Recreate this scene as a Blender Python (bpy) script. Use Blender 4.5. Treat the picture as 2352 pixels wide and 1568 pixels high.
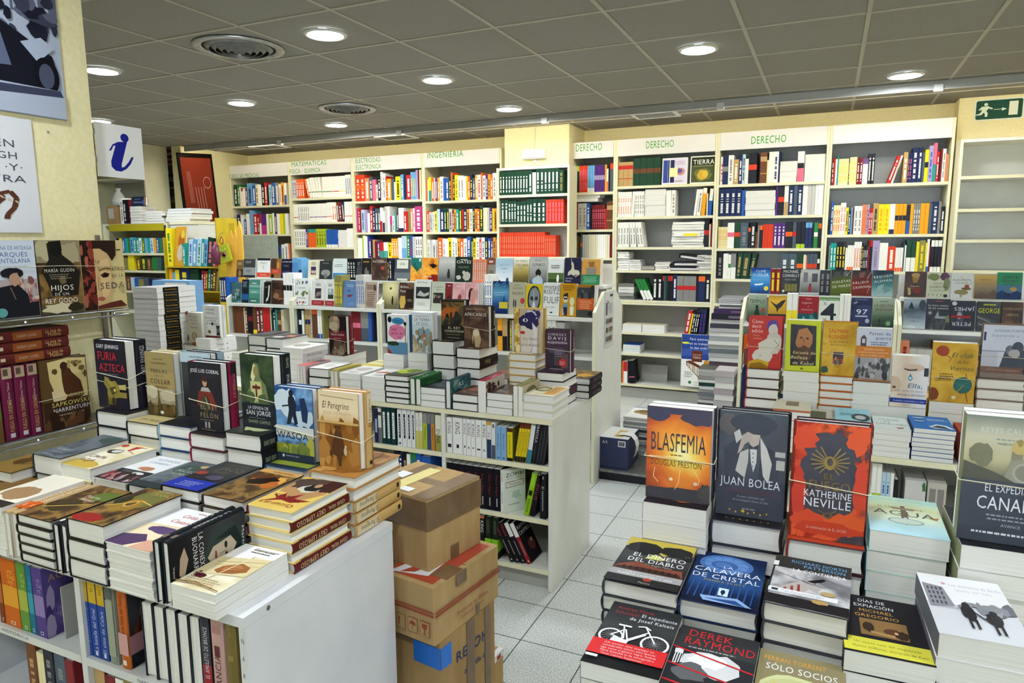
import bpy, math, random
from mathutils import Matrix, Vector
for o in list(bpy.data.objects): bpy.data.objects.remove(o)
SC = bpy.context.scene
COL = SC.collection
RND = random.Random(7)
# ---------------------------------------------------------------- camera, world, light, exposure
EYE = 1.57
FPX = 1578.4
def _rot(a, b, g):
    return Matrix.Rotation(a, 3, 'Z') @ Matrix.Rotation(b, 3, 'X') @ Matrix.Rotation(g, 3, 'Y')
CR = _rot(math.radians(24.603), math.radians(-8.309), math.radians(0.3215))
cam = bpy.data.cameras.new('camera')
cam.sensor_width = 36.0
cam.lens = FPX / 2352 * 36.0
cam.clip_start = 0.05
camo = bpy.data.objects.new('camera', cam)
COL.objects.link(camo)
camo.matrix_world = Matrix.Translation((0, 0, EYE)) @ (CR @ Matrix(((1, 0, 0), (0, 0, -1), (0, 1, 0)))).to_4x4()
SC.camera = camo
w = bpy.data.worlds.new('daylight'); SC.world = w
w.use_nodes = True
w.node_tree.nodes['Background'].inputs[0].default_value = (0.66, 0.82, 1.0, 1)
w.node_tree.nodes['Background'].inputs[1].default_value = 11.0
SC.view_settings.view_transform = 'Standard'
SC.view_settings.look = 'None'
SC.view_settings.gamma = 1.0
SC.view_settings.exposure = 2.4
SC.view_settings.use_curve_mapping = False
SC.cycles.max_bounces = 7
SC.cycles.diffuse_bounces = 5
SC.cycles.glossy_bounces = 2
SC.cycles.transmission_bounces = 3
SC.cycles.transparent_max_bounces = 4
SC.cycles.caustics_reflective = False
SC.cycles.caustics_refractive = False
SC.cycles.sample_clamp_indirect = 4.0
LAMP = 44.0      # strength of the ceiling lamps
TUBE = 6.5      # strength of the tubes behind the rail
# shop window behind the camera lets the daylight in
pl = bpy.data.lights.new('window_portal', 'AREA'); pl.shape = 'RECTANGLE'; pl.size = 4.6; pl.size_y = 2.1
pl.cycles.is_portal = True
plo = bpy.data.objects.new('window_portal', pl); COL.objects.link(plo)
plo.location = (0.7, -1.88, 1.45); plo.rotation_euler = (math.radians(90), 0, 0)

# a pixel of the 2352 x 1568 frame -> a point on a world plane
def ray(x, y):
    return CR @ Vector(((x - 1176) / FPX, 1.0, -(y - 784) / FPX))
def OZ(x, y, z):
    d = ray(x, y); return Vector((0, 0, EYE)) + d * ((z - EYE) / d.z)
def OY(x, y, Y):
    d = ray(x, y); return Vector((0, 0, EYE)) + d * (Y / d.y)
def OX(x, y, X):
    d = ray(x, y); return Vector((0, 0, EYE)) + d * (X / d.x)

# ---------------------------------------------------------------- materials
MATS = {}
def lin(h):
    h = h.lstrip('#')
    if len(h) == 3: h = ''.join(c * 2 for c in h)
    out = []
    for i in (0, 2, 4):
        c = int(h[i:i + 2], 16) / 255
        out.append(c / 12.92 if c <= 0.04045 else ((c + 0.055) / 1.055) ** 2.4)
    return tuple(out) + (1.0,)
def _new(name, rough=0.45, spec=0.4):
    m = bpy.data.materials.new(name); m.use_nodes = True
    b = m.node_tree.nodes['Principled BSDF']
    b.inputs['Roughness'].default_value = rough
    b.inputs['Specular IOR Level'].default_value = spec
    return m, m.node_tree, b
def mat(h, rough=0.5, spec=0.1, metal=0.0):
    if h in PAINT: return PAINT[h]
    k = (h, rough, spec, metal)
    if k not in MATS:
        m, nt, b = _new('print_' + h, rough, spec)
        b.inputs['Base Color'].default_value = lin(h); b.inputs['Metallic'].default_value = metal
        # a little uneven ink / lamination
        n = nt.nodes.new('ShaderNodeTexNoise'); n.inputs['Scale'].default_value = 60
        mr = nt.nodes.new('ShaderNodeMapRange'); mr.inputs['To Min'].default_value = rough - .06; mr.inputs['To Max'].default_value = rough + .08
        nt.links.new(n.outputs[0], mr.inputs[0]); nt.links.new(mr.outputs[0], b.inputs['Roughness'])
        MATS[k] = m
    return MATS[k]
PAINT = {}
def _ramp(nt, cols):
    r = nt.nodes.new('ShaderNodeValToRGB'); el = r.color_ramp.elements
    n = len(cols)
    pos = [i / (n - 1) for i in range(n)]
    cc = []
    for i, c in enumerate(cols):
        if ':' in c: c, p = c.split(':'); pos[i] = float(p)
        cc.append(lin(c))
    el[0].position = pos[0]; el[0].color = cc[0]; el[1].position = pos[-1]; el[1].color = cc[-1]
    for i in range(1, n - 1):
        e = el.new(pos[i]); e.color = cc[i]
    return r
def paint(key, kind, cols, scale=14, dist=.35, c=(.07, .11), rad=.12, ax=(1, 1, 1), rough=.36, seed=0.0, span=(0, .21)):
    """printed picture: n = clouds of ink, v = bottom-to-top blend, r = round blend; all in the cover's own coordinates"""
    cols = cols.split()
    m, nt, b = _new('picture_' + key, .5, .1)
    N = nt.nodes.new; K = nt.links.new
    tc = N('ShaderNodeTexCoord')
    mp = N('ShaderNodeMapping'); mp.inputs['Scale'].default_value = ax; mp.inputs['Location'].default_value = (seed, seed * .7, seed * .3)
    K(tc.outputs['Object'], mp.inputs[0])
    ns = N('ShaderNodeTexNoise'); ns.inputs['Scale'].default_value = scale; ns.inputs['Detail'].default_value = 5; ns.inputs['Distortion'].default_value = .6
    K(mp.outputs[0], ns.inputs[0])
    if kind == 'n':
        f = N('ShaderNodeMapRange'); f.inputs['From Min'].default_value = .28; f.inputs['From Max'].default_value = .72
        K(ns.outputs[0], f.inputs[0]); src = f.outputs[0]
    else:
        sx = N('ShaderNodeSeparateXYZ'); K(tc.outputs['Object'], sx.inputs[0])
        g = N('ShaderNodeMapRange')
        if kind == 'v':
            g.inputs['From Min'].default_value = span[0]; g.inputs['From Max'].default_value = span[1]; K(sx.outputs['Y'], g.inputs[0])
        elif kind == 'h':
            g.inputs['From Min'].default_value = span[0]; g.inputs['From Max'].default_value = span[1]; K(sx.outputs['X'], g.inputs[0])
        else:
            cb = N('ShaderNodeCombineXYZ'); K(sx.outputs['X'], cb.inputs[0]); K(sx.outputs['Y'], cb.inputs[1])
            vd = N('ShaderNodeVectorMath'); vd.operation = 'DISTANCE'; vd.inputs[1].default_value = (c[0], c[1], 0); K(cb.outputs[0], vd.inputs[0])
            g.inputs['From Min'].default_value = 0; g.inputs['From Max'].default_value = rad; K(vd.outputs['Value'], g.inputs[0])
        a = N('ShaderNodeMath'); a.operation = 'MULTIPLY_ADD'; a.inputs[1].default_value = dist; K(ns.outputs[0], a.inputs[0])
        s = N('ShaderNodeMath'); s.operation = 'SUBTRACT'; s.inputs[1].default_value = dist * .5; K(g.outputs[0], s.inputs[0])
        K(s.outputs[0], a.inputs[2]); src = a.outputs[0]
    r = _ramp(nt, cols); K(src, r.inputs[0]); K(r.outputs[0], b.inputs['Base Color'])
    PAINT[key] = m
    return key
def pages(name, a, b2):
    m, nt, b = _new(name, .85, .15)
    tc = nt.nodes.new('ShaderNodeTexCoord'); mp = nt.nodes.new('ShaderNodeMapping'); mp.inputs['Scale'].default_value = (2, 2, 420)
    ns = nt.nodes.new('ShaderNodeTexNoise'); ns.inputs['Scale'].default_value = 2.2; ns.inputs['Detail'].default_value = 3
    r = _ramp(nt, [a + ':0.3', b2 + ':0.7'])
    nt.links.new(tc.outputs['Object'], mp.inputs[0]); nt.links.new(mp.outputs[0], ns.inputs[0]); nt.links.new(ns.outputs[0], r.inputs[0]); nt.links.new(r.outputs[0], b.inputs['Base Color'])
    return m
PG = {'w': pages('paper_white', 'd9dad6', 'efefec'), 'c': pages('paper_cream', 'd2cdb8', 'e9e5d3'), 'g': pages('paper_grey', 'a9a8a8', 'cbcaca'), 'y': pages('paper_yellowed', 'd9cf9a', 'efe6bb')}
def noisy(name, cols, scale, rough=.5, spec=.3, bump=0, detail=4, metal=0, ax=(1, 1, 1)):
    m, nt, b = _new(name, rough, spec)
    tc = nt.nodes.new('ShaderNodeTexCoord'); mp = nt.nodes.new('ShaderNodeMapping'); mp.inputs['Scale'].default_value = ax
    ns = nt.nodes.new('ShaderNodeTexNoise'); ns.inputs['Scale'].default_value = scale; ns.inputs['Detail'].default_value = detail
    r = _ramp(nt, cols.split()); L = nt.links.new
    L(tc.outputs['Object'], mp.inputs[0]); L(mp.outputs[0], ns.inputs[0]); L(ns.outputs[0], r.inputs[0]); L(r.outputs[0], b.inputs['Base Color'])
    b.inputs['Metallic'].default_value = metal
    if bump:
        bp = nt.nodes.new('ShaderNodeBump'); bp.inputs['Strength'].default_value = bump; bp.inputs['Distance'].default_value = .004
        L(ns.outputs[0], bp.inputs['Height']); L(bp.outputs[0], b.inputs['Normal'])
    return m
WALLM = noisy('yellow_stucco', 'e6dcaa:0.3 efe7bf:0.7', 55, .85, .2, .5)
LAM = noisy('white_laminate', 'd8d8cf:0.3 dedfd8:0.7', 8, .38, .4)
LAMG = noisy('grey_laminate', 'a3a39c:0.3 a9a9a3:0.7', 8, .45, .35)
EDGE = noisy('cream_edge', 'dedab8:0.3 e6e2c4:0.7', 12, .5, .3)
TABW = noisy('cool_white_laminate', 'd6d9de:0.35 dfe1e5:0.65', 6, .3, .45)
HEAD = noisy('header_board', 'd9d9d9:0.3 dededd:0.7', 5, .4, .4)
METAL = noisy('brushed_metal', '9a9a98:0.3 bdbdba:0.7', 40, .3, .6, metal=.9)
DMET = noisy('dull_metal', '6e6d68:0.3 8b8a84:0.7', 40, .4, .5, metal=.7)
CARD = noisy('cardboard', 'ac8d5f:0.3 b79a6c:0.7', 30, .85, .15, .15, ax=(1, 1, .2))
CARD2 = noisy('dark_cardboard', '9c7d52:0.3 a98a5e:0.7', 30, .85, .15, .15, ax=(1, 1, .2))
TAPE = noisy('brown_tape', '6f563b:0.3 80654a:0.7', 18, .16, .6)
BLACKP = noisy('black_plinth', '17171a:0.3 26262a:0.7', 90, .7, .2)
TGRID = noisy('ceiling_bar', 'a9a393:0.3 b3ad9d:0.7', 20, .5, .3)
def emit(name, col, s):
    m = bpy.data.materials.new(name); m.use_nodes = True; nt = m.node_tree
    nt.nodes.remove(nt.nodes['Principled BSDF']); e = nt.nodes.new('ShaderNodeEmission')
    e.inputs[0].default_value = lin(col); e.inputs[1].default_value = s
    nt.links.new(e.outputs[0], nt.nodes['Material Output'].inputs[0]); return m
def tiles(name, base, joint, size, jw, off, speck=None, rough=.5):
    m, nt, b = _new(name, rough, .4); N = nt.nodes.new; K = nt.links.new
    tc = N('ShaderNodeTexCoord'); mp = N('ShaderNodeMapping'); mp.inputs['Location'].default_value = (-off[0], -off[1], 0); K(tc.outputs['Object'], mp.inputs[0])
    br = N('ShaderNodeTexBrick'); br.offset = 0; br.inputs['Scale'].default_value = 1; br.inputs['Brick Width'].default_value = size; br.inputs['Row Height'].default_value = size
    br.inputs['Mortar Size'].default_value = jw; br.inputs['Mortar Smooth'].default_value = .1; K(mp.outputs[0], br.inputs[0])
    ns = N('ShaderNodeTexNoise'); ns.inputs['Scale'].default_value = speck or 25; ns.inputs['Detail'].default_value = 6; K(tc.outputs['Object'], ns.inputs[0])
    r = _ramp(nt, base.split()); K(ns.outputs[0], r.inputs[0])
    mx = N('ShaderNodeMix'); mx.data_type = 'RGBA'; K(br.outputs['Fac'], mx.inputs['Factor']); K(r.outputs[0], mx.inputs['A']); mx.inputs['B'].default_value = lin(joint)
    K(mx.outputs['Result'], b.inputs['Base Color']); return m

# ---------------------------------------------------------------- mesh building
class MB:
    def __init__(s): s.v = []; s.f = []; s.m = []; s.mats = []; s.ix = {}; s.sm = []
    def mi(s, m):
        k = m.name
        if k not in s.ix: s.ix[k] = len(s.mats); s.mats.append(m)
        return s.ix[k]
    def face(s, pts, m, smooth=False):
        n = len(s.v); s.v += [tuple(p) for p in pts]; s.f.append(tuple(range(n, n + len(pts)))); s.m.append(s.mi(m)); s.sm.append(smooth)
    def mesh(s, vs, fs, m, smooth=False):
        n = len(s.v); s.v += [tuple(p) for p in vs]; k = s.mi(m)
        for f in fs: s.f.append(tuple(i + n for i in f)); s.m.append(k); s.sm.append(smooth)
    def box(s, x0, y0, z0, x1, y1, z1, m):
        s.mesh([(x0, y0, z0), (x1, y0, z0), (x1, y1, z0), (x0, y1, z0), (x0, y0, z1), (x1, y0, z1), (x1, y1, z1), (x0, y1, z1)],
               [(0, 3, 2, 1), (4, 5, 6, 7), (0, 1, 5, 4), (1, 2, 6, 5), (2, 3, 7, 6), (3, 0, 4, 7)], m)
    def prism(s, poly, axis, a, b, m, caps=True):
        n = len(poly)
        def P(p, t): return {'x': (t, p[0], p[1]), 'y': (p[0], t, p[1]), 'z': (p[0], p[1], t)}[axis]
        vs = [P(p, a) for p in poly] + [P(p, b) for p in poly]
        fs = [(i, (i + 1) % n, n + (i + 1) % n, n + i) for i in range(n)]
        if caps: fs += [tuple(range(n - 1, -1, -1)), tuple(range(n, 2 * n))]
        s.mesh(vs, fs, m)
    def tube(s, pts, r, m, n=6, closed=False):
        pts = [Vector(p) for p in pts]; k = len(pts); vs = []; fs = []
        for i, p in enumerate(pts):
            a = pts[(i - 1) % k] if (closed or i > 0) else p; b = pts[(i + 1) % k] if (closed or i < k - 1) else p
            d = (b - a).normalized(); u = d.cross(Vector((0, 0, 1)))
            if u.length < 1e-3: u = d.cross(Vector((1, 0, 0)))
            u.normalize(); v = d.cross(u)
            for j in range(n):
                t = 2 * math.pi * j / n; vs.append(p + u * (r * math.cos(t)) + v * (r * math.sin(t)))
        for i in range(k if closed else k - 1):
            for j in range(n):
                a = i * n + j; b = i * n + (j + 1) % n; c = ((i + 1) % k) * n + (j + 1) % n; d = ((i + 1) % k) * n + j
                fs.append((a, b, c, d))
        if not closed: fs += [tuple(range(n - 1, -1, -1)), tuple(range((k - 1) * n, k * n))]
        s.mesh(vs, fs, m, True)
    def lathe(s, prof, m, n=32, c=(0, 0)):
        vs = []; fs = []; k = len(prof)
        for (r, z) in prof:
            for j in range(n):
                t = 2 * math.pi * j / n; vs.append((c[0] + r * math.cos(t), c[1] + r * math.sin(t), z))
        for i in range(k - 1):
            for j in range(n): fs.append((i * n + j, i * n + (j + 1) % n, (i + 1) * n + (j + 1) % n, (i + 1) * n + j))
        s.mesh(vs, fs, m, True)
    def data(s, name):
        me = bpy.data.meshes.new(name); me.from_pydata(s.v, [], s.f)
        for m in s.mats: me.materials.append(m)
        me.polygons.foreach_set('material_index', s.m); me.polygons.foreach_set('use_smooth', s.sm); me.update(); return me
    def build(s, name, parent=None, mw=None):
        return link(name, s.data(name), parent, mw)
def link(name, me, parent=None, mw=None):
    o = bpy.data.objects.new(name, me); COL.objects.link(o)
    if parent is not None: o.parent = parent
    if mw is not None: o.matrix_world = mw
    return o
USED = {}
SHORT = ((', standing upright', ''), ('second copy held behind the ', 'copy behind the '), ('rubber band round the pair of ', 'rubber band round '), ('low shelf of the display bookcase', 'low display shelf'), (' section near the children display', ' near children display'), (' from the top under the ', ' down under the '), (', topping its pile', ''), (' behind the front one', ' behind'), ('second lowest low shelf of', 'second lowest shelf of'), (' from the left', ' from left'), (' of the wire rack', ' rack'), (' on the middle table', ''), (' titled ', ' '), (' with a ', ', '), (' shelf under the ', ' shelf under '), (' of the ', ' of '), (' on the ', ' on '), (' under the ', ' under '), (' behind the ', ' behind '), (' and ', ' '), (' a ', ' '), ('the ', ''))
def tag(o, label, cat, group=None):
    for a_, b_ in SHORT:
        if len([q for q in label.replace(',', ' ').replace('«', ' ').split() if q.strip('·')]) <= 16: break
        label = label.replace(a_, b_)
    o['label'] = label; o['category'] = cat
    if group: o['group'] = group
    USED.setdefault(label, []).append(o.name)
    return o
def thing(name, label, cat, mw=None, group=None):
    o = bpy.data.objects.new(name, None); COL.objects.link(o); o.empty_display_size = .05
    if mw is not None: o.matrix_world = mw
    return tag(o, label, cat, group)
def struct(name, mb, parent=None):
    o = mb.build(name, parent)
    if parent is None: o['kind'] = 'structure'
    return o
def TR(x, y, z, rz=0): return Matrix.Translation((x, y, z)) @ Matrix.Rotation(math.radians(rz), 4, 'Z')

# ---------------------------------------------------------------- lettering (built-in font, glyph by glyph)
GL = {}
def load_glyphs(chars):
    objs = []
    for c in chars:
        for k in (c, c + '|'):
            cu = bpy.data.curves.new('g', 'FONT'); cu.body = k; cu.resolution_u = 2
            o = bpy.data.objects.new('g', cu); COL.objects.link(o); objs.append((c, k, o))
    cu = bpy.data.curves.new('g', 'FONT'); cu.body = '|'; bar = bpy.data.objects.new('g', cu); COL.objects.link(bar)
    dg = bpy.context.evaluated_depsgraph_get(); dg.update()
    me = bar.evaluated_get(dg).to_mesh(); bx = max(v.co.x for v in me.vertices)
    for c, k, o in objs:
        me = o.evaluated_get(dg).to_mesh()
        if k == c: GL[c] = [[(v.co.x, v.co.y) for v in me.vertices], [tuple(p.vertices) for p in me.polygons], 0]
        else: GL[c][2] = max(v.co.x for v in me.vertices) - bx
    for c, k, o in objs: bpy.data.objects.remove(o)
    bpy.data.objects.remove(bar)
    for cu in list(bpy.data.curves): bpy.data.curves.remove(cu)
load_glyphs("ABCDEFGHIJKLMNOPQRSTUVWXYZÁÉÍÓÚÑabcdefghijklmnopqrstuvwxyzáéíóúñü0123456789.,:-·'«»º€&/")
def glyphs(txt, sp=0.0):
    x = 0; out = []
    for c in txt:
        if c == ' ': x += .3 + sp; continue
        g = GL.get(c) or GL['.']
        out.append(([(a + x, b) for a, b in g[0]], g[1])); x += g[2] + sp
    return out, x - sp

# ---------------------------------------------------------------- printed artwork: items in % of width / height, y downwards
def r(x, y, w, h, c): return ('p', c, [(x, y), (x, y + h), (x + w, y + h), (x + w, y)])
def e(cx, cy, rx, ry, c, n=20): return ('p', c, [(cx + rx * math.cos(2 * math.pi * i / n), cy - ry * math.sin(2 * math.pi * i / n)) for i in range(n)])
def p(c, *a): return ('p', c, list(zip(a[0::2], a[1::2])))
def b(cx, cy, rx, ry, c, seed=1, amp=.3, n=18):
    q = random.Random(seed); return ('p', c, [(cx + rx * (1 - amp / 2 + amp * q.random()) * math.cos(2 * math.pi * i / n), cy - ry * (1 - amp / 2 + amp * q.random()) * math.sin(2 * math.pi * i / n)) for i in range(n)])
def s(c, w, *a):
    pts = list(zip(a[0::2], a[1::2])); out = []
    for (x0, y0), (x1, y1) in zip(pts, pts[1:]):
        # width in % of cover width; y scaled by 1/1.5
        dx, dy = x1 - x0, (y1 - y0) * 1.5; l = math.hypot(dx, dy) or 1; nx, ny = -dy / l * w / 2, dx / l * w / 2 / 1.5
        out.append(('p', c, [(x0 + nx, y0 + ny), (x1 + nx, y1 + ny), (x1 - nx, y1 - ny), (x0 - nx, y0 - ny)]))
    return ('g', out)
def t(txt, cx, y, w, h, c, sh=0.0, sp=0.03, rot=0): return ('t', txt, cx, y, w, h, c, sh, sp, rot)
def lines(x, y, w, n, dy, c, seed=3, h=1.1):
    """small print too fine to read: rows of word-long strokes"""
    q = random.Random(seed); out = []
    for i in range(n):
        xx = x + q.random() * w * .12; end = x + w - q.random() * w * .2
        while xx < end:
            ww = min(2 + 5 * q.random(), end - xx); out.append(r(xx, y + i * dy, ww, h, c)); xx += ww + 1.4
    return ('g', out)
def mob(x0, y0, x1, y1, n, c, seed=1, sz=5):
    q = random.Random(seed)
    return ('g', [b(x0 + (x1 - x0) * q.random(), y0 + (y1 - y0) * q.random(), sz * (.4 + q.random()), sz * (.5 + q.random()), c[q.randrange(len(c))], q.random(), .5, 9) for _ in range(n)])
def draw(mb, art, W, H, z0, step=6e-5, flip=1):
    """lay the artwork on the plane z = z0.. of a cover W x H"""
    z = [z0]
    def put(item):
        if item[0] == 'g':
            for q in item[1]: put(q)
            return
        z[0] += step * flip
        if item[0] == 'p':
            pts = [(min(max(x, .4), 99.6) / 100 * W, H - min(max(y, .4), 99.6) / 100 * H, z[0]) for x, y in item[2]]
            a = sum(pts[i][0] * pts[(i + 1) % len(pts)][1] - pts[(i + 1) % len(pts)][0] * pts[i][1] for i in range(len(pts)))
            if a * flip < 0: pts.reverse()
            if abs(a) > 1e-9: mb.face(pts, mat(item[1]))
        else:
            _, txt, cx, y, w, h, c, sh, sp, rot = item
            g, adv = glyphs(txt, sp); sx = w / 100 * W / adv; sy = h / 100 * H / .7
            ca, sa = math.cos(math.radians(rot)), math.sin(math.radians(rot))
            for vs, fs in g:
                pp = []
                for a, q in vs:
                    u = (a - adv / 2) * sx + q * sy * sh; v = q * sy
                    pp.append((cx / 100 * W + u * ca - v * sa, H - y / 100 * H + u * sa + v * ca, z[0]))
                mb.mesh(pp, fs if flip > 0 else [tuple(reversed(f)) for f in fs], mat(c))
    for it in art: put(it)

# ---------------------------------------------------------------- books
ORD = 'first second third fourth fifth sixth seventh eighth ninth tenth eleventh twelfth thirteenth fourteenth fifteenth sixteenth seventeenth eighteenth nineteenth twentieth'.split()
def nth(i):
    if i < 20: return ORD[i]
    tens = {2: 'twenty', 3: 'thirty', 4: 'forty', 5: 'fifty'}; q, m = divmod(i + 1, 10)
    return (tens[q] + '-' + ORD[m - 1]) if m else {2: 'twentieth', 3: 'thirtieth', 4: 'fortieth', 5: 'fiftieth'}[q]
class Spec:
    def __init__(s, W, H, T, base, front=None, art=(), hard=True, spine=None, sart=(), pg='w', name=None, back=()):
        s.W, s.H, s.T, s.base, s.front, s.art, s.hard, s.spine, s.sart, s.pg, s.back = W, H, T, base, front, art, hard, spine or base, sart, pg, back
        s.name = name or ('hardback_book' if hard else 'paperback_book'); s.c = None
    def make(s):
        if s.c: return
        W, H, T = s.W, s.H, s.T; mb = MB(); B = mat(s.base); SP = mat(s.spine)
        if s.hard:
            bt = .0026; h = .005
            mb.box(h, 0, 0, W, H, bt, B); mb.box(h, 0, T - bt, W, H, T, B)
            out = [(h, 0), (.0012, .0012), (-.0012, T * .25), (-.0022, T * .5), (-.0012, T * .75), (.0012, T - .0012), (h, T)]
            inn = [(h, T - bt), (.003, T * .75), (.0018, T * .5), (.003, T * .25), (h, bt)]
            poly = [(x, z) for x, z in out + inn]; n = len(poly)
            vs = [(x, 0, z) for x, z in poly] + [(x, H, z) for x, z in poly]
            mb.mesh(vs, [(i, n + i, n + (i + 1) % n, (i + 1) % n) for i in range(n)], SP)
            k = len(out)
            for y0 in (0, n):
                o = [(i + y0) for i in range(n)]
                f = [(o[0], o[1], o[11]), (o[1], o[2], o[10], o[11]), (o[2], o[3], o[9], o[10]), (o[3], o[4], o[8], o[9]), (o[4], o[5], o[7], o[8]), (o[5], o[6], o[7])]
                mb.mesh([vs[i] for i in range(2 * n)], [tuple(q) if y0 == 0 else tuple(reversed(q)) for q in f], SP)
            a, q0, q1, zz0, zz1 = .0022, .003, .003, bt, T - bt
            xs = [(.003, zz0), (W - q0, zz0), (W - q0 - .002, zz0 + (zz1 - zz0) * .25), (W - q0 - .003, (zz0 + zz1) / 2), (W - q0 - .002, zz0 + (zz1 - zz0) * .75), (W - q0, zz1), (.003, zz1)]
            pb = MB(); pb.prism(xs, 'y', q1, H - q1, PG[s.pg])
            s.sx = -.0024
        else:
            bt = .0007
            mb.box(0, 0, 0, W, H, bt, B); mb.box(0, 0, T - bt, W, H, T, B); mb.box(0, 0, bt, bt, H, T - bt, SP)
            pb = MB(); pb.box(bt, .0004, bt, W - .0006, H - .0004, T - bt, PG[s.pg]); s.sx = -.0001
        pr = MB()
        if s.front: pr.face([(0 if not s.hard else .0045, .0002, T + 4e-5), (W - .0002, .0002, T + 4e-5), (W - .0002, H - .0002, T + 4e-5), (0 if not s.hard else .0045, H - .0002, T + 4e-5)], mat(s.front))
        draw(pr, s.art, W, H, T + 5e-5)
        if s.back: draw(pr, s.back, W, H, -5e-5, flip=-1)
        x = s.sx
        for it in s.sart:
            x -= 6e-5
            if it[0] == 'r':
                ya, yb = H * (1 - it[1] / 100), H * (1 - it[2] / 100); m0, m1 = (.12, .88) if s.hard else (.01, .99)
                if len(it) > 4: m0, m1 = it[4], it[5]
                pr.face([(x, ya, T * m0), (x, yb, T * m0), (x, yb, T * m1), (x, ya, T * m1)], mat(it[3]))
            else:
                _, txt, cy, ln, sz, c, up = it[:7]; off = it[7] if len(it) > 7 else 0
                g, adv = glyphs(txt, .04); L = H * ln / 100; sx = L / adv; sy = T * sz / 100 / .7; y0 = H * (1 - cy / 100)
                for vs, fs in g:
                    if up: pts = [(x, y0 - L / 2 + a * sx, T * (.5 + off) + T * sz / 200 - q * sy) for a, q in vs]
                    else: pts = [(x, y0 + L / 2 - a * sx, T * (.5 + off) - T * sz / 200 + q * sy) for a, q in vs]
                    pr.mesh(pts, fs, mat(c))
        s.cm = mb.data('cover'); s.pm = pb.data('page_block'); s.pr = pr.data('cover_print') if pr.f else None; s.c = True
def place(sp, M, label, group=None, full=True, cat='book'):
    sp.make(); o = thing(sp.name, label, cat, M, group)
    c = link('cover', sp.cm, o); link('page_block', sp.pm, o)
    if full and sp.pr: link('cover_print', sp.pr, c)
    return o
GAP = .0005
def stack(sp, x, y, z, n, top, low, under=None, yaw=0, alt=(), jit=.0025, full_low=False, group=None, ang=1.2):
    """n copies lying flat, front edge at y, left edge at x; alt = which ones (0 = bottom) are turned round"""
    q = random.Random(int(abs(x * 977 + y * 131) * 1000)); u = under or top
    for k in range(n):
        a = yaw + (q.random() - .5) * ang; dx, dy = (q.random() - .5) * 2 * jit, (q.random() - .5) * 2 * jit; zz = z + k * (sp.T + GAP) + GAP
        M = TR(x + dx, y + dy, zz, a)
        if k in alt: M = TR(x + dx + sp.W, y + dy + sp.H, zz, a + 180)
        if k == n - 1: place(sp, M, top, group)
        else: place(sp, M, '%s, %s from the top under the %s' % (low, nth(n - 1 - k), u), group, full_low or bool(sp.sart) and (k in alt))
    return z + n * (sp.T + GAP) + GAP
RX90 = Matrix.Rotation(math.radians(90), 4, 'X')
def stand(sp, x, y, z, label, yaw=0, tilt=0, group=None, full=True):
    return place(sp, TR(x, y + sp.T, z + GAP, yaw) @ Matrix.Rotation(math.radians(90 - tilt), 4, 'X'), label, group, full)
def standback(sp, x, y, z, label, yaw=0, group=None):
    return place(sp, TR(x + sp.W, y, z + GAP, 180 + yaw) @ RX90, label, group)
def edge(sp, x, y, z, label, lean=0, group=None):
    M = Matrix(((0, 0, 1, 0), (0, 1, 0, 0), (-1, 0, 0, sp.W), (0, 0, 0, 1)))
    return place(sp, TR(x, y, z + GAP) @ Matrix.Rotation(math.radians(lean), 4, 'Y') @ M, label, group)
SPO = Matrix(((0, 0, 1, 0), (1, 0, 0, 0), (0, 1, 0, 0), (0, 0, 0, 1)))
def spineout(sp, x, y, z, label, lean=0, group=None, up=True):
    M = SPO if up else TR(sp.T, 0, sp.H) @ Matrix.Rotation(math.pi, 4, 'Y') @ SPO
    return place(sp, TR(x, y, z + GAP) @ Matrix.Rotation(math.radians(lean), 4, 'Y') @ M, label, group)
BANDM = noisy('rubber', 'cfc9a8:0.3 ddd8ba:0.7', 50, .6, .3)
def rubber(x0, y0, x1, y1, za, zb, label, zc=None, zd=None, r=.0011):
    """a rubber band round an upright pair: heights at the four corners, front left first"""
    zc = zb if zc is None else zc; zd = za if zd is None else zd; g = .0018
    mb = MB(); x0 -= g + .0026; y0 -= g; x1 += g + .0026; y1 += g
    q = [(x0, y0, za), (x1, y0, zb), (x1, y1, zc), (x0, y1, zd)]; pts = []
    for i in range(4):
        a, c = Vector(q[i]), Vector(q[(i + 1) % 4])
        pts += [a.lerp(c, t_) for t_ in (.02, .25, .5, .75, .98)]
    mb.tube(pts, r, BANDM, 6, True); o = mb.build('rubber_band'); tag(o, label, 'rubber band', 'rubber bands round book pairs')
def pair(sp, x, y, z, front, back, band, yaw=0, sp2=None, zf=(.45, .38, .42, .5)):
    """two books held upright back to back by a rubber band"""
    q = sp2 or sp
    stand(sp, x, y, z, front); standback(q, x + .003, y + sp.T + .0012, z, back)
    if band:
        H = sp.H; rubber(x, y, x + max(sp.W, q.W + .003), y + sp.T + q.T + .0012, *[z + H * k for k in zf[:2]], band, *[z + H * k for k in zf[2:]])

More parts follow.
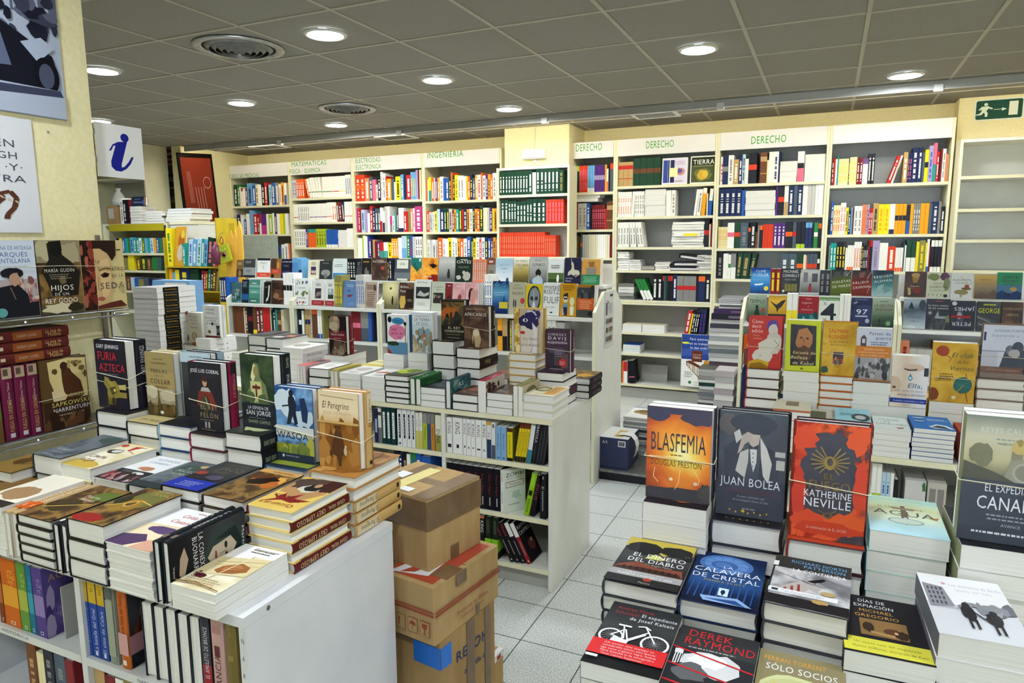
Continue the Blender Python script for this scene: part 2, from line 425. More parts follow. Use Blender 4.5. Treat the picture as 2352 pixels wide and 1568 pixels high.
# ---------------------------------------------------------------- rows of small spines on the wall shelves
PAL = {'wh': ('f1f1ec', 'white'), 'iv': ('e6dfc4', 'ivory'), 'cr': ('efe4b4', 'cream'), 'ye': ('f0dc2a', 'yellow'), 'am': ('eda42a', 'amber'), 'or': ('e8672c', 'orange'),
       'rd': ('c02c2c', 'red'), 'vm': ('d8452c', 'vermilion'), 'dr': ('762429', 'dark red'), 'pk': ('e2708c', 'pink'), 'mg': ('c23c86', 'magenta'), 'pu': ('55307a', 'purple'), 'lv': ('a79cc8', 'lavender'),
       'nv': ('222c50', 'navy'), 'bl': ('2c5cae', 'blue'), 'sb': ('6ca6d4', 'sky blue'), 'lb': ('b9d2e2', 'pale blue'), 'te': ('259a93', 'teal'), 'gr': ('2f7d40', 'green'), 'dg': ('20402f', 'dark green'),
       'lg': ('a9c62e', 'lime'), 'bk': ('1d1d22', 'black'), 'gy': ('868684', 'grey'), 'pg': ('c2c2bd', 'pale grey'), 'br': ('6a422b', 'brown'), 'tn': ('b99a68', 'tan'), 'kh': ('8b8450', 'khaki'), 'sl': ('4c5a66', 'slate'), 'sa': ('e08a68', 'salmon')}
NAMER = {}
def spine_mesh(tok, w, h, d, ops):
    key = (tok, round(w, 4), round(h, 4), round(d, 3))
    if key in NAMER: return NAMER[key]
    col = PAL[tok[:2]][0]; mb = MB(); B = mat(col); q = random.Random(int(w * 1e5 + h * 1e4) + sum(map(ord, tok)))
    bt = min(.0016, w * .2); r_ = min(.0018, w * .25)
    mb.prism([(0, d), (0, r_), (r_, 0), (w - r_, 0), (w, r_), (w, d), (w - bt, d), (w - bt, bt), (bt, bt), (bt, d)], 'z', 0, h, B, False)
    for z, fl in ((0, 1), (h, 0)):
        for f in ([(0, d), (0, r_), (bt, bt), (bt, d)], [(0, r_), (r_, 0), (w - r_, 0), (w, r_), (w - bt, bt), (bt, bt)], [(w, r_), (w, d), (w - bt, d), (w - bt, bt)]):
            f = [(x, y, z) for x, y in f]; mb.face(f if fl else f[::-1], B)
    mb.box(bt, bt, .002, w - bt, d - .002, h - .002, PG['w'])
    zz = [0]
    def band(a, c, col):
        zz[0] -= 8e-5; m = mat(PAL[col][0]); y = zz[0]
        mb.face([(r_ * .6, y, a * h), (w - r_ * .6, y, a * h), (w - r_ * .6, y, c * h), (r_ * .6, y, c * h)], m)
    for op in ops:
        k, c = op[0], op[1:3]
        if k == 'b': band(.0, .16, c)
        if k == 'h': band(.0, .45, c)
        if k == 'm': band(.45, .62, c)
        if k == 'l': band(.26, .30, c)
        if k == 'u': band(.8, 1, c)
        if k == 'v': band(.55, 1, c)
        if k == 'q': band(.70, .86, c); band(.3, .33, c)
        if k == 't':
            zz[0] -= 8e-5; z = .12 * h; lo = w * .3; hi = w * .7
            if len(op) > 3: lo, hi = w * .16, w * .84
            while z < .82 * h:
                l = (.015 + .05 * q.random()) * h
                mb.face([(lo, zz[0], z), (hi, zz[0], z), (hi, zz[0], z + l), (lo, zz[0], z + l)], mat(PAL[c][0])); z += l + .008 * h + (.05 * h if q.random() < .2 else 0)
    me = mb.data('book_spine'); NAMER[key] = me; return me
def count_label(kind, cname, w, i, where, extra=''):
    size = 'thin ' if w < .011 else ('thick ' if w > .034 else '')
    return '%s%s %s%s, %s from left on %s' % (size, cname, kind.replace('_', ' '), extra, nth(i), where)
BN = {'b': 'foot', 'h': 'half', 'm': 'band', 'l': 'line', 'u': 'top', 'v': 'top', 'q': 'bands'}
def row(x0, x1, y, z, toks, kind, where, depth=.17, group=None, cat='book', scale=1.0, start=0):
    """spines out between x0 and x1: tokens 'n*colour/width/height/ops'; '_w' gap; 'Lnn' op leans; 'F:n:colour:len:thick' a flat pile"""
    T = []
    for tk in toks.split():
        n = 1
        if '*' in tk: n, tk = tk.split('*'); n = int(n)
        T += [tk] * n
    # lay the row out: leaning books need room where they meet a neighbour of another angle
    seq = []; tw = 0; off = 0; ph, pt = 9., 0.
    for tk in T:
        if tk[0] == '_': tw += float(tk[1:]); seq.append((0, 0)); ph = 9.; pt = 0. if pt < 0 else pt; continue
        if tk[:2] == 'F:':
            o_ = .2 * math.tan(pt) if pt > 0 else 0; off += o_; seq.append((o_, 0)); tw += float(tk.split(':')[3]); pt = 0.; ph = 9.; continue
        a = tk.split('/'); th = 0.
        for op in a[3:]:
            if op[0] == 'L': th = math.radians(float(op[1:]))
        h = float(a[2]) / 100 * scale; o_ = max(0, min(h, ph) * (math.tan(pt) - math.tan(th))) if (pt or th) else 0
        off += o_; seq.append((o_, th)); tw += float(a[1]) / math.cos(th); pt, ph = th, h
    off += max(0, ph * math.tan(pt)) if ph < 8 else 0
    k = (x1 - x0 - off) / tw; x = x0; i = start; q = random.Random(int(abs(x0) * 999 + z * 77))
    for tk, (o_, th) in zip(T, seq):
        x += o_
        if tk[0] == '_': x += float(tk[1:]) * k; continue
        if tk[:2] == 'F:':
            _, n, col, ln, th = tk.split(':'); zz = z + .0004; ln = float(ln) * k
            for j in range(int(n)):
                cc = col.split(',')[j % len(col.split(','))]; tt = float(th) / 1000 * (.85 + .3 * q.random())
                dx = (q.random() - .5) * .006
                me = flat_mesh(cc, ln * .97, tt, depth * .8)
                o = link(kind, me, None, TR(x + dx + ln * .015, y + .004 + q.random() * .006, zz, 0)); zz += tt + .0006
                tag(o, '%s %s lying flat, %s up in the pile%s on %s' % (PAL[cc][1], kind.replace('_', ' '), nth(j), (' after %s book' % nth(i - 1) if i else ''), where), cat, group or kind.replace('_', ' ') + 's on the ' + where)
            x += ln; continue
        a = tk.split('/'); col = a[0]; w_ = float(a[1]) * k; h = float(a[2]) / 100 * scale; ops = a[3:]; lean = 0; extra = ''
        for op in ops:
            if op[0] == 'L': lean = float(op[1:])
            elif op[0] in BN and not extra: extra = ' with %s %s' % (PAL[op[1:3]][1], BN[op[0]])
        cl = math.cos(math.radians(lean)); w0 = w_ if not lean else w_
        me = spine_mesh('/'.join([col] + [o_ for o_ in ops if o_[0] != 'L']), w0 - .0006, h, depth * (.9 + .1 * ((i * 7) % 3) / 2), [o_ for o_ in ops if o_[0] != 'L'])
        jy = .001 + q.random() * .006
        if lean >= 0: M = TR(x, y + jy, z + .0004) @ Matrix.Rotation(math.radians(lean), 4, 'Y'); M = TR(0, 0, (w0) * math.sin(math.radians(lean))) @ M
        else: M = TR(x, y + jy, z + .0004) @ Matrix.Rotation(math.radians(lean), 4, 'Y')
        x += w_ / cl
        o = link(kind, me, None, M)
        tag(o, count_label(kind, PAL[col][1], w0, i, where, extra), cat, group or kind.replace('_', ' ') + 's on the ' + where); i += 1
    return i
def flat_mesh(col, ln, th, d):
    key = ('flat', col, round(ln, 3), round(th, 4), round(d, 3))
    if key not in NAMER:
        mb = MB(); bt = min(.001, th * .2); B = mat(PAL[col][0])
        mb.box(0, 0, 0, ln, d, bt, B); mb.box(0, 0, th - bt, ln, d, th, B); mb.box(0, d - bt, bt, ln, d, th - bt, B)
        mb.box(.0008, .001, bt, ln - .0008, d - bt, th - bt, PG['w']); NAMER[key] = mb.data('flat_book')
    return NAMER[key]

# ---------------------------------------------------------------- the room
ZC = EYE + 1.126
mb = MB(); mb.box(-9.2, -2.2, -.05, 2.6, 7.3, 0, tiles('terrazzo_floor', '8d918f:0.36 c3c7c4:0.5 d9dcd9:0.6', '2d2e2c', .27, .0022, (-1.03 + .27 * 40, 2.587 - .27 * 30), 210, .42)); struct('floor', mb)
mb = MB(); mb.box(-9.2, -2.2, ZC, 2.6, 7.3, ZC + .05, noisy('ceiling_tile', '8f8a80:0.3 979288:0.7', 130, .9, .15)); struct('ceiling', mb)
mb = MB()
for k in range(-16, 5):
    x = .119 + .6 * k
    if -9.2 < x < 2.6: mb.box(x - .011, -2.2, ZC - .004, x + .011, 7.0, ZC, TGRID)
for k in range(-8, 8):
    y = 2.868 + .6 * k
    if -2.2 < y < 7.0: mb.box(-9.2, y - .011, ZC - .0046, 2.6, y + .011, ZC - .0001, TGRID)
struct('ceiling_grid', mb)
mb = MB(); mb.box(-7.0, 7.0, 0, 2.6, 7.3, ZC, WALLM); struct('wall_back', mb)
mb = MB(); mb.box(-9.2, 6.5, 0, -7.02, 7.3, ZC, WALLM); mb.box(-7.15, 5.95, 0, -7.0, 7.3, ZC, WALLM); struct('wall_back_left', mb)
mb = MB(); mb.box(-9.4, -2.2, 0, -9.2, 7.3, ZC, WALLM); struct('wall_far_left', mb)
mb = MB(); mb.box(2.6, -2.2, 0, 2.8, 7.3, ZC, WALLM); struct('wall_right', mb)
mb = MB()   # shop front behind the camera, with its window opening
for a in ((-9.2, 0, -1.6, ZC), (3.0, 0, 2.6, ZC), (-1.6, 0, 3.0, .4), (-1.6, 2.5, 3.0, ZC)):
    if a[2] > a[0]: mb.box(a[0], -2.4, a[1], a[2], -2.2, a[3], WALLM)
struct('wall_front', mb)
m, nt, bb = _new('window_glass', 0, .5); bb.inputs['Transmission Weight'].default_value = 1.0; bb.inputs['IOR'].default_value = 1.0
mb = MB(); mb.box(-1.6, -2.31, .4, 2.6, -2.30, 2.5, m); g = struct('window_1', mb)
mb = MB()
for x in (-1.6, -.2, 1.2, 2.55): mb.box(x, -2.34, .4, x + .05, -2.26, 2.5, METAL)
for z in (.4, 2.45): mb.box(-1.55, -2.34, z, 2.55, -2.26, z + .05, METAL)
mb.build('window_frame', g)
mb = MB(); mb.box(-3.06, 6.53, 0, -2.365, 7.0, ZC, WALLM); struct('wall_column', mb)
mb = MB(); mb.box(.9, 6.8, 0, 2.6, 7.0, ZC, WALLM); struct('wall_pillar', mb)
mb = MB(); mb.box(-2.72, -2.2, 0, -2.42, 1.69, ZC, WALLM); struct('wall_left', mb)

# ---------------------------------------------------------------- ceiling fittings
LAMPM = emit('lamp_light', 'f4fbff', LAMP); TUBEM = emit('tube_light', 'fff3d6', TUBE)
REFL = noisy('reflector', 'c9ccc6:0.3 dfe2dc:0.7', 10, .2, .7, metal=.6)
def downlight(x, y, label, dim=1):
    o = thing('ceiling_downlight', label, 'ceiling lamp', TR(x, y, ZC - .003), 'round ceiling downlights')
    mb = MB(); mb.lathe([(.094, 0), (.118, 0), (.12, -.004), (.112, -.011), (.098, -.013), (.094, -.008), (.094, 0)], REFL, 40); mb.build('trim_ring', o)
    mb = MB(); n = 32; mb.face([(.093 * math.cos(-2 * math.pi * i / n), .093 * math.sin(-2 * math.pi * i / n), -.006) for i in range(n)], LAMPM); mb.build('diffuser', o)
LX = (-4.40, -2.56, -.77, .42 + .6); LY = (3.17, 4.36, 5.55)
names = {(-2.56, 3.17): 'largest glowing round ceiling lamp, right of the big round vent', (-4.40, 3.17): 'glowing round ceiling lamp partly cut off by the yellow wall', (-2.56, 4.36): 'glowing round ceiling lamp in the middle row, above the INGENIERIA header',
         (-4.40, 4.36): 'glowing round ceiling lamp left of the smaller round vent', (-2.56, 5.55): 'glowing round ceiling lamp above the yellow column', (-4.40, 5.55): 'glowing round ceiling lamp just below the smaller round vent',
         (-.77, 4.36): 'glowing round ceiling lamp above the second DERECHO header', (.417, 5.66): 'glowing round ceiling lamp near the green exit sign'}
for k, v in names.items(): downlight(*k, v)
for i, (x, y) in enumerate([(-2.0, .8), (-.2, .9), (1.5, .9), (1.4, 3.17), (-.2, -.7), (-2.0, -.7), (-6.2, 4.4), (-6.2, 2.2), (-4.4, 1.8)]):
    downlight(x, y, 'round ceiling lamp out of view, %s of those overhead' % nth(i))
def round_vent(x, y, r_, label):
    o = thing('ceiling_vent', label, 'ceiling vent', TR(x, y, ZC - .003), 'round ceiling vents')
    mb = MB(); mb.lathe([(r_ * .80, -.004), (r_ * .84, -.012), (r_ * .95, -.014), (r_, -.006), (r_, 0), (r_ * .8, 0)], METAL, 40); mb.build('frame', o)
    for k in range(5):
        a = r_ * (.74 - .14 * k); mb = MB(); mb.lathe([(a, -.002 - .002 * k), (a - r_ * .09, -.022 - .004 * k), (a - r_ * .1, -.020 - .004 * k), (a - r_ * .02, 0)], DMET, 36); mb.build('louvre_ring', o)
    mb = MB(); mb.lathe([(.001, -.003), (r_ * .8, -.003)], BLACKP, 24); mb.build('duct_opening', o)
round_vent(-3.19, 3.17, .255, 'big round metal air vent with ring louvres in the ceiling')
round_vent(-3.79, 4.94, .24, 'smaller looking round metal air vent farther back in the ceiling')
def square_vent(x, y, label):
    o = thing('ceiling_vent', label, 'ceiling vent', TR(x, y, ZC - .001), 'square ceiling vents')
    mb = MB()
    for a in ((-.2, -.14, .2, -.11), (-.2, .11, .2, .14), (-.2, -.11, -.17, .11), (.17, -.11, .2, .11)): mb.box(a[0], a[1], -.012, a[2], a[3], -.0005, HEAD)
    mb.build('frame', o)
    mb = MB(); mb.box(-.17, -.11, -.003, .17, .11, -.001, BLACKP)
    for k in range(9): mb.box(-.17, -.1 + .024 * k, -.010, .17, -.092 + .024 * k, -.003, DMET)
    mb.build('grille', o)
square_vent(-6.1, 6.45, 'dark rectangular ceiling vent nearest the red framed poster'); square_vent(-4.33, 6.48, 'dark rectangular ceiling vent above the ELECTRICIDAD header'); square_vent(-1.49, 6.4, 'pale rectangular ceiling vent above the first DERECHO headers')
o = thing('light_rail', 'long grey light rail under the ceiling in front of the wall bookcases', 'light fitting', TR(0, 5.96, ZC - .0605))
mb = MB(); mb.box(-6.95, 0, 0, 2.58, .012, .058, LAMG); mb.box(-6.95, .012, .050, 2.58, .16, .058, HEAD); mb.build('valance', o)
mb = MB(); mb.box(-6.95, -.004, -.004, 2.58, .016, -.0002, HEAD); mb.build('edge_strip', o)
for k in range(7):
    mb = MB(); mb.tube([(-6.85 + 1.34 * k, .08, .03), (-5.57 + 1.34 * k, .08, .03)], .013, TUBEM, 8); mb.build('fluorescent_tube', o)
for px, py in ((640, 325), (915, 297), (1250, 262), (1655, 229), (2157, 192)):
    P = OY(px, py, 5.95); mb = MB(); mb.box(P.x - .028, -.014, -.018, P.x + .028, .03, .03, HEAD); mb.build('clip', o)

# ---------------------------------------------------------------- bookcases along the back wall
YF = 6.66
UNITS = []
GREEN = mat('3a9a34')
def letters(mb, txt, x0, x1, z, h, y, m, step=0):
    g, adv = glyphs(txt, .06); sx = (x1 - x0) / adv; sy = h / .7
    for vs, fs in g: mb.mesh([(x0 + a * sx, y, z + q * sy) for a, q in vs], fs, m)
def bookcase(x0, x1, yf, dep, ztop, shelves, label, header=None, text=(), back=LAMG, plinth=.1, bottom=.1):
    UNITS.append((x0 + .024, x1 - .024, yf))
    o = thing('bookcase', label, 'bookcase', TR(0, 0, 0), 'bookcases along the back wall'); t_ = .022
    for a in (x0, x1 - t_):
        mb = MB(); mb.box(a + .0008, yf, .001, a + t_ - .0008, yf + dep, ztop, EDGE); mb.build('side_panel', o)
    mb = MB(); mb.box(x0 + t_, yf + dep - .012, plinth, x1 - t_, yf + dep - .001, ztop - .02, back); mb.build('back_panel', o)
    mb = MB(); mb.box(x0 + t_, yf + .02, ztop - t_, x1 - t_, yf + dep - .012, ztop, LAM); mb.build('top_panel', o)
    mb = MB(); mb.box(x0 + t_, yf + .03, .001, x1 - t_, yf + .05, plinth, LAMG); mb.build('plinth', o)
    for z in shelves:
        mb = MB(); mb.box(x0 + t_, yf + .003, z - .024, x1 - t_, yf + dep - .012, z, LAM); mb.box(x0 + t_, yf, z - .0245, x1 - t_, yf + .003, z, EDGE); mb.build('shelf', o)
    if header:
        mb = MB(); mb.box(x0 + t_, yf - .004, header[0], x1 - t_, yf + .014, header[1], HEAD); h = mb.build('header_panel', o)
        if text:
            for tx, pa, pb, py, hh in text:
                mb = MB(); A = OY(pa, py, yf - .0046); B = OY(pb, py, yf - .0046); letters(mb, tx, A.x, B.x, A.z, hh, yf - .0046, GREEN)
                mb.build('header_lettering', h)
    return o
EX = [OY(px, 360, YF).x for px in (524, 662, 808, 971, 1152)]
Zh, Zt = 2.375, 2.53
B1 = bookcase(EX[0], EX[1], YF, .33, Zt, (2.028, 1.672, 1.33, 1.0, .68, .36, .12), 'white wall bookcase under the CIENCIAS MEDICAS header', (Zh, Zt), [('CIENCIAS MEDICAS', 527, 595, 410, .050)])
B2 = bookcase(EX[1], EX[2], YF, .33, Zt, (2.096, 1.808, 1.508, 1.2, .9, .6, .12), 'white wall bookcase under the MATEMATICAS FISICA QUIMICA header', (Zh, Zt), [('MATEMATICAS', 669, 750, 383, .052), ('FISICA · QUIMICA', 665, 736, 399, .052)])
B3 = bookcase(EX[2], EX[3], YF, .33, Zt, (2.036, 1.679, 1.385, 1.08, .75, .42, .12), 'white wall bookcase under the ELECTRICIDAD ELECTRONICA header', (Zh, Zt), [('ELECTRICIDAD-', 816, 877, 375, .054), ('ELECTRONICA', 817, 875, 390, .054)])
B4 = bookcase(EX[3], EX[4], YF, .33, Zt, (2.01, 1.674, 1.37, 1.08, .75, .42, .12), 'white wall bookcase under the INGENIERIA header', (Zh, Zt), [('INGENIERIA', 981, 1064, 364, .062)])
DX = [OY(1313, 325, YF).x, OY(1415, 319, YF).x, OY(1650, 307, YF).x, OY(1908, 296, YF).x, OY(2197, 280, YF).x]
B5 = bookcase(DX[0], DX[1], YF, .33, Zt, (2.046, 1.68, 1.40, 1.08, .75, .42, .12), 'narrow white wall bookcase under the first DERECHO header beside the column', (Zh, Zt), [('DERECHO', 1322, 1383, 348, .068)])
B6 = bookcase(DX[1], DX[2], YF, .33, Zt, (2.09, 1.797, 1.505, 1.28, .988, .966, .668, .455, .143), 'white wall bookcase under the second DERECHO header, half empty', (Zh, Zt), [('DERECHO', 1483, 1548, 341, .066)])
B7 = bookcase(DX[2], DX[3], YF, .33, Zt, (2.071, 1.784, 1.493, 1.212, .98, .66, .36, .12), 'white wall bookcase under the third DERECHO header', (Zh, Zt), [('DERECHO', 1724, 1806, 331, .066)])
B8 = bookcase(DX[3], DX[4], YF, .33, Zt, (2.03, 1.61, 1.297, 1.0, .68, .36, .12), 'white wall bookcase with a blank header left of the exit sign', (Zh, Zt))
KX0, KX1 = -3.045, -2.275
B9 = bookcase(KX0, KX1, 6.30, .22, 2.285, (2.02, 1.735, 1.415, 1.1, .8, .5, .12), 'shallow white bookcase in front of the yellow column', back=LAM)
B10 = bookcase(.885, 1.72, 6.45, .33, 2.33, (2.05, 1.80, 1.562, 1.32, 1.08, .8, .5, .12), 'empty white bookcase under the green exit sign', back=LAM)
def R_(pa, pb, y=400, Y=YF): return OY(pa, y, Y).x, OY(pb, y, Y).x
def shelfrow(pa, pb, py, z, toks, kind, where, Y=YF, **k):
    x0, x1 = OY(pa, py, Y).x, OY(pb, py, Y).x
    for u0, u1, uy in UNITS:
        if abs(uy - Y) < .05 and u0 - .05 < (x0 + x1) / 2 < u1 + .05: x0, x1 = max(x0, u0), min(x1, u1)
    row(x0, x1, Y + .012, z, toks, kind, where, **k)
CM, MT, EL, IG = 'shelf under CIENCIAS MEDICAS', 'shelf under MATEMATICAS', 'shelf under ELECTRICIDAD', 'shelf under INGENIERIA'
shelfrow(537, 657, 472, 2.028, 'dg/22/27/twh gr/14/27/twh iv/13/24 wh/12/23/udr wh/14/21 dr/14/22/twh sb/34/28/tnv bl/22/25/twh cr/16/26/tbr wh/10/26 wh/10/25 bk/20/27/twh rd/18/28/twh bk/9/24 lb/20/25/tte bl/22/27/twh gy/24/27/twh wh/14/25/tor am/18/27/tnv wh/14/26/hbl', 'textbook', 'top ' + CM)
shelfrow(541, 661, 540, 1.672, '_8 nv/20/25/twh wh/8/25 wh/10/24 bl/14/19/twh wh/20/26 sb/20/30 rd/22/25/twh dr/10/26/twh wh/12/25/vrd pu/28/25/hmg wh/12/25 lg/22/24/twh wh/10/26 nv/12/26/twh wh/16/25 ye/18/25 lg/10/25 wh/16/25', 'textbook', 'second ' + CM)
shelfrow(638, 664, 598, 1.335, 'dr/6/18 bl/16/19/hgr wh/22/21/tgy wh/22/22/tgy sa/8/22', 'textbook', 'third ' + CM)
shelfrow(668, 805, 455, 2.096, '2*lb/14/22/trd 4*or/13/23/twh or/13/23/twh/L-14 wh/18/23/L-14/lgr wh/16/24/L-12/lgr wh/16/24/L-12/lgr wh/16/24/L-10/lgr wh/14/24/L-8/lgr wh/10/24/lgr 5*wh/10/24/lgr 5*wh/10/24/lrd 4*wh/10/24/lye 3*wh/12/25/tbl', 'textbook', 'top ' + MT)
shelfrow(670, 808, 511, 1.808, '3*wh/12/22/lrd 6*wh/14/22/tgy 12*wh/11/22/lpu 3*wh/12/23/lor 2*wh/16/23/tor br/16/23/twh/L-3 dr/18/23/twh/L-3 nv/16/23/twh/L-4 5*wh/11/23/lor', 'textbook', 'second ' + MT)
shelfrow(672, 810, 568, 1.508, '5*wh/18/22/tgy pu/18/22/twh 4*or/17/22/ute 4*lg/20/22/tbr 7*bl/13/21/bwh F:6:wh:70:33 3*wh/16/22', 'textbook', 'third ' + MT)
shelfrow(674, 815, 606, 1.2, 'F:3:nv,bl,pg:190:38 _75 F:4:rd,wh,wh,wh:110:28 _6', 'textbook', 'fourth ' + MT)
shelfrow(813, 966, 460, 2.036, '2*vm/30/30/tiv/mor sa/28/26/twh sl/20/27/twh pk/22/24 wh/12/18/trd bk/18/29/twh wh/12/32/tgy wh/18/30/tgy rd/8/27/twh am/26/24/twh sl/18/24 wh/10/20 ye/30/26/tbk sb/18/28/twh nv/16/28 rd/28/27/twh 3*sb/10/30/tye lv/12/32 dr/8/32 cr/10/32', 'textbook', 'top ' + EL)
shelfrow(816, 968, 533, 1.679, 'mg/10/28 rd/12/28/twh dr/8/26 lb/22/26/tbl lv/18/26 wh/16/22 rd/18/30/twh nv/16/28/twh 2*sl/16/27/twh wh/14/28/hrd wh/14/24/hnv pg/18/29 wh/14/29 mg/14/18/hgy wh/16/18/tgy te/12/22 dr/12/22/twh wh/32/27/bnv rd/18/23/twh rd/10/23 kh/14/26 sa/14/26/twh wh/12/26/trd mg/42/28/twh', 'textbook', 'second ' + EL)
shelfrow(818, 969, 592, 1.385, '2*wh/16/23 lg/8/26 wh/14/26 wh/12/25 bl/8/26 pu/18/22/twh bk/8/20 tn/14/21 dr/16/19 pu/14/19/twh 3*rd/9/18/hte 3*wh/9/18/hte ye/24/17/tbk 3*am/14/22/twh wh/24/23 2*lb/16/25/hsb gr/18/26/twh bl/18/26/trd pg/18/24 3*wh/14/24/tbk', 'textbook', 'third ' + EL)
shelfrow(976, 1139, 460, 2.01, 'or/9/25 wh/7/24 ye/18/26/hte or/18/25/twh wh/6/25 pu/14/25/twh am/14/25/twh wh/24/26/tgy bl/14/24 bl/20/24/twh dg/14/25/tye or/12/30 dg/12/27/tye ye/20/27/tkh wh/18/26/tgy wh/18/26/tgy wh/14/25 ye/10/25/tor or/14/25/twh nv/16/27/tye sl/14/23/twh am/14/26/twh wh/22/26/trd or/10/28 wh/18/25/tbl pu/14/26/twh am/14/26/tbk or/14/26/twh wh/22/27/tgy', 'software_manual', 'top ' + IG)
shelfrow(978, 1140, 533, 1.674, 'vm/14/23/twh pg/22/22/tgy wh/14/22/tgy ye/14/23/tbk lb/18/25 nv/26/25/twh dg/14/26/twh dg/16/26/tye pg/20/25/tdr dr/10/24/twh am/12/24/tbk te/18/24/twh dg/18/26/tye rd/10/24 nv/20/25/twh am/16/24/tbk wh/18/24/tgy nv/12/26/tye am/16/24/tnv or/14/24/twh dg/20/27/tye iv/26/25 pg/12/25 pu/16/25/twh ye/10/24 am/16/24/tbk', 'software_manual', 'second ' + IG)
shelfrow(980, 1141, 598, 1.37, 'wh/14/22/tgy pg/14/22 wh/18/22/tbk pg/14/22/tgy or/26/24/twh wh/18/23/tgy wh/14/23 ye/20/24/tbk wh/18/24/tgy wh/14/23/tgy am/14/23/tbk or/20/23/twh wh/20/23/tgy bl/20/25/twh nv/14/24/tye ye/14/23/tbk wh/18/24/tgy vm/12/22/twh wh/18/24/tbl nv/16/24/tye bl/14/23/twh pu/14/24/twh am/14/24/tbk sa/8/22', 'software_manual', 'third ' + IG)
# shallow case on the column
KY = 6.30
kc = 'shelf of column case'
shelfrow(1142, 1293, 445, 2.02, '10*dg/13/23/twh dg/17/23/twh pg/17/21 2*dg/17/24/twh 4*dg/16/24/twh dg/20/22/tkh', 'law_volume', 'top ' + kc, Y=KY, depth=.15)
shelfrow(1149, 1293, 513, 1.735, '2*dg/17/24/twh 3*dg/13/23/twh 3*dg/15/22/twh 2*dg/14/24/twh 3*dg/20/24/twh 6*vm/13/23/tpk', 'law_volume', 'second ' + kc, Y=KY, depth=.15)
shelfrow(1142, 1275, 588, 1.415, '22*vm/13/24/tsa 6*vm/11/21/tsa', 'law_volume', 'third ' + kc, Y=KY, depth=.15)
D1, D2, D3, D4 = 'shelf under first DERECHO', 'shelf under second DERECHO', 'shelf under third DERECHO', 'shelf under blank header'
shelfrow(1315, 1408, 441, 2.046, '4*dg/10/26/ulg 6*vm/11/26/tpk 6*sb/9/26/bwh 8*pu/10/26/mlv am/14/26 wh/12/22/hor bk/14/27 sl/26/27/uvm', 'law_volume', 'top ' + D1)
shelfrow(1314, 1407, 524, 1.68, 'dr/22/26/twh 2*pg/24/26/tgy bl/18/26/twh bk/12/25 7*dr/10/24/tpk rd/8/20 br/34/27/qtn', 'law_volume', 'second ' + D1)
for j, (c_, dx) in enumerate((('pg', 0), ('pg', .02))):
    o = link('law_volume', flat_mesh(c_, .25, .035, .17), None, TR(OY(1316, 460, YF).x + .004 + dx, YF + .02, 1.68 + .275 + .0365 * j)); tag(o, '%s grey volume lying flat on the upright law books beside the column' % ('upper' if j else 'lower'), 'book', 'flat grey law volumes')
shelfrow(1313, 1405, 596, 1.40, 'br/30/22/ttn dg/12/21 sl/12/24/mor 3*pg/13/23 4*iv/13/23 4*wh/12/23 2*iv/12/23 dr/16/22', 'law_volume', 'third ' + D1)
shelfrow(1419, 1578 - 62, 424, 2.09, '3*tn/22/23/qrd 4*dg/30/26/mbr', 'law_volume', 'top ' + D2)
shelfrow(1418, 1550, 497, 1.797, '6*wh/11/24/tsa wh/11/24/L2 4*wh/11/24/tgy F:5:wh:100:50 wh/24/24/L-1 wh/18/24/tgy', 'law_volume', 'second ' + D2)
shelfrow(1587, 1637, 497, 1.797, 'sl/12/24/mbr/L6 wh/14/24/L6 wh/22/24/tgy/L5 am/22/25/uwh/L4 iv/8/20 bl/20/24/vwh/L4', 'law_volume', 'second ' + D2, start=14)
shelfrow(1417, 1478, 566, 1.505, '4*wh/12/24/tgy 2*wh/12/24/tgy/L-4 2*wh/12/24/tgy/L-8', 'law_volume', 'third ' + D2)
shelfrow(1616, 1636, 568, 1.505, 'bk/22/25/mrd iv/6/21 dr/8/22', 'law_volume', 'third ' + D2, start=8)
shelfrow(1497, 1632, 689, .988, '2*bk/24/27/twh bk/8/26/urd sl/8/26 dg/10/26 2*bk/12/26/urd nv/20/27/twh 3*gy/30/26/mrd bk/10/24 nv/32/26/uor bk/24/27/twh', 'law_volume', 'fifth ' + D2, scale=.93)
shelfrow(1570, 1622, 766, .668, 'rd/32/25/twh/L9 ye/12/22/L9 bk/18/26/twh/L8 2*bk/14/25/twh/L8 2*nv/22/27/tpu/L5', 'law_volume', 'sixth ' + D2, scale=.93)
shelfrow(1427, 1458, 880, .143, 'or/8/22 wh/20/22/vrd bk/30/23/L-6/lpk', 'law_volume', 'lowest ' + D2)
shelfrow(1653, 1668, 420, 2.071, '2*wh/9/25/trd', 'law_volume', 'top ' + D3)
shelfrow(1658, 1790, 421, 2.071, 'nv/26/26/mgy wh/24/26/tgy tn/24/22/twh nv/16/25/twh lb/14/26/tnv wh/14/22 bk/38/27/mvm _14 br/30/27/qtn cr/8/20 wh/20/27 wh/22/27/tnv nv/8/27', 'law_volume', 'top ' + D3, start=2)
shelfrow(1784, 1897, 421, 2.071, 'F:4:wh:100:44 wh/34/26/mbk/hpk F:2:wh:104:125', 'law_volume', 'top ' + D3, start=14)
shelfrow(1650, 1709, 496, 1.784, '4*nv/26/25/twh bl/14/23', 'law_volume', 'second ' + D3)
shelfrow(1709, 1780, 496, 1.784, 'F:4:nv,nv,wh,wh:100:54', 'law_volume', 'second ' + D3, start=5)
shelfrow(1780, 1894, 496, 1.784, 'pu/12/27 bk/34/26/mvm wh/24/26/htn nv/28/26/twh sl/20/26 nv/28/26/twh wh/28/26 2*pg/20/26 wh/14/26 wh/30/26', 'law_volume', 'second ' + D3, start=5)
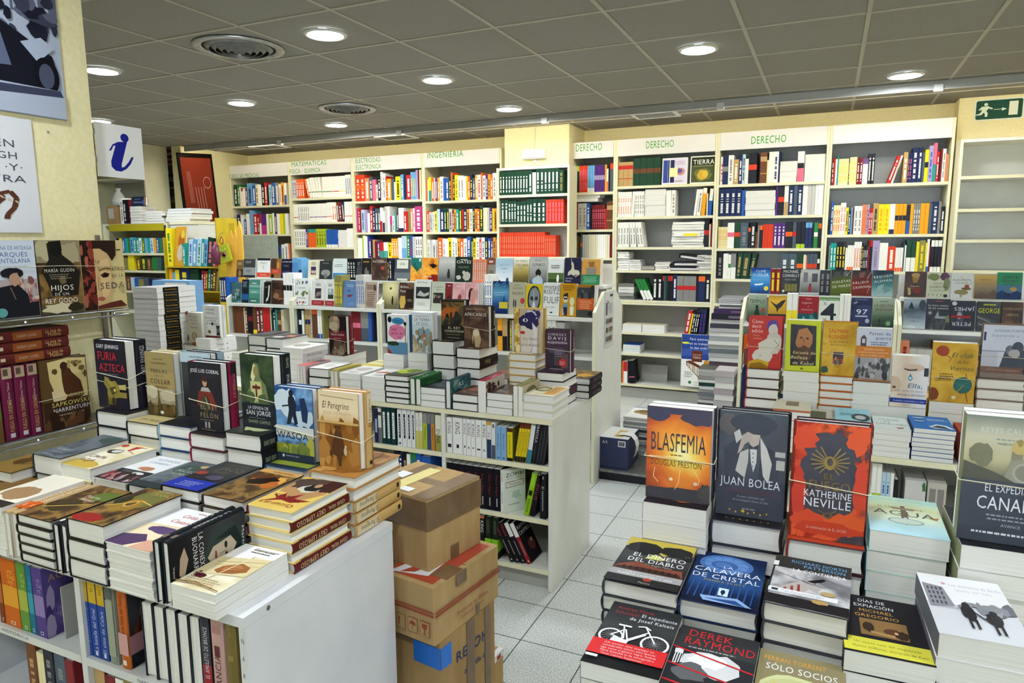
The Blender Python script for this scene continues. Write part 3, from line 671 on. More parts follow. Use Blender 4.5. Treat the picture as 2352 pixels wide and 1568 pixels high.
shelfrow(1648, 1890, 569, 1.493, '6*cr/9/21/tam wh/40/25/mpk dg/34/25/mvm sl/46/25/tgy bk/14/20/uor bk/28/25/twh br/12/16 gy/10/22 bk/18/22/uor 4*vm/15/23 3*pu/22/24/twh bk/40/25/mor sl/20/25/mrd 2*bk/24/25/blg 2*nv/18/24/usb bk/10/22 gr/22/24/mwh bk/18/23/uor', 'law_volume', 'third ' + D3, scale=.93)
shelfrow(1645, 1737, 636, 1.212, 'bk/34/26/tgy wh/28/25 wh/14/24/mgr gy/28/25/hwh dg/26/25/ttn/L4 dg/42/25/ttn/L5 dg/24/25/ttn/L8', 'law_volume', 'fourth ' + D3, scale=.93)
shelfrow(1791, 1888, 636, 1.212, '2*sl/44/25/twh dg/36/25/mor iv/14/24 sa/6/23 sl/14/25/mvm 2*sl/20/25/mvm bk/14/20/uwh', 'law_volume', 'fourth ' + D3, start=7, scale=.93)
shelfrow(1909, 2007, 419, 2.03, 'dr/14/23/twh rd/10/23 wh/14/22 te/8/25 5*cr/14/22/tye bk/6/22/tye 5*cr/10/23/tye 2*dr/20/22/twh 3*wh/12/21/upu 2*bk/22/25/twh', 'paperback_book', 'top ' + D4)
shelfrow(2037, 2186, 419, 2.03, 'rd/24/23/twh/L17 wh/14/23/tsa/L16 tn/32/25/twh 2*nv/14/24/tpk nv/40/28/twh nv/30/28/twh sl/16/24 ye/26/26/mbk lv/30/29/tbl pk/24/31/hte rd/18/24/twh bk/6/22 dr/14/26 wh/22/26/tgy sa/14/22 tn/10/21', 'paperback_book', 'top ' + D4, start=22)
shelfrow(1906, 2178, 538, 1.61, 'bl/16/28/twh 3*cr/16/25/tor 2*wh/18/27/tpk ye/18/23/tnv nv/16/20/twh sb/12/23 br/10/22 2*wh/26/24/tgy 2*sa/16/25/tor lv/14/25/tpu 2*rd/12/22/twh tn/36/26/tbk 2*ye/36/25/tam wh/34/25/bnv 3*am/24/25/mbk bk/24/24/hbl am/20/25 3*gy/14/25/twh am/30/25 am/24/25 sl/20/25 nv/36/26/twh gy/16/26 bk/24/22/twh', 'paperback_book', 'second ' + D4)
shelfrow(1901, 2174, 622, 1.297, 'gy/10/22 2*te/20/24/twh 3*bk/20/25/tye wh/14/20 3*wh/14/22/bor 3*wh/16/25/tor bk/12/24/tye 3*bk/10/22/twh dr/12/26 bk/16/26/urd lv/44/26/tgy wh/54/24 vm/48/21/twh 3*wh/16/20/bor sl/8/24 wh/10/22 dg/30/26/hwh dg/30/26/hwh ye/18/25 kh/36/26/tye ye/10/24 wh/16/27/bbl dr/8/22 3*bk/22/26/uwh/bwh', 'paperback_book', 'third ' + D4)

# ---------------------------------------------------------------- loose things on the DERECHO shelves
def loose(name, mb, x, y, z, label, cat, rz=0, group=None, extra=()):
    if extra:
        o = thing(name, label, cat, TR(x, y, z, rz), group)
        for nm, m_ in ((name + '_body', mb),) + tuple(extra): m_.build(nm, o)
    else:
        o = mb.build(name, None, TR(x, y, z, rz)); tag(o, label, cat, group)
    return o
def at_shelf(pa, pb, py, Y=YF): return OY(pa, py, Y).x, OY(pb, py, Y).x
x0, x1 = at_shelf(1518, 1576, 420); W_ = x1 - x0
BOX = Spec(W_, .245, .05, 'f2f2f2', 'dcdcf0', [r(0, 0, 100, 100, 'f4f4f4'), r(3, 3, 94, 93, 'd9d8ee'), r(5, 8, 18, 86, '3a4f9c'), r(24, 8, 5, 86, '1c2450'), r(33, 8, 16, 86, '2a2a50'), lines(50, 14, 42, 3, 5, 'b06a8a', 4, 1.6), b(70, 52, 22, 14, 'c98a8a', 3), b(66, 50, 14, 9, '5a5aa0', 5), r(30, 38, 32, 34, 'f2eeb0'), lines(46, 86, 44, 2, 4, 'a0506a', 6, 1.6)], spine='5a3a2a', hard=False)
stand(BOX, x0, YF + .03, 2.09, 'lilac book box with a pale sticky note on it, on the top shelf under second DERECHO', tilt=4)
x0, x1 = at_shelf(1583, 1641, 417)
stand(Spec(x1 - x0, .25, .03, 'f0f0ea', None, [r(0, 0, 100, 100, 'f0f0ea'), r(4, 4, 94, 92, '4a5230'), r(4, 4, 94, 30, '2c3018'), t('TIERRA', 52, 30, 84, 17, 'f4f4f0'), r(10, 35, 80, 3, '8a9060'), b(50, 68, 34, 24, '6b7040', 2), b(48, 68, 22, 18, 'c9a63a', 8, .4), b(60, 66, 12, 14, 'd8b84a', 9, .4)]), x0, YF + .03, 2.09, 'olive square book titled TIERRA facing out on the top wall shelf', tilt=4)
def papers(px, pb, Y, z, hgt, n, cols, label, dep=.2, wob=.012, name='paper_bundle', cat='paper', grp=None):
    x0, x1 = OY(px, 600, Y).x, OY(pb, 600, Y).x; q = random.Random(int(px)); zz = z + .0006
    for k in range(n):
        th = hgt / n * (.8 + .4 * q.random()); mb = MB(); w_ = x1 - x0
        # a sagging sheaf: top surface waves a little
        c = mat(cols[k % len(cols)], .8, .1); N = 6; a = wob * .25 * (q.random() - .5); dx = (q.random() - .5) * wob
        top = [(i / N * w_ + dx, th * (.92 + .08 * math.sin(i * 1.3 + k))) for i in range(N + 1)]
        mb.prism([(dx, 0), (w_ + dx, 0)] + top[::-1], 'y', 0, dep, c)
        o = mb.build(name, None, TR(x0, Y + .01 + q.random() * .02, zz)); zz += th + .0006
        tag(o, label % nth(k), cat, grp or name.replace('_', ' ') + 's in piles')
    return zz
papers(1541, 1614, YF, 1.505, .235, 9, ('eeeeea', 'e2e2de', 'f4f4f0'), 'white magazine in the wavy pile on the third DERECHO shelf, %s from the bottom', name='magazine', cat='magazine')
mb = MB(); mb.box(0, 0, 0, .24, .004, .03, mat('f2f2ee')); mb.box(.09, -.0006, .004, .22, 0, .028, mat('f0e23a')); loose('paper_label', mb, OY(1548, 541, YF).x, YF - .001, 1.605, 'white paper strip with yellow marking stuck out of the wavy magazine pile', 'paper')
papers(1417, 1443, YF, 1.28, .17, 8, ('efefec', 'e0e0dc', 'f4f4f2'), 'white pamphlet in the taller curled pile on the fourth DERECHO shelf, %s from the bottom', name='pamphlet', cat='pamphlet')
papers(1444, 1471, YF, 1.28, .10, 5, ('e6e6e2', 'd8d8d4', 'f0f0ee'), 'white pamphlet in the lower curled pile on the fourth DERECHO shelf, %s from the bottom', name='pamphlet', cat='pamphlet')
papers(1473, 1502, YF, 1.28, .045, 3, ('8e8a80', 'b6b2a8', 'a09c92'), 'grey pamphlet in the flattest pile on the fourth DERECHO shelf, %s from the bottom', name='pamphlet', cat='pamphlet')
papers(1504, 1538, YF, 1.28, .07, 4, ('e8e6e0', 'd2d0ca'), 'white pamphlet beside the ring binders on the fourth DERECHO shelf, %s from the bottom', name='pamphlet', cat='pamphlet')
papers(1600, 1634, YF, 1.28, .15, 6, ('cdcdca', 'd8d8d5'), 'grey catalogue in the neat pile right of the ring binders, %s from the bottom', name='catalogue', cat='catalogue', wob=.002)
x0 = OY(1530, 618, YF).x
for j, (dz, rot, ln) in enumerate(((0, 0, .30), (.045, 0, .24), (.09, 8, .24))):
    o = thing('ring_binder', ('lowest', 'middle', 'topmost, tilted')[j] + ' dark ring binder lying open on the fourth DERECHO shelf', 'binder', TR(x0 + .01 + .05 * j, YF + .015, 1.2806 + dz) @ Matrix.Rotation(math.radians(rot), 4, 'Y') @ Matrix.Translation((0, 0, ln * math.sin(math.radians(rot)))), 'dark ring binders')
    mb = MB(); mb.box(0, 0, 0, ln, .25, .004, mat('33303a')); mb.box(0, 0, .036, ln, .25, .040, mat('33303a')); mb.box(0, 0, .004, .004, .25, .036, mat('33303a')); mb.build('cover', o)
    mb = MB(); mb.box(.012, .01, .006, ln - .01, .24, .026, PG['w']); mb.build('paper_block', o)
papers(1420, 1456, YF, .988, .14, 5, ('7a7a76', '9a9a96', 'd8d8d4', 'e0e0dc'), 'grey brochure in the pile left of the black law books, %s from the bottom', name='brochure', cat='brochure')
x0 = OY(1453, 690, YF).x
row(x0, x0 + .22, YF + .012, .988, '3*gr/22/22/L-26/hwh _8', 'brochure', 'fifth shelf under second DERECHO', cat='brochure')
for j, (pa, pb) in enumerate(((1429, 1473), (1474, 1526))):
    x0, x1 = OY(pa, 760, YF).x, OY(pb, 760, YF).x
    o = link('law_volume', flat_mesh('iv', x1 - x0 - .002, .075, .2), None, TR(x0, YF + .012, .6685)); tag(o, ('left', 'right')[j] + ' thick ivory volume lying flat on the sixth DERECHO shelf', 'book', 'flat ivory volumes')
for j in range(4):
    x0 = OY(1428, 810, YF).x; o = link('law_volume', flat_mesh(('wh', 'te', 'wh', 'bl')[j], .17, .02, .2), None, TR(x0 + .008, YF + .012 + .002 * j, .4555 + .0206 * j)); tag(o, 'slim ' + ('white', 'teal and white', 'pale', 'blue')[j] + ' book lying flat, %s up in the low pile on the seventh DERECHO shelf' % nth(j), 'book', 'low flat pile')
mb = MB(); mb.box(0, 0, 0, .27, .01, .17, LAMG); o = mb.build('grey_board', None, TR(OY(1456, 860, YF).x + .02, YF + .2, .1436) @ Matrix.Rotation(math.radians(-8), 4, 'X')); tag(o, 'plain grey board leaning at the back of the lowest DERECHO shelf', 'board')
# cardboard poster standing in front of the shelves
P0, P1 = OY(1563, 885, YF - .03), OY(1630, 890, YF - .03); Wp, Hp = P1.x - P0.x + .02, OY(1570, 766, YF - .03).z - P0.z
PO = Spec(Wp, Hp, .004, 'f1f1ee', None, [r(0, 0, 100, 48, '2f4a94'), p('3d5aa6', 0, 30, 100, 20, 100, 36, 0, 42), t('Para quienes', 55, 11, 58, 4.4, 'e8ecf6'), t('en su trabajo', 55, 19.5, 58, 4.4, 'e8ecf6'), t('lo dan todo', 55, 27.5, 54, 4.4, 'e8ecf6'), b(14, 17, 12, 2.2, 'dce23c', 4), r(34, 31, 33, 21, '6b3423'), t('COLECCIÓN', 50, 40, 26, 2.6, 'd8c8c0'), t('TODO', 50, 46, 26, 4, 'f0e8e4'), e(81, 53, 9, 5, 'c88a2a'),
        p('6a3a24', 16, 52, 30, 50, 86, 66, 88, 80, 66, 88, 60, 84, 18, 60), p('efece4', 20, 54, 66, 66, 66, 84, 60, 82, 20, 60), ('g', [r(22 + 5 * i, 54 + 1.6 * i, 2.2, 8 + i, ('5a6a4a', '8a3a2a', 'c9b89a')[i % 3]) for i in range(8)]), p('7a4028', 66, 66, 88, 66, 86, 82, 66, 88), p('f4f0ea', 69, 76, 83, 74, 82, 80, 69, 84), lines(10, 72, 28, 3, 4, '8a8a8a', 5, 1.4), e(30, 92, 5, 3, '3a7a4a'), t('CISS', 50, 93.5, 14, 3.2, '9a9a98'), lines(38, 96, 40, 1, 3, '9a9a98', 2, 1.2)], hard=False, pg='w', name='promotion_poster')
stand(PO, P0.x, YF - .035, P0.z - .0, 'blue and white promotion poster reading Para quienes en su trabajo, leaning on the bookcases', yaw=-2)
# A4 box, platform and magazines on the floor beside the display bookcase end
mb = MB(); mb.box(-1.31, 4.245, 0.0005, -.62, 5.2, .055, BLACKP); mb.box(-1.31, 4.235, .055, -.62, 5.2, .07, DMET); o = mb.build('floor_platform'); tag(o, 'low black floor platform with a metal edge under the blue paper box', 'platform')
bx0, bx1 = OY(1376, 1078, 4.27).x, OY(1441, 1082, 4.27).x; bz = OY(1377, 1002, 4.27).z
NAVY = noisy('navy_card', '1c2547:0.3 222c52:0.7', 25, .4, .4)
o = thing('paper_box', 'navy blue A4 paper box on the low black platform', 'box', TR(bx0, 4.27, .0708)); bw, bh = bx1 - bx0, bz - .0708
mb = MB(); mb.box(0, 0, 0, bw, .28, bh * .68, NAVY); mb.build('box_body', o)
mb = MB(); mb.box(-.002, -.002, bh * .68, bw + .002, .282, bh, NAVY); mb.face([(0, 0, bh + .0005), (bw, 0, bh + .0005), (bw, .28, bh + .0005), (0, .28, bh + .0005)], mat('d6d7d6')); l_ = mb.build('lid', o)
mb = MB(); letters(mb, 'A4', .02, .055, bh * .80, .024, -.0026, mat('d0d4de')); mb.build('lettering', l_)
mb = MB(); mb.box(bw * .66, -.0032, bh * .74, bw * .92, -.0021, bh * .93, mat('e4e4e4')); [mb.box(bw * (.68 + .022 * i), -.0036, bh * .77, bw * (.68 + .022 * i) + .002 + .002 * (i % 3), -.0032, bh * .90, mat('4a4e58')) for i in range(10)]; mb.build('barcode_sticker', l_)
mb = MB(); mb.box(bw * .45, .04, bh + .001, bw * .75, .2, bh + .0016, mat('c6ab5c')); mb.build('tape_strip', l_)
mb = MB(); N = 9; pts = [(bw - .03 + .035 * math.sin(a), .06, bh + .012 - .03 * (1 - math.cos(a)) if a < 1.57 else bh - .018 - (a - 1.57) * .08) for a in [i / N * 2.9 for i in range(N + 1)]]
pts = [(bw - .09, .06, bh + .004), (bw - .04, .06, bh + .012), (bw + .005, .06, bh + .008), (bw + .03, .06, bh - .02), (bw + .04, .06, bh - .06), (bw + .036, .06, bh - .10), (bw + .02, .06, bh - .14)]
for a, c in zip(pts, pts[1:]): mb.face([a, (a[0], .14, a[2]), (c[0], .14, c[2]), c], mat('dcdcda'), True)
o2 = mb.build('paper_sheet', None, TR(bx0, 4.27, .0708)); tag(o2, 'curled white paper sheet hanging over the corner of the blue A4 box', 'paper')
MAGC = ('5a5a5e', '7a2a30', '8e9296', 'a8acb0', '3a4450', '6a6e74', 'b0b2b0', '5e2a34', '90949a', '4a4a52')
def magpile(x0, x1, Y, z0, z1, n, cols, label, name='magazine', dep=.27, top=None, cat=None, jit=.02):
    q = random.Random(int(x0 * 100 + Y * 37)); zz = z0 + .0006
    for k in range(n):
        th = (z1 - z0) / n - .0006; mb = MB(); c = cols[q.randrange(len(cols))]; B = mat(c)
        w_ = x1 - x0; bt = min(.0012, th * .2)
        mb.box(0, 0, 0, w_, dep, bt, B); mb.box(0, 0, th - bt, w_, dep, th, B)
        if k % 3 == 1: mb.box(0, 0, bt, w_, bt, th - bt, B)
        mb.box(.001, .001 if k % 3 != 1 else bt + .0002, bt, w_ - .001, dep - .001, th - bt, PG['g' if k % 2 else 'w'])
        if k == n - 1 and top: draw(mb, top, w_, dep, th + 5e-5)
        o = mb.build(name, None, TR(x0 + (q.random() - .5) * jit, Y + (q.random() - .5) * jit * .6, zz, (q.random() - .5) * 2)); zz += th + .0006
        tag(o, label % nth(k), cat or name.replace('_', ' '), name.replace('_', ' ') + 's in floor piles')
magpile(bx0 + .07, bx0 + .33, 4.62, .07, .34, 16, MAGC, 'magazine in the pile behind the blue A4 box, %s from the bottom', top=[r(0, 0, 100, 100, 'd6d8d4'), b(46, 45, 34, 22, '9a8452', 3), b(40, 40, 18, 12, '6a5a3a', 6), r(0, 0, 100, 12, '8fa0ae')], dep=.33)
magpile(-.80, -.655, 4.95, .0705, .66, 24, ('5a5a50', '8a9296', '2a4a42', 'b0b0a8', '6a5a4a', '7a7e86'), 'thin book with a worn spine in the floor pile touching the wall bookcases, %s from the bottom', name='worn_paperback', dep=.2, cat='book')
magpile(-.76, -.54, 5.12, .0705, 1.0, 30, ('8a8e92', 'a2a4a6', '5a4a52', '6e7478', '3c3c44', 'b4b6b6'), 'grey catalogue in the tallest floor pile beside the crime novel display, %s from the bottom', name='catalogue', dep=.24)
x_ = -.75
for j, (c, th, w_) in enumerate((('17161c', .04, .25), ('3a2444', .035, .22))):
    mb = MB(); mb.box(0, 0, 0, w_, .22, th, mat(c)); mb.box(.12, -.0008, .01, .2, 0, th - .012, mat('6a5a70')); o = mb.build('hardback_book', None, TR(x_ + .015 * j, 5.12, 1.0008 + .0412 * j)); tag(o, ('black', 'dark purple')[j] + ' book lying on top of the tallest floor pile, its spine outward', 'book', 'spine out books on the tall pile')
magpile(-.70, -.545, 5.14, 1.0782, 1.16, 6, ('8a8a90', 'a8a8ac', '77777c'), 'grey brochure in the small pile topping the tallest floor pile, %s from the bottom', name='brochure', dep=.2)
magpile(-.655, -.53, 4.715, .0005, .70, 17, ('c3a7a7', 'b2a4a8', 'a79aa0', 'b9b0b2'), 'pinkish grey paperback in the pile against the crime display panel, %s from the bottom', name='slim_paperback', dep=.2, cat='book', jit=.008)

# ---------------------------------------------------------------- display bookcases in the middle of the shop
def gondola(x0, x1, Y, D, zf, ztop, zA, zB, lows, label, group='display bookcases'):
    """A-shaped display bookcase: stepped shelves for facing books, low shelves for spines"""
    o = thing('display_bookcase', label, 'bookcase', TR(0, 0, 0), group); t_ = .022
    prof = [(Y, .001), (Y + D, .001), (Y + D, zf), (Y + D * .73, ztop), (Y + D * .30, ztop), (Y, zf)]
    for a in (x0, x1 - t_):
        mb = MB(); mb.prism(prof, 'x', a + .0008, a + t_ - .0008, LAM)
        mb.prism([(Y - .0008, .001), (Y, .001), (Y, zf), (Y + D * .3, ztop), (Y + D * .3, ztop + .001), (Y - .0008, zf + .001)], 'x', a + .001, a + t_ - .001, EDGE); mb.build('side_panel', o)
    def board(nm, ya, yb, za, zb, m=LAM):
        mb = MB(); mb.box(x0 + t_, ya, za, x1 - t_, yb, zb, m); mb.build(nm, o)
    board('shelf', Y + .002, Y + .22, zA - .022, zA); board('back_panel', Y + .30, Y + .315, .1, zB - .02, LAMG)
    board('top_shelf', Y + .23, Y + .5, zB - .018, zB); board('backrest', Y + .43, Y + .445, zB, zB + .14)
    board('plinth', Y + .03, Y + .05, .001, .1, LAMG)
    for z in lows: board('shelf', Y + .002, Y + .30, z - .022, z)
    return o
def facing(x0, x1, y, z, H, label, base, art, front=None, T=.018, hard=False, tilt=7, n=0, blabel=None, spine=None, sart=()):
    sp = Spec(x1 - x0 - .0015, H, T, base, front, art, hard=hard, spine=spine, sart=sart, name='display_novel'); stand(sp, x0, y, z, label, tilt=tilt)
    for k in range(n):
        dy = (T + .0015) / math.cos(math.radians(tilt)) * (k + 1); stand(sp, x0 + .001, y + dy, z, '%s, %s behind the front one' % (blabel or label, nth(k)), tilt=tilt, full=False)
def frow(Y, z, items, tail):
    for it in items:
        pa, pb, yt, lab, base, art = it[:6]; k = it[6] if len(it) > 6 else {}
        ym = yt + 25; x0, x1 = OY(pa, ym, Y).x, OY(pb, ym, Y).x; H = OY((pa + pb) / 2, yt, Y + .02).z - z
        if lab[0] == '#':   # a short run of identical spines
            row(x0, x1, Y, z, lab[1:], 'novel', tail + ' by the ' + base, depth=.11, scale=H / .2); continue
        facing(x0, x1, Y, z, H, lab + ', ' + tail, base, art, **k)
paint('mist', 'r', '2c2a1c:0 e8dfa8:0.05 c9c08a:0.3 6f6a48:0.6 3a3826:1', 10, .2, (.07, .15), .2)
paint('brownclouds', 'n', '2a1d18 4a352c 7a5d48', 16); paint('darkgrey', 'n', '17181c 2a2c30 45474a', 14); paint('bluesea', 'v', '0a1a4a 1d4a8a 5a9ac0 0f2a62', 12, .25)
paint('orangeface', 'n', '8a3a1a d8882a f0b040 5a2a1a', 11); paint('greydusk', 'v', '3a3c3c 8a8c88 b8b8b2 9a9a96', 12, .2); paint('greenery', 'v', '16301c 2a4a24 60784a 9aa890', 14, .3)
paint('paleblue', 'v', 'd8dce0 c9d6de 9fbccb b8ccd6', 10, .2); paint('fields', 'v', '3a3420 7a6a34 b8a860 e4dfce e8e4d8', 12, .15); paint('tealcity', 'n', '1a3a40 2f5a5e 8aa4a0', 22)
paint('darkbrown', 'n', '1c1412 3a2822 5e4030', 14); paint('pinkmist', 'n', 'b87a80 d8a8a8 e8cac6', 12)
lowz = .832
G1Y = 4.14
gX = [OY(520, 698, G1Y).x, OY(669, 700, G1Y).x, OY(870, 711, G1Y).x, OY(1364, 727, G1Y).x + .012]
gondola(gX[0], gX[1], G1Y, .62, 1.12, 1.238, 1.082, 1.272, (.832, .5, .2), 'display bookcase section nearest the yellow children display')
gondola(gX[1] + .001, gX[2], G1Y, .62, 1.12, 1.238, 1.082, 1.272, (.832, .5, .2), 'middle display bookcase section behind the standing portrait novel')
gondola(gX[2] + .001, gX[3], G1Y, .62, 1.12, 1.238, 1.082, 1.272, (.832, .5, .2), 'widest display bookcase section with a notice taped to its end panel')
# notice taped on the end panel
NX = gX[3] + .0006
q0, q1 = OX(1390, 672, NX), OX(1413, 668, NX); zz0, zz1 = OX(1388, 800, NX).z, OX(1400, 668, NX).z
NW = .2
NS = Spec(NW, zz1 - zz0, .0012, 'c9c9c6', None, [r(58, 6, 32, 4.5, '3a3a3a'), lines(14, 17, 40, 2, 3, '5a5a5a', 2, 1.4), r(10, 20, 20, 22, '5c5c60'), lines(36, 22, 52, 8, 2.4, '8a8a8a', 4, 1)] + [r(12 + 20 * i, 48 + 16 * j, 11, 9, ('6a6a6a', '8a5a5a', '4a4a4e', '9a8a5a')[(i + 2 * j) % 4]) for i in range(4) for j in range(3)] + [lines(10 + 20 * i, 58 + 16 * j, 16, 2, 2, '7a7a7a', i + j, .8) for i in range(4) for j in range(3)], hard=False, name='paper_notice')
place(NS, Matrix(((0, 0, 1, NX), (1, 0, 0, G1Y + .19), (0, 1, 0, zz0), (0, 0, 0, 1))), 'grey printed notice taped to the end panel of the display bookcase', cat='notice')
TB, TA = 'top display row', 'lower display row'
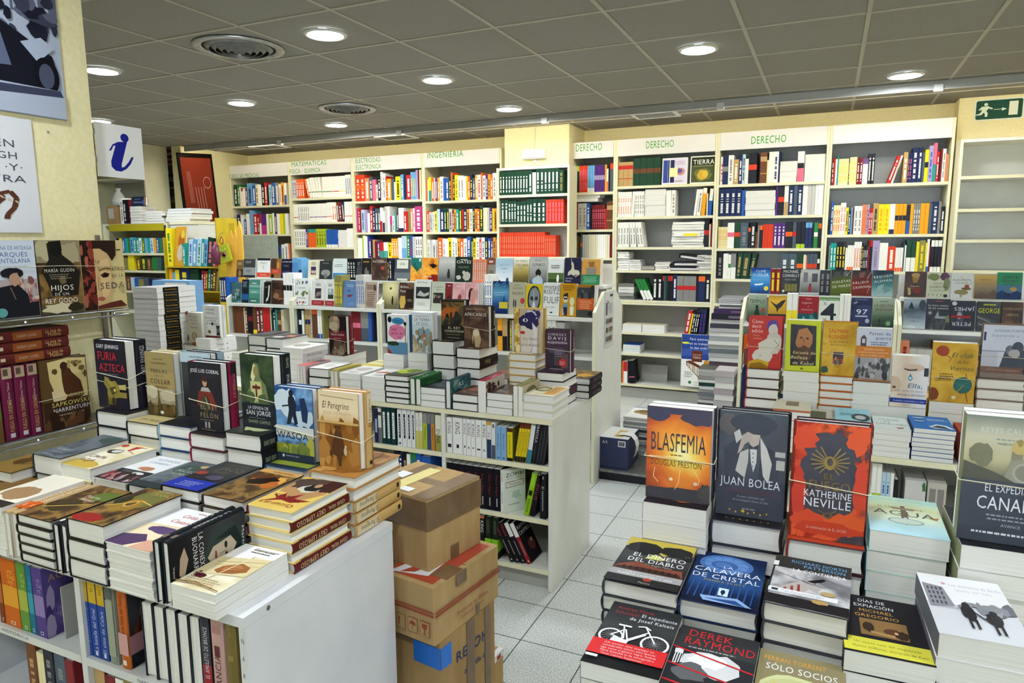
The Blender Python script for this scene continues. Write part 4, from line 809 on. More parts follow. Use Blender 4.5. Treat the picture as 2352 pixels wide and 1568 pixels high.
frow(G1Y + .29, 1.273, [
 (542, 557, 597, 'tan brown novel with a dark portrait', '7a5c36', [r(0, 55, 100, 45, '3a2a1c'), e(50, 78, 26, 20, '8a6a4a'), lines(16, 16, 70, 2, 8, 'd8c8a0', 2, 3)]),
 (557.5, 585, 595, 'dark grey novel with a pale lower panel', '3a3c3e', [r(0, 46, 100, 46, '8d9392'), r(0, 88, 100, 12, '26282a'), lines(14, 12, 60, 2, 7, 'a8aaaa', 5, 3), lines(20, 58, 60, 3, 5, '5a6060', 6, 2)]),
 (589, 619, 593, 'white novel with a dark top and red band', 'e2e2dc', [r(0, 0, 100, 12, '1c1c28'), lines(16, 20, 62, 2, 6, '6a6a6a', 2, 2), s('3a3a3a', 2, 42, 38, 52, 44, 46, 52, 56, 58), r(0, 74, 100, 22, 'c8442c'), lines(20, 82, 60, 2, 5, 'e8b0a0', 3, 2)]),
 (620, 644, 594, 'brown novel with an orange red belly band', '8a6238', [r(0, 0, 55, 55, '4a3422'), b(72, 34, 12, 18, 'c88a2a', 3), r(0, 54, 100, 24, 'b8432c'), lines(20, 62, 60, 2, 6, 'e0a090', 3, 2), b(20, 90, 14, 12, '1e1610', 4)]),
 (644.5, 670, 595, 'navy novel with a white title line at its top', '1b1b30', [r(0, 0, 100, 100, '1b1a2e'), t('La Fraternidad', 52, 18, 90, 8, 'e8e8ee'), lines(20, 32, 56, 2, 6, '8a8aa0', 3, 2), b(50, 78, 42, 18, '3a3c66', 4, .4), r(24, 70, 50, 22, '2c2e58')]),
 (670.5, 692, 592, '#3*sb/14/20/tbl sb/22/19/hnv', 'navy novel', 0),
 (706, 731, 597, 'cream novel with a purple emblem', 'd9d4ba', [lines(26, 12, 48, 3, 6, '7a6a50', 2, 3), r(28, 36, 46, 42, '5a2238'), r(28, 36, 46, 16, '3a2a5a'), ('g', [r(32 + 9 * i, 56, 5, 14 + 4 * (i % 2), 'e8e0d0') for i in range(5)])], {'n': 2, 'blabel': 'cream novel copy with the purple emblem hidden'}),
 (733, 762, 599, 'charcoal novel with a pale dome shape', '2e3030', [lines(18, 10, 60, 2, 5, '8a8c8a', 3, 2), b(50, 66, 38, 18, '8b8e8c', 3), r(38, 70, 22, 26, '6a6e6c')]),
 (763.5, 796, 594, 'pale novel with a bright blue band', 'd2dad6', [s('8aa090', 1.5, 16, 16, 34, 12, 60, 18), lines(10, 28, 60, 2, 8, '6a7a7a', 4, 3), s('9aa8a0', 1.5, 60, 50, 86, 60, 96, 66), r(0, 70, 100, 28, '2d7cb4'), t('M', 22, 90, 18, 9, 'dceaf4'), lines(40, 78, 50, 3, 5, 'a0cce4', 3, 2)]),
 (797, 816, 594, '#3*bk/12/20/twh', 'pale novel with a blue band', 0),
 (816.5, 828, 594, 'narrow black and grey novel', '1f2022', [b(50, 60, 40, 30, '4a4c50', 3), lines(14, 18, 70, 2, 7, 'a0a0a0', 4, 3)], {'front': 'darkgrey'}),
 (828.5, 851, 593, 'near black novel with two pale figures', '201c1c', [lines(14, 14, 70, 1, 6, 'b8923a', 3, 6), b(48, 66, 14, 26, '6e6460', 4), b(68, 74, 12, 20, '7a726c', 7)]),
 (851.5, 888, 592, 'brown novel with a small red disc', '5a463e', [t('FULCANELLI', 50, 22, 88, 9, 'd8d0c8'), lines(26, 10, 50, 1, 5, 'a89888', 3, 3), b(36, 72, 16, 26, '3a2c28', 3), e(72, 46, 11, 8, 'b04a44'), r(0, 92, 100, 8, '4a3a34')], {'front': 'brownclouds'}),
 (889, 903, 593, '#bk/16/20/tam nv/16/20/twh bk/14/19', 'red disc novel', 0),
 (904.5, 941, 595, 'slate novel with a white label', '4a5058', [r(14, 4, 72, 40, 'dcdfd0'), lines(28, 18, 44, 2, 6, '7a7e70', 2, 2.5), r(0, 62, 100, 30, '6a7078'), r(18, 90, 66, 10, 'c8cab8')]),
 (941.5, 967, 592, 'green and orange novel with slanted black lettering', 'c08a2c', [p('1f6e62', 0, 0, 100, 0, 100, 40, 60, 60, 0, 30), t('INDIGNACIÓN', 42, 52, 100, 16, '16120e', 0, .02, -55), r(74, 4, 20, 12, 'c8d0b0')], {'front': 'orangeface'}),
 (968, 1005, 592, 'orange novel with an eye looking out', 'c27a28', [p('2a1610', 40, 30, 70, 24, 96, 34, 70, 46), e(68, 35, 10, 6, '120c0a'), b(80, 90, 40, 20, '7a1c14', 3), t('Voces de', 34, 84, 50, 9, 'f0d8c0', .3)], {'front': 'orangeface'}),
 (1006, 1044, 590, 'grey novel titled OATES with a small girl', '77797a', [t('OATES', 50, 24, 86, 12, 'c4c4c0'), lines(20, 8, 60, 1, 6, 'b8b8b4', 2, 4), lines(24, 36, 52, 2, 6, 'a8a8a4', 3, 3), b(62, 72, 9, 20, '2a2628', 3), e(62, 54, 6, 5, '2a2628'), r(0, 86, 100, 14, '5a5c5c')], {'front': 'greydusk'}),
 (1044.5, 1084, 590, 'dark green novel titled OATES with a nude couple', '18241c', [t('OATES', 48, 26, 86, 12, 'd4d8d0'), lines(20, 9, 60, 1, 6, 'a8b0a4', 2, 4), t('MAMÁ', 48, 46, 62, 9, '6a8a5a'), b(66, 76, 22, 18, 'a8a498', 5), e(50, 62, 9, 7, 'b8b4a6'), b(20, 82, 14, 9, 'b0ac9e', 2)]),
 (1085, 1117, 593, '#7*sa/11/19/tpg', 'green OATES novel', 0),
 (1117.5, 1136, 592, 'grey brown novel with a rust top', '8a8278', [r(0, 0, 100, 28, '7a4434'), lines(10, 12, 76, 1, 6, 'd8c8b8', 2, 8), r(30, 50, 50, 30, '6a645c')]),
 (1137, 1177, 593, 'pale blue novel with misty figures', 'b4c6cf', [t('EJÉRCITO', 50, 32, 62, 7, '6a8492'), t('SARIS', 50, 46, 40, 8, '54707e'), lines(36, 56, 28, 1, 5, '7a929e', 2, 2), b(70, 88, 8, 10, '3a4448', 3), b(22, 94, 10, 6, '54423a', 3)], {'front': 'paleblue'}),
 (1178, 1214, 594, 'novel titled VIÑEDO TOSCANA with a golden field', 'd8d2c0', [t('UN VIÑEDO', 50, 14, 84, 8, '4a443a'), t('TOSCANA', 52, 32, 86, 11, '3a342c'), lines(24, 39, 52, 1, 4, '8a8070', 2, 3)], {'front': 'fields'}),
 (1215, 1256, 590, 'grey novel titled GINKO with a dark haired head', 'b4b6b0', [t('GINKO', 50, 34, 76, 10, '2e3030'), lines(22, 12, 58, 1, 4, '7a7c78', 2, 3), e(50, 60, 16, 13, '1c1a1c'), e(50, 50, 7, 5, '1c1a1c'), b(50, 92, 30, 22, '9fb2c0', 4), r(44, 68, 12, 12, 'c8b09c')], {'front': 'greydusk'}),
 (1258, 1294, 594, 'novel with a white top and a white figure on grass', 'd8dcda', [lines(14, 26, 66, 2, 8, '4a4e4c', 3, 4), r(0, 56, 100, 44, '4c6432'), r(0, 80, 100, 20, '2e4424'), b(64, 78, 8, 16, 'e4e8e0', 3)]),
 (1295.5, 1334, 592, 'navy novel with a white unicorn', '1d1b34', [p('c4c2a8', 22, 54, 40, 44, 44, 30, 38, 26, 46, 14, 54, 24, 58, 44, 86, 48, 94, 60, 84, 66, 70, 62, 60, 68, 40, 62, 20, 68), s('c4c2a8', 3, 41, 22, 38, 4), s('c4c2a8', 5, 84, 62, 66, 72), t('Ana María', 30, 80, 42, 6, 'd0cfe0'), t('Matute', 24, 90, 34, 6, 'd0cfe0')]),
 (1335.5, 1378, 596, 'ochre novel with a green band', 'c9954a', [lines(34, 10, 36, 4, 5, '5a4020', 4, 3), r(24, 32, 54, 30, '8a8478'), r(0, 60, 100, 40, '2a7a52'), lines(8, 68, 84, 5, 5, 'a0d0b0', 3, 1.8)], {'n': 2, 'blabel': 'ochre novel copy with a green band hidden'}),
], TB)
frow(G1Y + .035, 1.083, [
 (503.5, 528, 646, '#3*nv/14/24/twh bl/24/24', 'teal city novel', 0),
 (528.5, 552, 648, 'teal grey novel with a city view', '2e5256', [r(4, 4, 92, 90, '3c6468'), mob(8, 40, 90, 80, 22, ('8aa8a4', '4a6a6c', '1c3438'), 3, 8), r(60, 34, 22, 12, 'a88a80')], {'front': 'tealcity'}),
 (553, 569, 642, 'dark novel with a blue band', '1a2430', [lines(12, 10, 70, 3, 8, '8a98a8', 3, 4), r(0, 62, 100, 26, '245a8e'), r(0, 30, 100, 6, '2c3a48')]),
 (569.5, 595, 643, 'sea green striped novel', '4b8478', [r(0, 40, 100, 20, '5f9a8c'), r(0, 78, 100, 22, '397064'), r(0, 22, 100, 10, '86b0a0'), lines(18, 12, 62, 1, 6, 'd0e0d4', 2, 5), lines(18, 50, 62, 1, 6, 'd0e0d4', 3, 4), lines(18, 88, 60, 1, 6, 'd0e0d4', 5, 5)], {'n': 2, 'blabel': 'sea green striped novel copy'}),
 (604, 620.5, 648, 'black novel with a white curved shape', '1a1817', [p('d8d4c4', 62, 14, 82, 16, 76, 60, 60, 84, 30, 92, 34, 80, 58, 66), lines(10, 22, 40, 1, 5, 'b0aca0', 2, 3)]),
 (621, 650, 644, 'dark brown novel with a bronze still life', '2b1c19', [b(55, 60, 40, 24, '5a3a2c', 3), b(40, 66, 22, 12, '8a6a4a', 6), r(56, 74, 40, 5, 'b0604a'), lines(14, 6, 70, 1, 5, '8a6a5a', 4, 2)], {'front': 'darkbrown'}),
 (650.5, 675, 639, '#3*wh/17/24/mbk wh/10/24/tgy', 'toy print novel', 0),
 (676, 706, 640, 'white novel with rows of small toy drawings', 'e0e2de', [mob(8, 8, 92, 22, 8, ('3a7a4a', '2a2a2a', 'c8a02a', '5a7ab0'), 3, 5), mob(8, 48, 92, 60, 7, ('6a8a3a', 'b8b03a', '5a5a5a'), 5, 7), mob(8, 88, 92, 97, 6, ('a8322a', '6a6a8a', '8a4a3a'), 7, 6), lines(14, 34, 70, 1, 4, '7a7a7a', 3, 2), lines(14, 72, 70, 1, 4, '7a7a7a', 4, 2)], {'n': 3, 'blabel': 'white toy print novel copy'}),
 (714, 743, 645, 'white novel with a dark photo and red band', 'dcdcd8', [lines(26, 10, 48, 3, 4, '3a3a3a', 3, 2), r(26, 30, 48, 40, '3a2c30'), mob(32, 40, 68, 66, 6, ('8a7a78', '6a5a5a'), 3, 8), r(0, 78, 100, 20, '9c2e30'), lines(14, 84, 70, 2, 5, 'd89a98', 3, 1.6)]),
 (745, 766, 646, 'white novel with a green photo and red band', 'dcdcd8', [lines(26, 10, 48, 3, 4, '3a3a3a', 4, 2), r(30, 30, 60, 40, '9aa8a4'), r(30, 54, 60, 16, '2c3a2a'), e(52, 38, 10, 7, 'd8dcd6'), r(0, 78, 100, 20, '9c2e30'), lines(14, 84, 70, 2, 5, 'd89a98', 5, 1.6)]),
 (767, 785, 644, '#5*kh/11/24/tye', 'blue bird novel', 0),
 (786, 817, 645, 'blue novel with two red birds', '5f7ea8', [lines(22, 14, 60, 2, 6, 'a8c0d8', 3, 3), p('8a2434', 22, 58, 44, 54, 50, 50, 56, 55, 78, 50, 58, 60, 46, 62), b(44, 38, 6, 3, '2a2a3a', 3), lines(40, 84, 50, 2, 4, '90aac8', 5, 1.6)]),
 (817.5, 836, 644, '#4*pg/12/24/tbl', 'blue bird novel at its right', 0),
 (836.5, 864, 648, 'sand coloured novel with written lines', 'b09c8c', [r(14, 10, 66, 20, '8a7464'), lines(10, 38, 80, 8, 7.5, '6a5244', 3, 3), r(74, 10, 16, 22, '4a3a34')]),
 (876, 912, 648, 'novel with a misty yellow sun and a lone figure', '6f6a48', [b(66, 70, 6, 15, '1c1a12', 3), e(66, 55, 3.5, 3, '1c1a12'), lines(18, 18, 50, 1, 5, 'd8d0a8', 2, 2)], {'front': 'mist'}),
 (914, 948, 649, 'brown novel with a yellow vase and a white author name', '4a3426', [r(50, 24, 50, 70, '2a1c18'), t('Barbara', 36, 20, 56, 9, 'e0d8c8'), t('Pym', 26, 36, 36, 9, 'e0d8c8'), p('c0a24a', 12, 50, 42, 50, 48, 74, 36, 96, 14, 96, 4, 74), lines(58, 62, 34, 2, 5, 'b8a890', 3, 2)], {'front': 'brownclouds'}),
 (949.5, 987, 642, 'white novel with a black and white reclining nude', 'd3d4cc', [t('Brian Moody', 46, 12, 62, 6, '4a4c48', .2), r(8, 24, 86, 38, '2a2c2c'), p('b0b2ac', 14, 52, 34, 36, 60, 46, 90, 40, 88, 50, 60, 56), lines(14, 76, 60, 2, 5, '6a6c68', 3, 1.6)]),
 (988.5, 1020, 647, 'pale green novel with a dark street photo', 'b4bba8', [t('Los grandes', 50, 20, 66, 5, '3a4034'), t('siglos', 50, 29, 36, 5, '3a4034'), r(14, 38, 74, 36, '2c2826'), mob(20, 46, 82, 72, 10, ('7a6a60', '4a4440', '9a8a7a'), 4, 6)]),
 (1020.5, 1036.5, 650, 'dark red novel', '74282a', [lines(30, 8, 50, 1, 6, 'b88a80', 3, 5), b(60, 60, 30, 20, '4a181c', 4)]),
 (1037, 1066.5, 650, 'dusty pink novel with a reclining woman', 'a87a7e', [lines(24, 10, 50, 1, 5, 'e8d0cc', 3, 3), b(50, 66, 34, 22, 'd0a49c', 3), b(58, 50, 14, 10, '8a3a3a', 6)], {'front': 'pinkmist'}),
 (1067, 1097, 649, 'mauve novel with a dark haired woman', 'a08090', [b(46, 42, 24, 24, '2a1620', 3), b(56, 50, 20, 30, 'c08a80', 5), b(50, 90, 30, 16, '6a2a3a', 4)], {'front': 'pinkmist', 'n': 3, 'blabel': 'mauve novel copy with a dark haired woman'}),
 (1112.5, 1129, 645, '#3*wh/12/24/tbl', 'midnight blue novel', 0),
 (1129.5, 1166, 646, 'midnight blue novel with a yellow corner label', '16305e', [s('5aa0b0', 3, 12, 10, 26, 4, 34, 12, 22, 16, 14, 10), s('4a90a8', 3, 60, 8, 76, 4, 82, 14, 66, 18), lines(10, 34, 74, 2, 7, '90b4d0', 3, 3), b(74, 56, 3, 12, '0c1a30', 4), r(44, 64, 54, 20, 'c8b83a')], {'front': 'bluesea'}),
 (1167.5, 1205, 648, 'beige novel titled INVIERNO EN MADRID with two walkers', 'a8a48c', [t('INVIERNO', 50, 22, 58, 6, '6a6654'), t('MADRID', 52, 39, 70, 8, '5a3a34'), lines(28, 8, 44, 1, 4, '7a7664', 3, 2.4), b(30, 66, 4, 14, '2c2a24', 3), b(42, 67, 4, 13, '2c2a24', 5), e(84, 58, 14, 9, 'a83c34')]),
 (1206, 1244.5, 653, 'yellow novel with a grey skull scan', 'd0b81e', [b(50, 48, 40, 44, '26282c', 3, .1), b(50, 46, 32, 36, '7c8488', 5, .15), b(36, 46, 9, 7, '2c3034', 3), b(64, 46, 9, 7, '2c3034', 4), b(50, 72, 9, 16, 'c8ccd0', 6), r(46, 20, 3, 26, 'b8bcc0')], {'tilt': 7}),
 (1246, 1284, 650, 'white novel crowded with tall black letters', 'd9dbd8', [t('mistad', 50, 18, 96, 13, '2a2a2c'), t('RISITZ', 50, 34, 98, 14, '3a3a3c'), t('FULIF', 50, 62, 96, 20, '5a5a5c'), t('os y yo', 42, 76, 54, 6, '2a2a2a'), r(44, 88, 16, 4, '2a2a2a')], {'n': 2, 'blabel': 'white black lettered novel copy'}),
 (1285, 1323, 651, 'ochre novel with a couple of cartoon figures', 'c3901c', [lines(10, 6, 80, 3, 6, '7a5210', 3, 3), e(34, 46, 16, 13, 'd8c8a8'), p('1c1614', 18, 46, 20, 34, 46, 28, 50, 46, 42, 40, 24, 40), r(22, 44, 24, 5, '16120e'), p('6a8aa0', 18, 66, 34, 58, 50, 66, 46, 96, 22, 96), r(24, 72, 22, 26, '202838'), e(74, 54, 15, 13, 'd8d2a8'), p('e0ddd0', 62, 72, 74, 66, 88, 72, 84, 96, 66, 96), p('c0a0b8', 8, 74, 20, 80, 30, 96, 18, 96)]),
 (1324.5, 1364, 655, 'novel with a dark photo and a bright orange band', '96661c', [r(0, 8, 100, 32, '2c3032'), mob(8, 14, 92, 38, 8, ('4a4e4e', '1c1e20', '5e625e'), 3, 12), r(0, 42, 100, 36, 'c85a24'), lines(12, 49, 76, 5, 5.5, 'f0c8a0', 3, 1.8), r(0, 78, 100, 22, '3a4038'), b(80, 90, 16, 8, '1a1c1c', 5)], {'n': 3, 'blabel': 'orange banded novel copy'}),
], TA)
LR = 'low shelf of the display bookcase'
row(gX[0] + .03, gX[1] - .12, G1Y + .03, .833, '4*br/16/22 iv/8/21 br/14/22/twh bk/30/23/mdr br/24/22/bye dr/18/23/twh br/20/23/twh 2*rd/20/22 iv/8/22 dg/10/20 bk/14/22/twh te/10/21 br/20/20/mtn iv/14/21/ttn', 'novel', LR + ' section near the children display', depth=.13)
row(gX[1] + .025, OY(737, 740, G1Y).x, G1Y + .03, .833, 'dg/10/23 bk/22/22/mwh wh/16/21 kh/10/21 2*tn/18/23/mnv pg/12/23/tgy 2*br/20/23/uor 2*wh/16/22/bbl kh/14/22', 'novel', LR + ' middle section', depth=.13)
row(OY(801, 750, G1Y).x, OY(852, 750, G1Y).x, G1Y + .03, .833, '2*dr/24/22/mpk gy/40/22/hsl bl/16/23 nv/10/22', 'novel', LR + ' behind the portrait novel', depth=.13)
row(gX[2] + .03, OY(905, 740, G1Y).x, G1Y + .03, .833, 'bk/10/22 kh/10/20 wh/10/21 bk/20/22/mpu dr/20/22', 'novel', LR + ' widest section', depth=.13)
row(OY(1138, 760, G1Y).x, OY(1205, 760, G1Y).x, G1Y + .03, .833, 'am/22/22/mbk tn/22/22/hbk bk/10/20 kh/10/21/tye pg/8/21 bk/14/22/twh 2*gy/14/22/twh wh/14/21/tbk', 'novel', LR + ' widest section right part', depth=.13)
row(OY(1252, 760, G1Y).x, OY(1292, 760, G1Y).x, G1Y + .03, .833, '2*wh/20/22/tgy pg/40/21', 'novel', LR + ' widest section far end', depth=.13)

# crime novel display on the other side
G2Y = 4.7
hx = [OY(1698, 760, G2Y).x, OY(2062, 750, G2Y).x, OY(2420, 790, G2Y).x]
zA2 = OY(1850, 747, G2Y).z; zB2 = OY(1850, 677, G2Y + .3).z
zf2 = OY(1711, 732, G2Y).z; zt2 = zB2 + .0
gondola(hx[0], hx[1], G2Y, .62, zf2, zB2 - .02, zA2, zB2, (.72, .4, .2), 'display bookcase section with the crime novels behind the red standing book')
gondola(hx[1] + .001, hx[2], G2Y, .62, zf2, zB2 - .02, zA2, zB2, (.72, .4, .2), 'display bookcase section with novels near the empty white bookcase')
paint('nightsea', 'v', '16305e 2a6ab0 4a9ad0 1a3a7e 101e4a', 10, .3); paint('noirgreen', 'v', '3a4a12 5a6424 1a1c18 14161a', 10, .3); paint('noirred', 'v', '5a1a14 74281e 2a1c1c 16181c', 10, .3); paint('noirteal', 'v', '9ab8b8 4a7a7c 1a2a34 12161e', 10, .35)
paint('gold', 'v', '3a2e16 b08a2a d8aa3a 5a431a', 9, .2); paint('greenmist', 'v', '16241c 4a5e48 8a9884 a8b4a4', 9, .3); paint('winter', 'v', 'b8c4cc 8a98a4 3a444e 98a4ae 5e6a74', 12, .3); paint('tanmist', 'v', '4a4038 8a7a64 c2a05a c9a55c', 9, .2)
frow(G2Y + .29, zB2 + .001, [
 (1724, 1769, 615, 'blue novel titled CLIVE CUSSLER with a ship', '1d3a7a', [t('CLIVE', 50, 18, 52, 9, 'dce2ee'), t('CUSSLER', 50, 34, 84, 11, 'dce2ee'), t('EL NAVEGANTE', 50, 50, 74, 6, '8a9ab8'), p('e0e8f0', 18, 64, 70, 60, 60, 67, 26, 70), e(82, 80, 12, 9, 'd8c83a')], {'front': 'nightsea'}),
 (1769.5, 1793.5, 617, '#2*dr/20/20/tye', 'blue ship novel', 0),
 (1794, 1838, 617, 'dark novel titled MICHAEL CONNELLY ECHO PARK', '23241e', [t('MICHAEL', 50, 17, 82, 11, 'dcdcd4'), t('CONNELLY', 50, 33, 90, 11, 'dcdcd4'), t('ECHO PARK', 50, 47, 60, 7, 'a8a48a'), r(18, 60, 68, 30, '6e6a3a'), ('g', [r(18 + 17 * i, 60, 2, 30, '1e1f1a') for i in range(5)]), b(14, 88, 6, 5, 'd0d0c8', 3)], {'front': 'darkgrey'}),
 (1839, 1882.5, 619, 'violet grey novel with a red coated figure', '5e5c64', [r(14, 12, 24, 40, '6e6c72'), r(60, 16, 30, 34, '4a4850'), b(52, 78, 9, 20, '8a2a30', 3), e(52, 60, 4, 4, '2a1c20'), r(0, 92, 100, 8, 'b8babc')], {'front': 'greydusk'}),
 (1883, 1907.5, 620, '#2*bk/20/20/tgy', 'red coated figure novel', 0),
 (1908, 1955.5, 620, 'black green novel titled VIOLETAS DE MARZO', '1c1e16', [t('VIOLETAS', 52, 50, 92, 9, 'dcdcd6', 0, .1, 8), t('DE MARZO', 56, 68, 90, 9, 'dcdcd6', 0, .1, 8), p('5a5c5e', 60, 8, 78, 4, 84, 22, 66, 28), s('c8c8c4', 2, 96, 2, 76, 24), p('3c3e40', 16, 10, 50, 6, 40, 30, 14, 34)], {'front': 'noirgreen'}),
 (1956, 2003.5, 621, 'black red novel titled PÁLIDO CRIMINAL', '241816', [t('PÁLIDO', 46, 52, 80, 9, 'dcdcd6', 0, .1, 8), t('CRIMINAL', 54, 70, 92, 9, 'dcdcd6', 0, .1, 8), p('6a4a44', 36, 10, 66, 6, 60, 28, 40, 30), s('c8c8c4', 2, 98, 2, 76, 34), s('b0b0ac', 2, 92, 60, 80, 90)], {'front': 'noirred'}),
 (2004, 2053, 621, 'black teal novel titled RÉQUIEM ALEMÁN', '14191e', [t('RÉQUIEM', 50, 28, 90, 9, 'dcdcd6', 0, .1, 8), t('ALEMÁN', 52, 45, 86, 9, 'dcdcd6', 0, .1, 8), p('8aa8a8', 10, 96, 30, 60, 60, 52, 44, 80), p('6a8c8c', 60, 90, 50, 56, 92, 76)], {'front': 'noirteal'}),
 (2079, 2129, 624, 'dark still life novel with a goblet', '241816', [p('8a6a3a', 30, 8, 62, 6, 66, 26, 56, 44, 38, 44), b(50, 14, 20, 9, 'a88a5a', 3), r(0, 46, 100, 2, '4a3a34'), lines(26, 56, 46, 1, 4, 'b8a890', 3, 3), p('b09a6a', 14, 62, 28, 66, 30, 92, 18, 92), p('6a2a2a', 40, 64, 76, 66, 74, 86, 44, 82)], {'front': 'darkbrown'}),
 (2129.5, 2184, 626, 'pale green novel titled NOAH GORDON LA BODEGA with grapes', 'c0c4ae', [b(28, 18, 26, 14, '6f7a52', 3), b(76, 16, 20, 16, '5a3c50', 6), b(84, 46, 14, 26, '7a8060', 5), t('NOAH', 48, 48, 40, 8, '5a5448'), t('GORDON', 50, 62, 76, 9, '4a3a2c'), t('LA BODEGA', 48, 74, 68, 6, '6a6a54'), e(82, 92, 9, 6, '1c2236'), ('g', [s('4a4a40', 2, 12 + 18 * i, 84, 9 + 18 * i, 94) for i in range(4)])]),
 (2184.5, 2236, 627, 'white novel titled EL ALQUIMISTA HOLANDÉS with a mushroom still', 'd0d3d4', [t('EL', 50, 20, 12, 5, '4a4a4c'), t('ALQUIMISTA', 50, 32, 84, 8, '3e3a3c'), t('HOLANDÉS', 50, 43, 58, 6, '3e3a3c'), b(50, 76, 32, 10, '8a8258', 3), b(72, 62, 22, 6, '6a5a3a', 4), p('8a4a34', 62, 60, 66, 46, 80, 46, 86, 60), r(44, 82, 10, 14, '9a9474'), s('5a4a3a', 2, 80, 50, 96, 38)]),
 (2239.5, 2291, 632, 'sandy novel with a hazy mountain', 'b48a48', [lines(22, 18, 56, 1, 4, '7a5a20', 3, 3), t('HACIA LOS', 50, 30, 44, 5, '8a6420'), t('CONFINES DEL MUNDO', 50, 40, 84, 5, '8a6420'), p('5a4c42', 0, 90, 30, 70, 60, 84, 86, 60, 100, 76, 100, 100, 0, 100)], {'front': 'tanmist'}),
 (2291.5, 2350, 626, 'green novel titled JORGE MOLIST with a rider', '2f7a58', [r(0, 46, 100, 54, '4a6a86'), p('1a2e4e', 0, 76, 20, 66, 50, 80, 80, 68, 100, 74, 100, 100, 0, 100), t('JORGE', 52, 22, 60, 9, '3a2a22'), t('MOLIST', 50, 36, 70, 9, '3a2a22'), lines(26, 44, 50, 1, 4, '245a42', 3, 3), e(66, 62, 14, 8, 'a8884a'), b(44, 82, 14, 6, '10182a', 4)]),
], 'upper crime row')
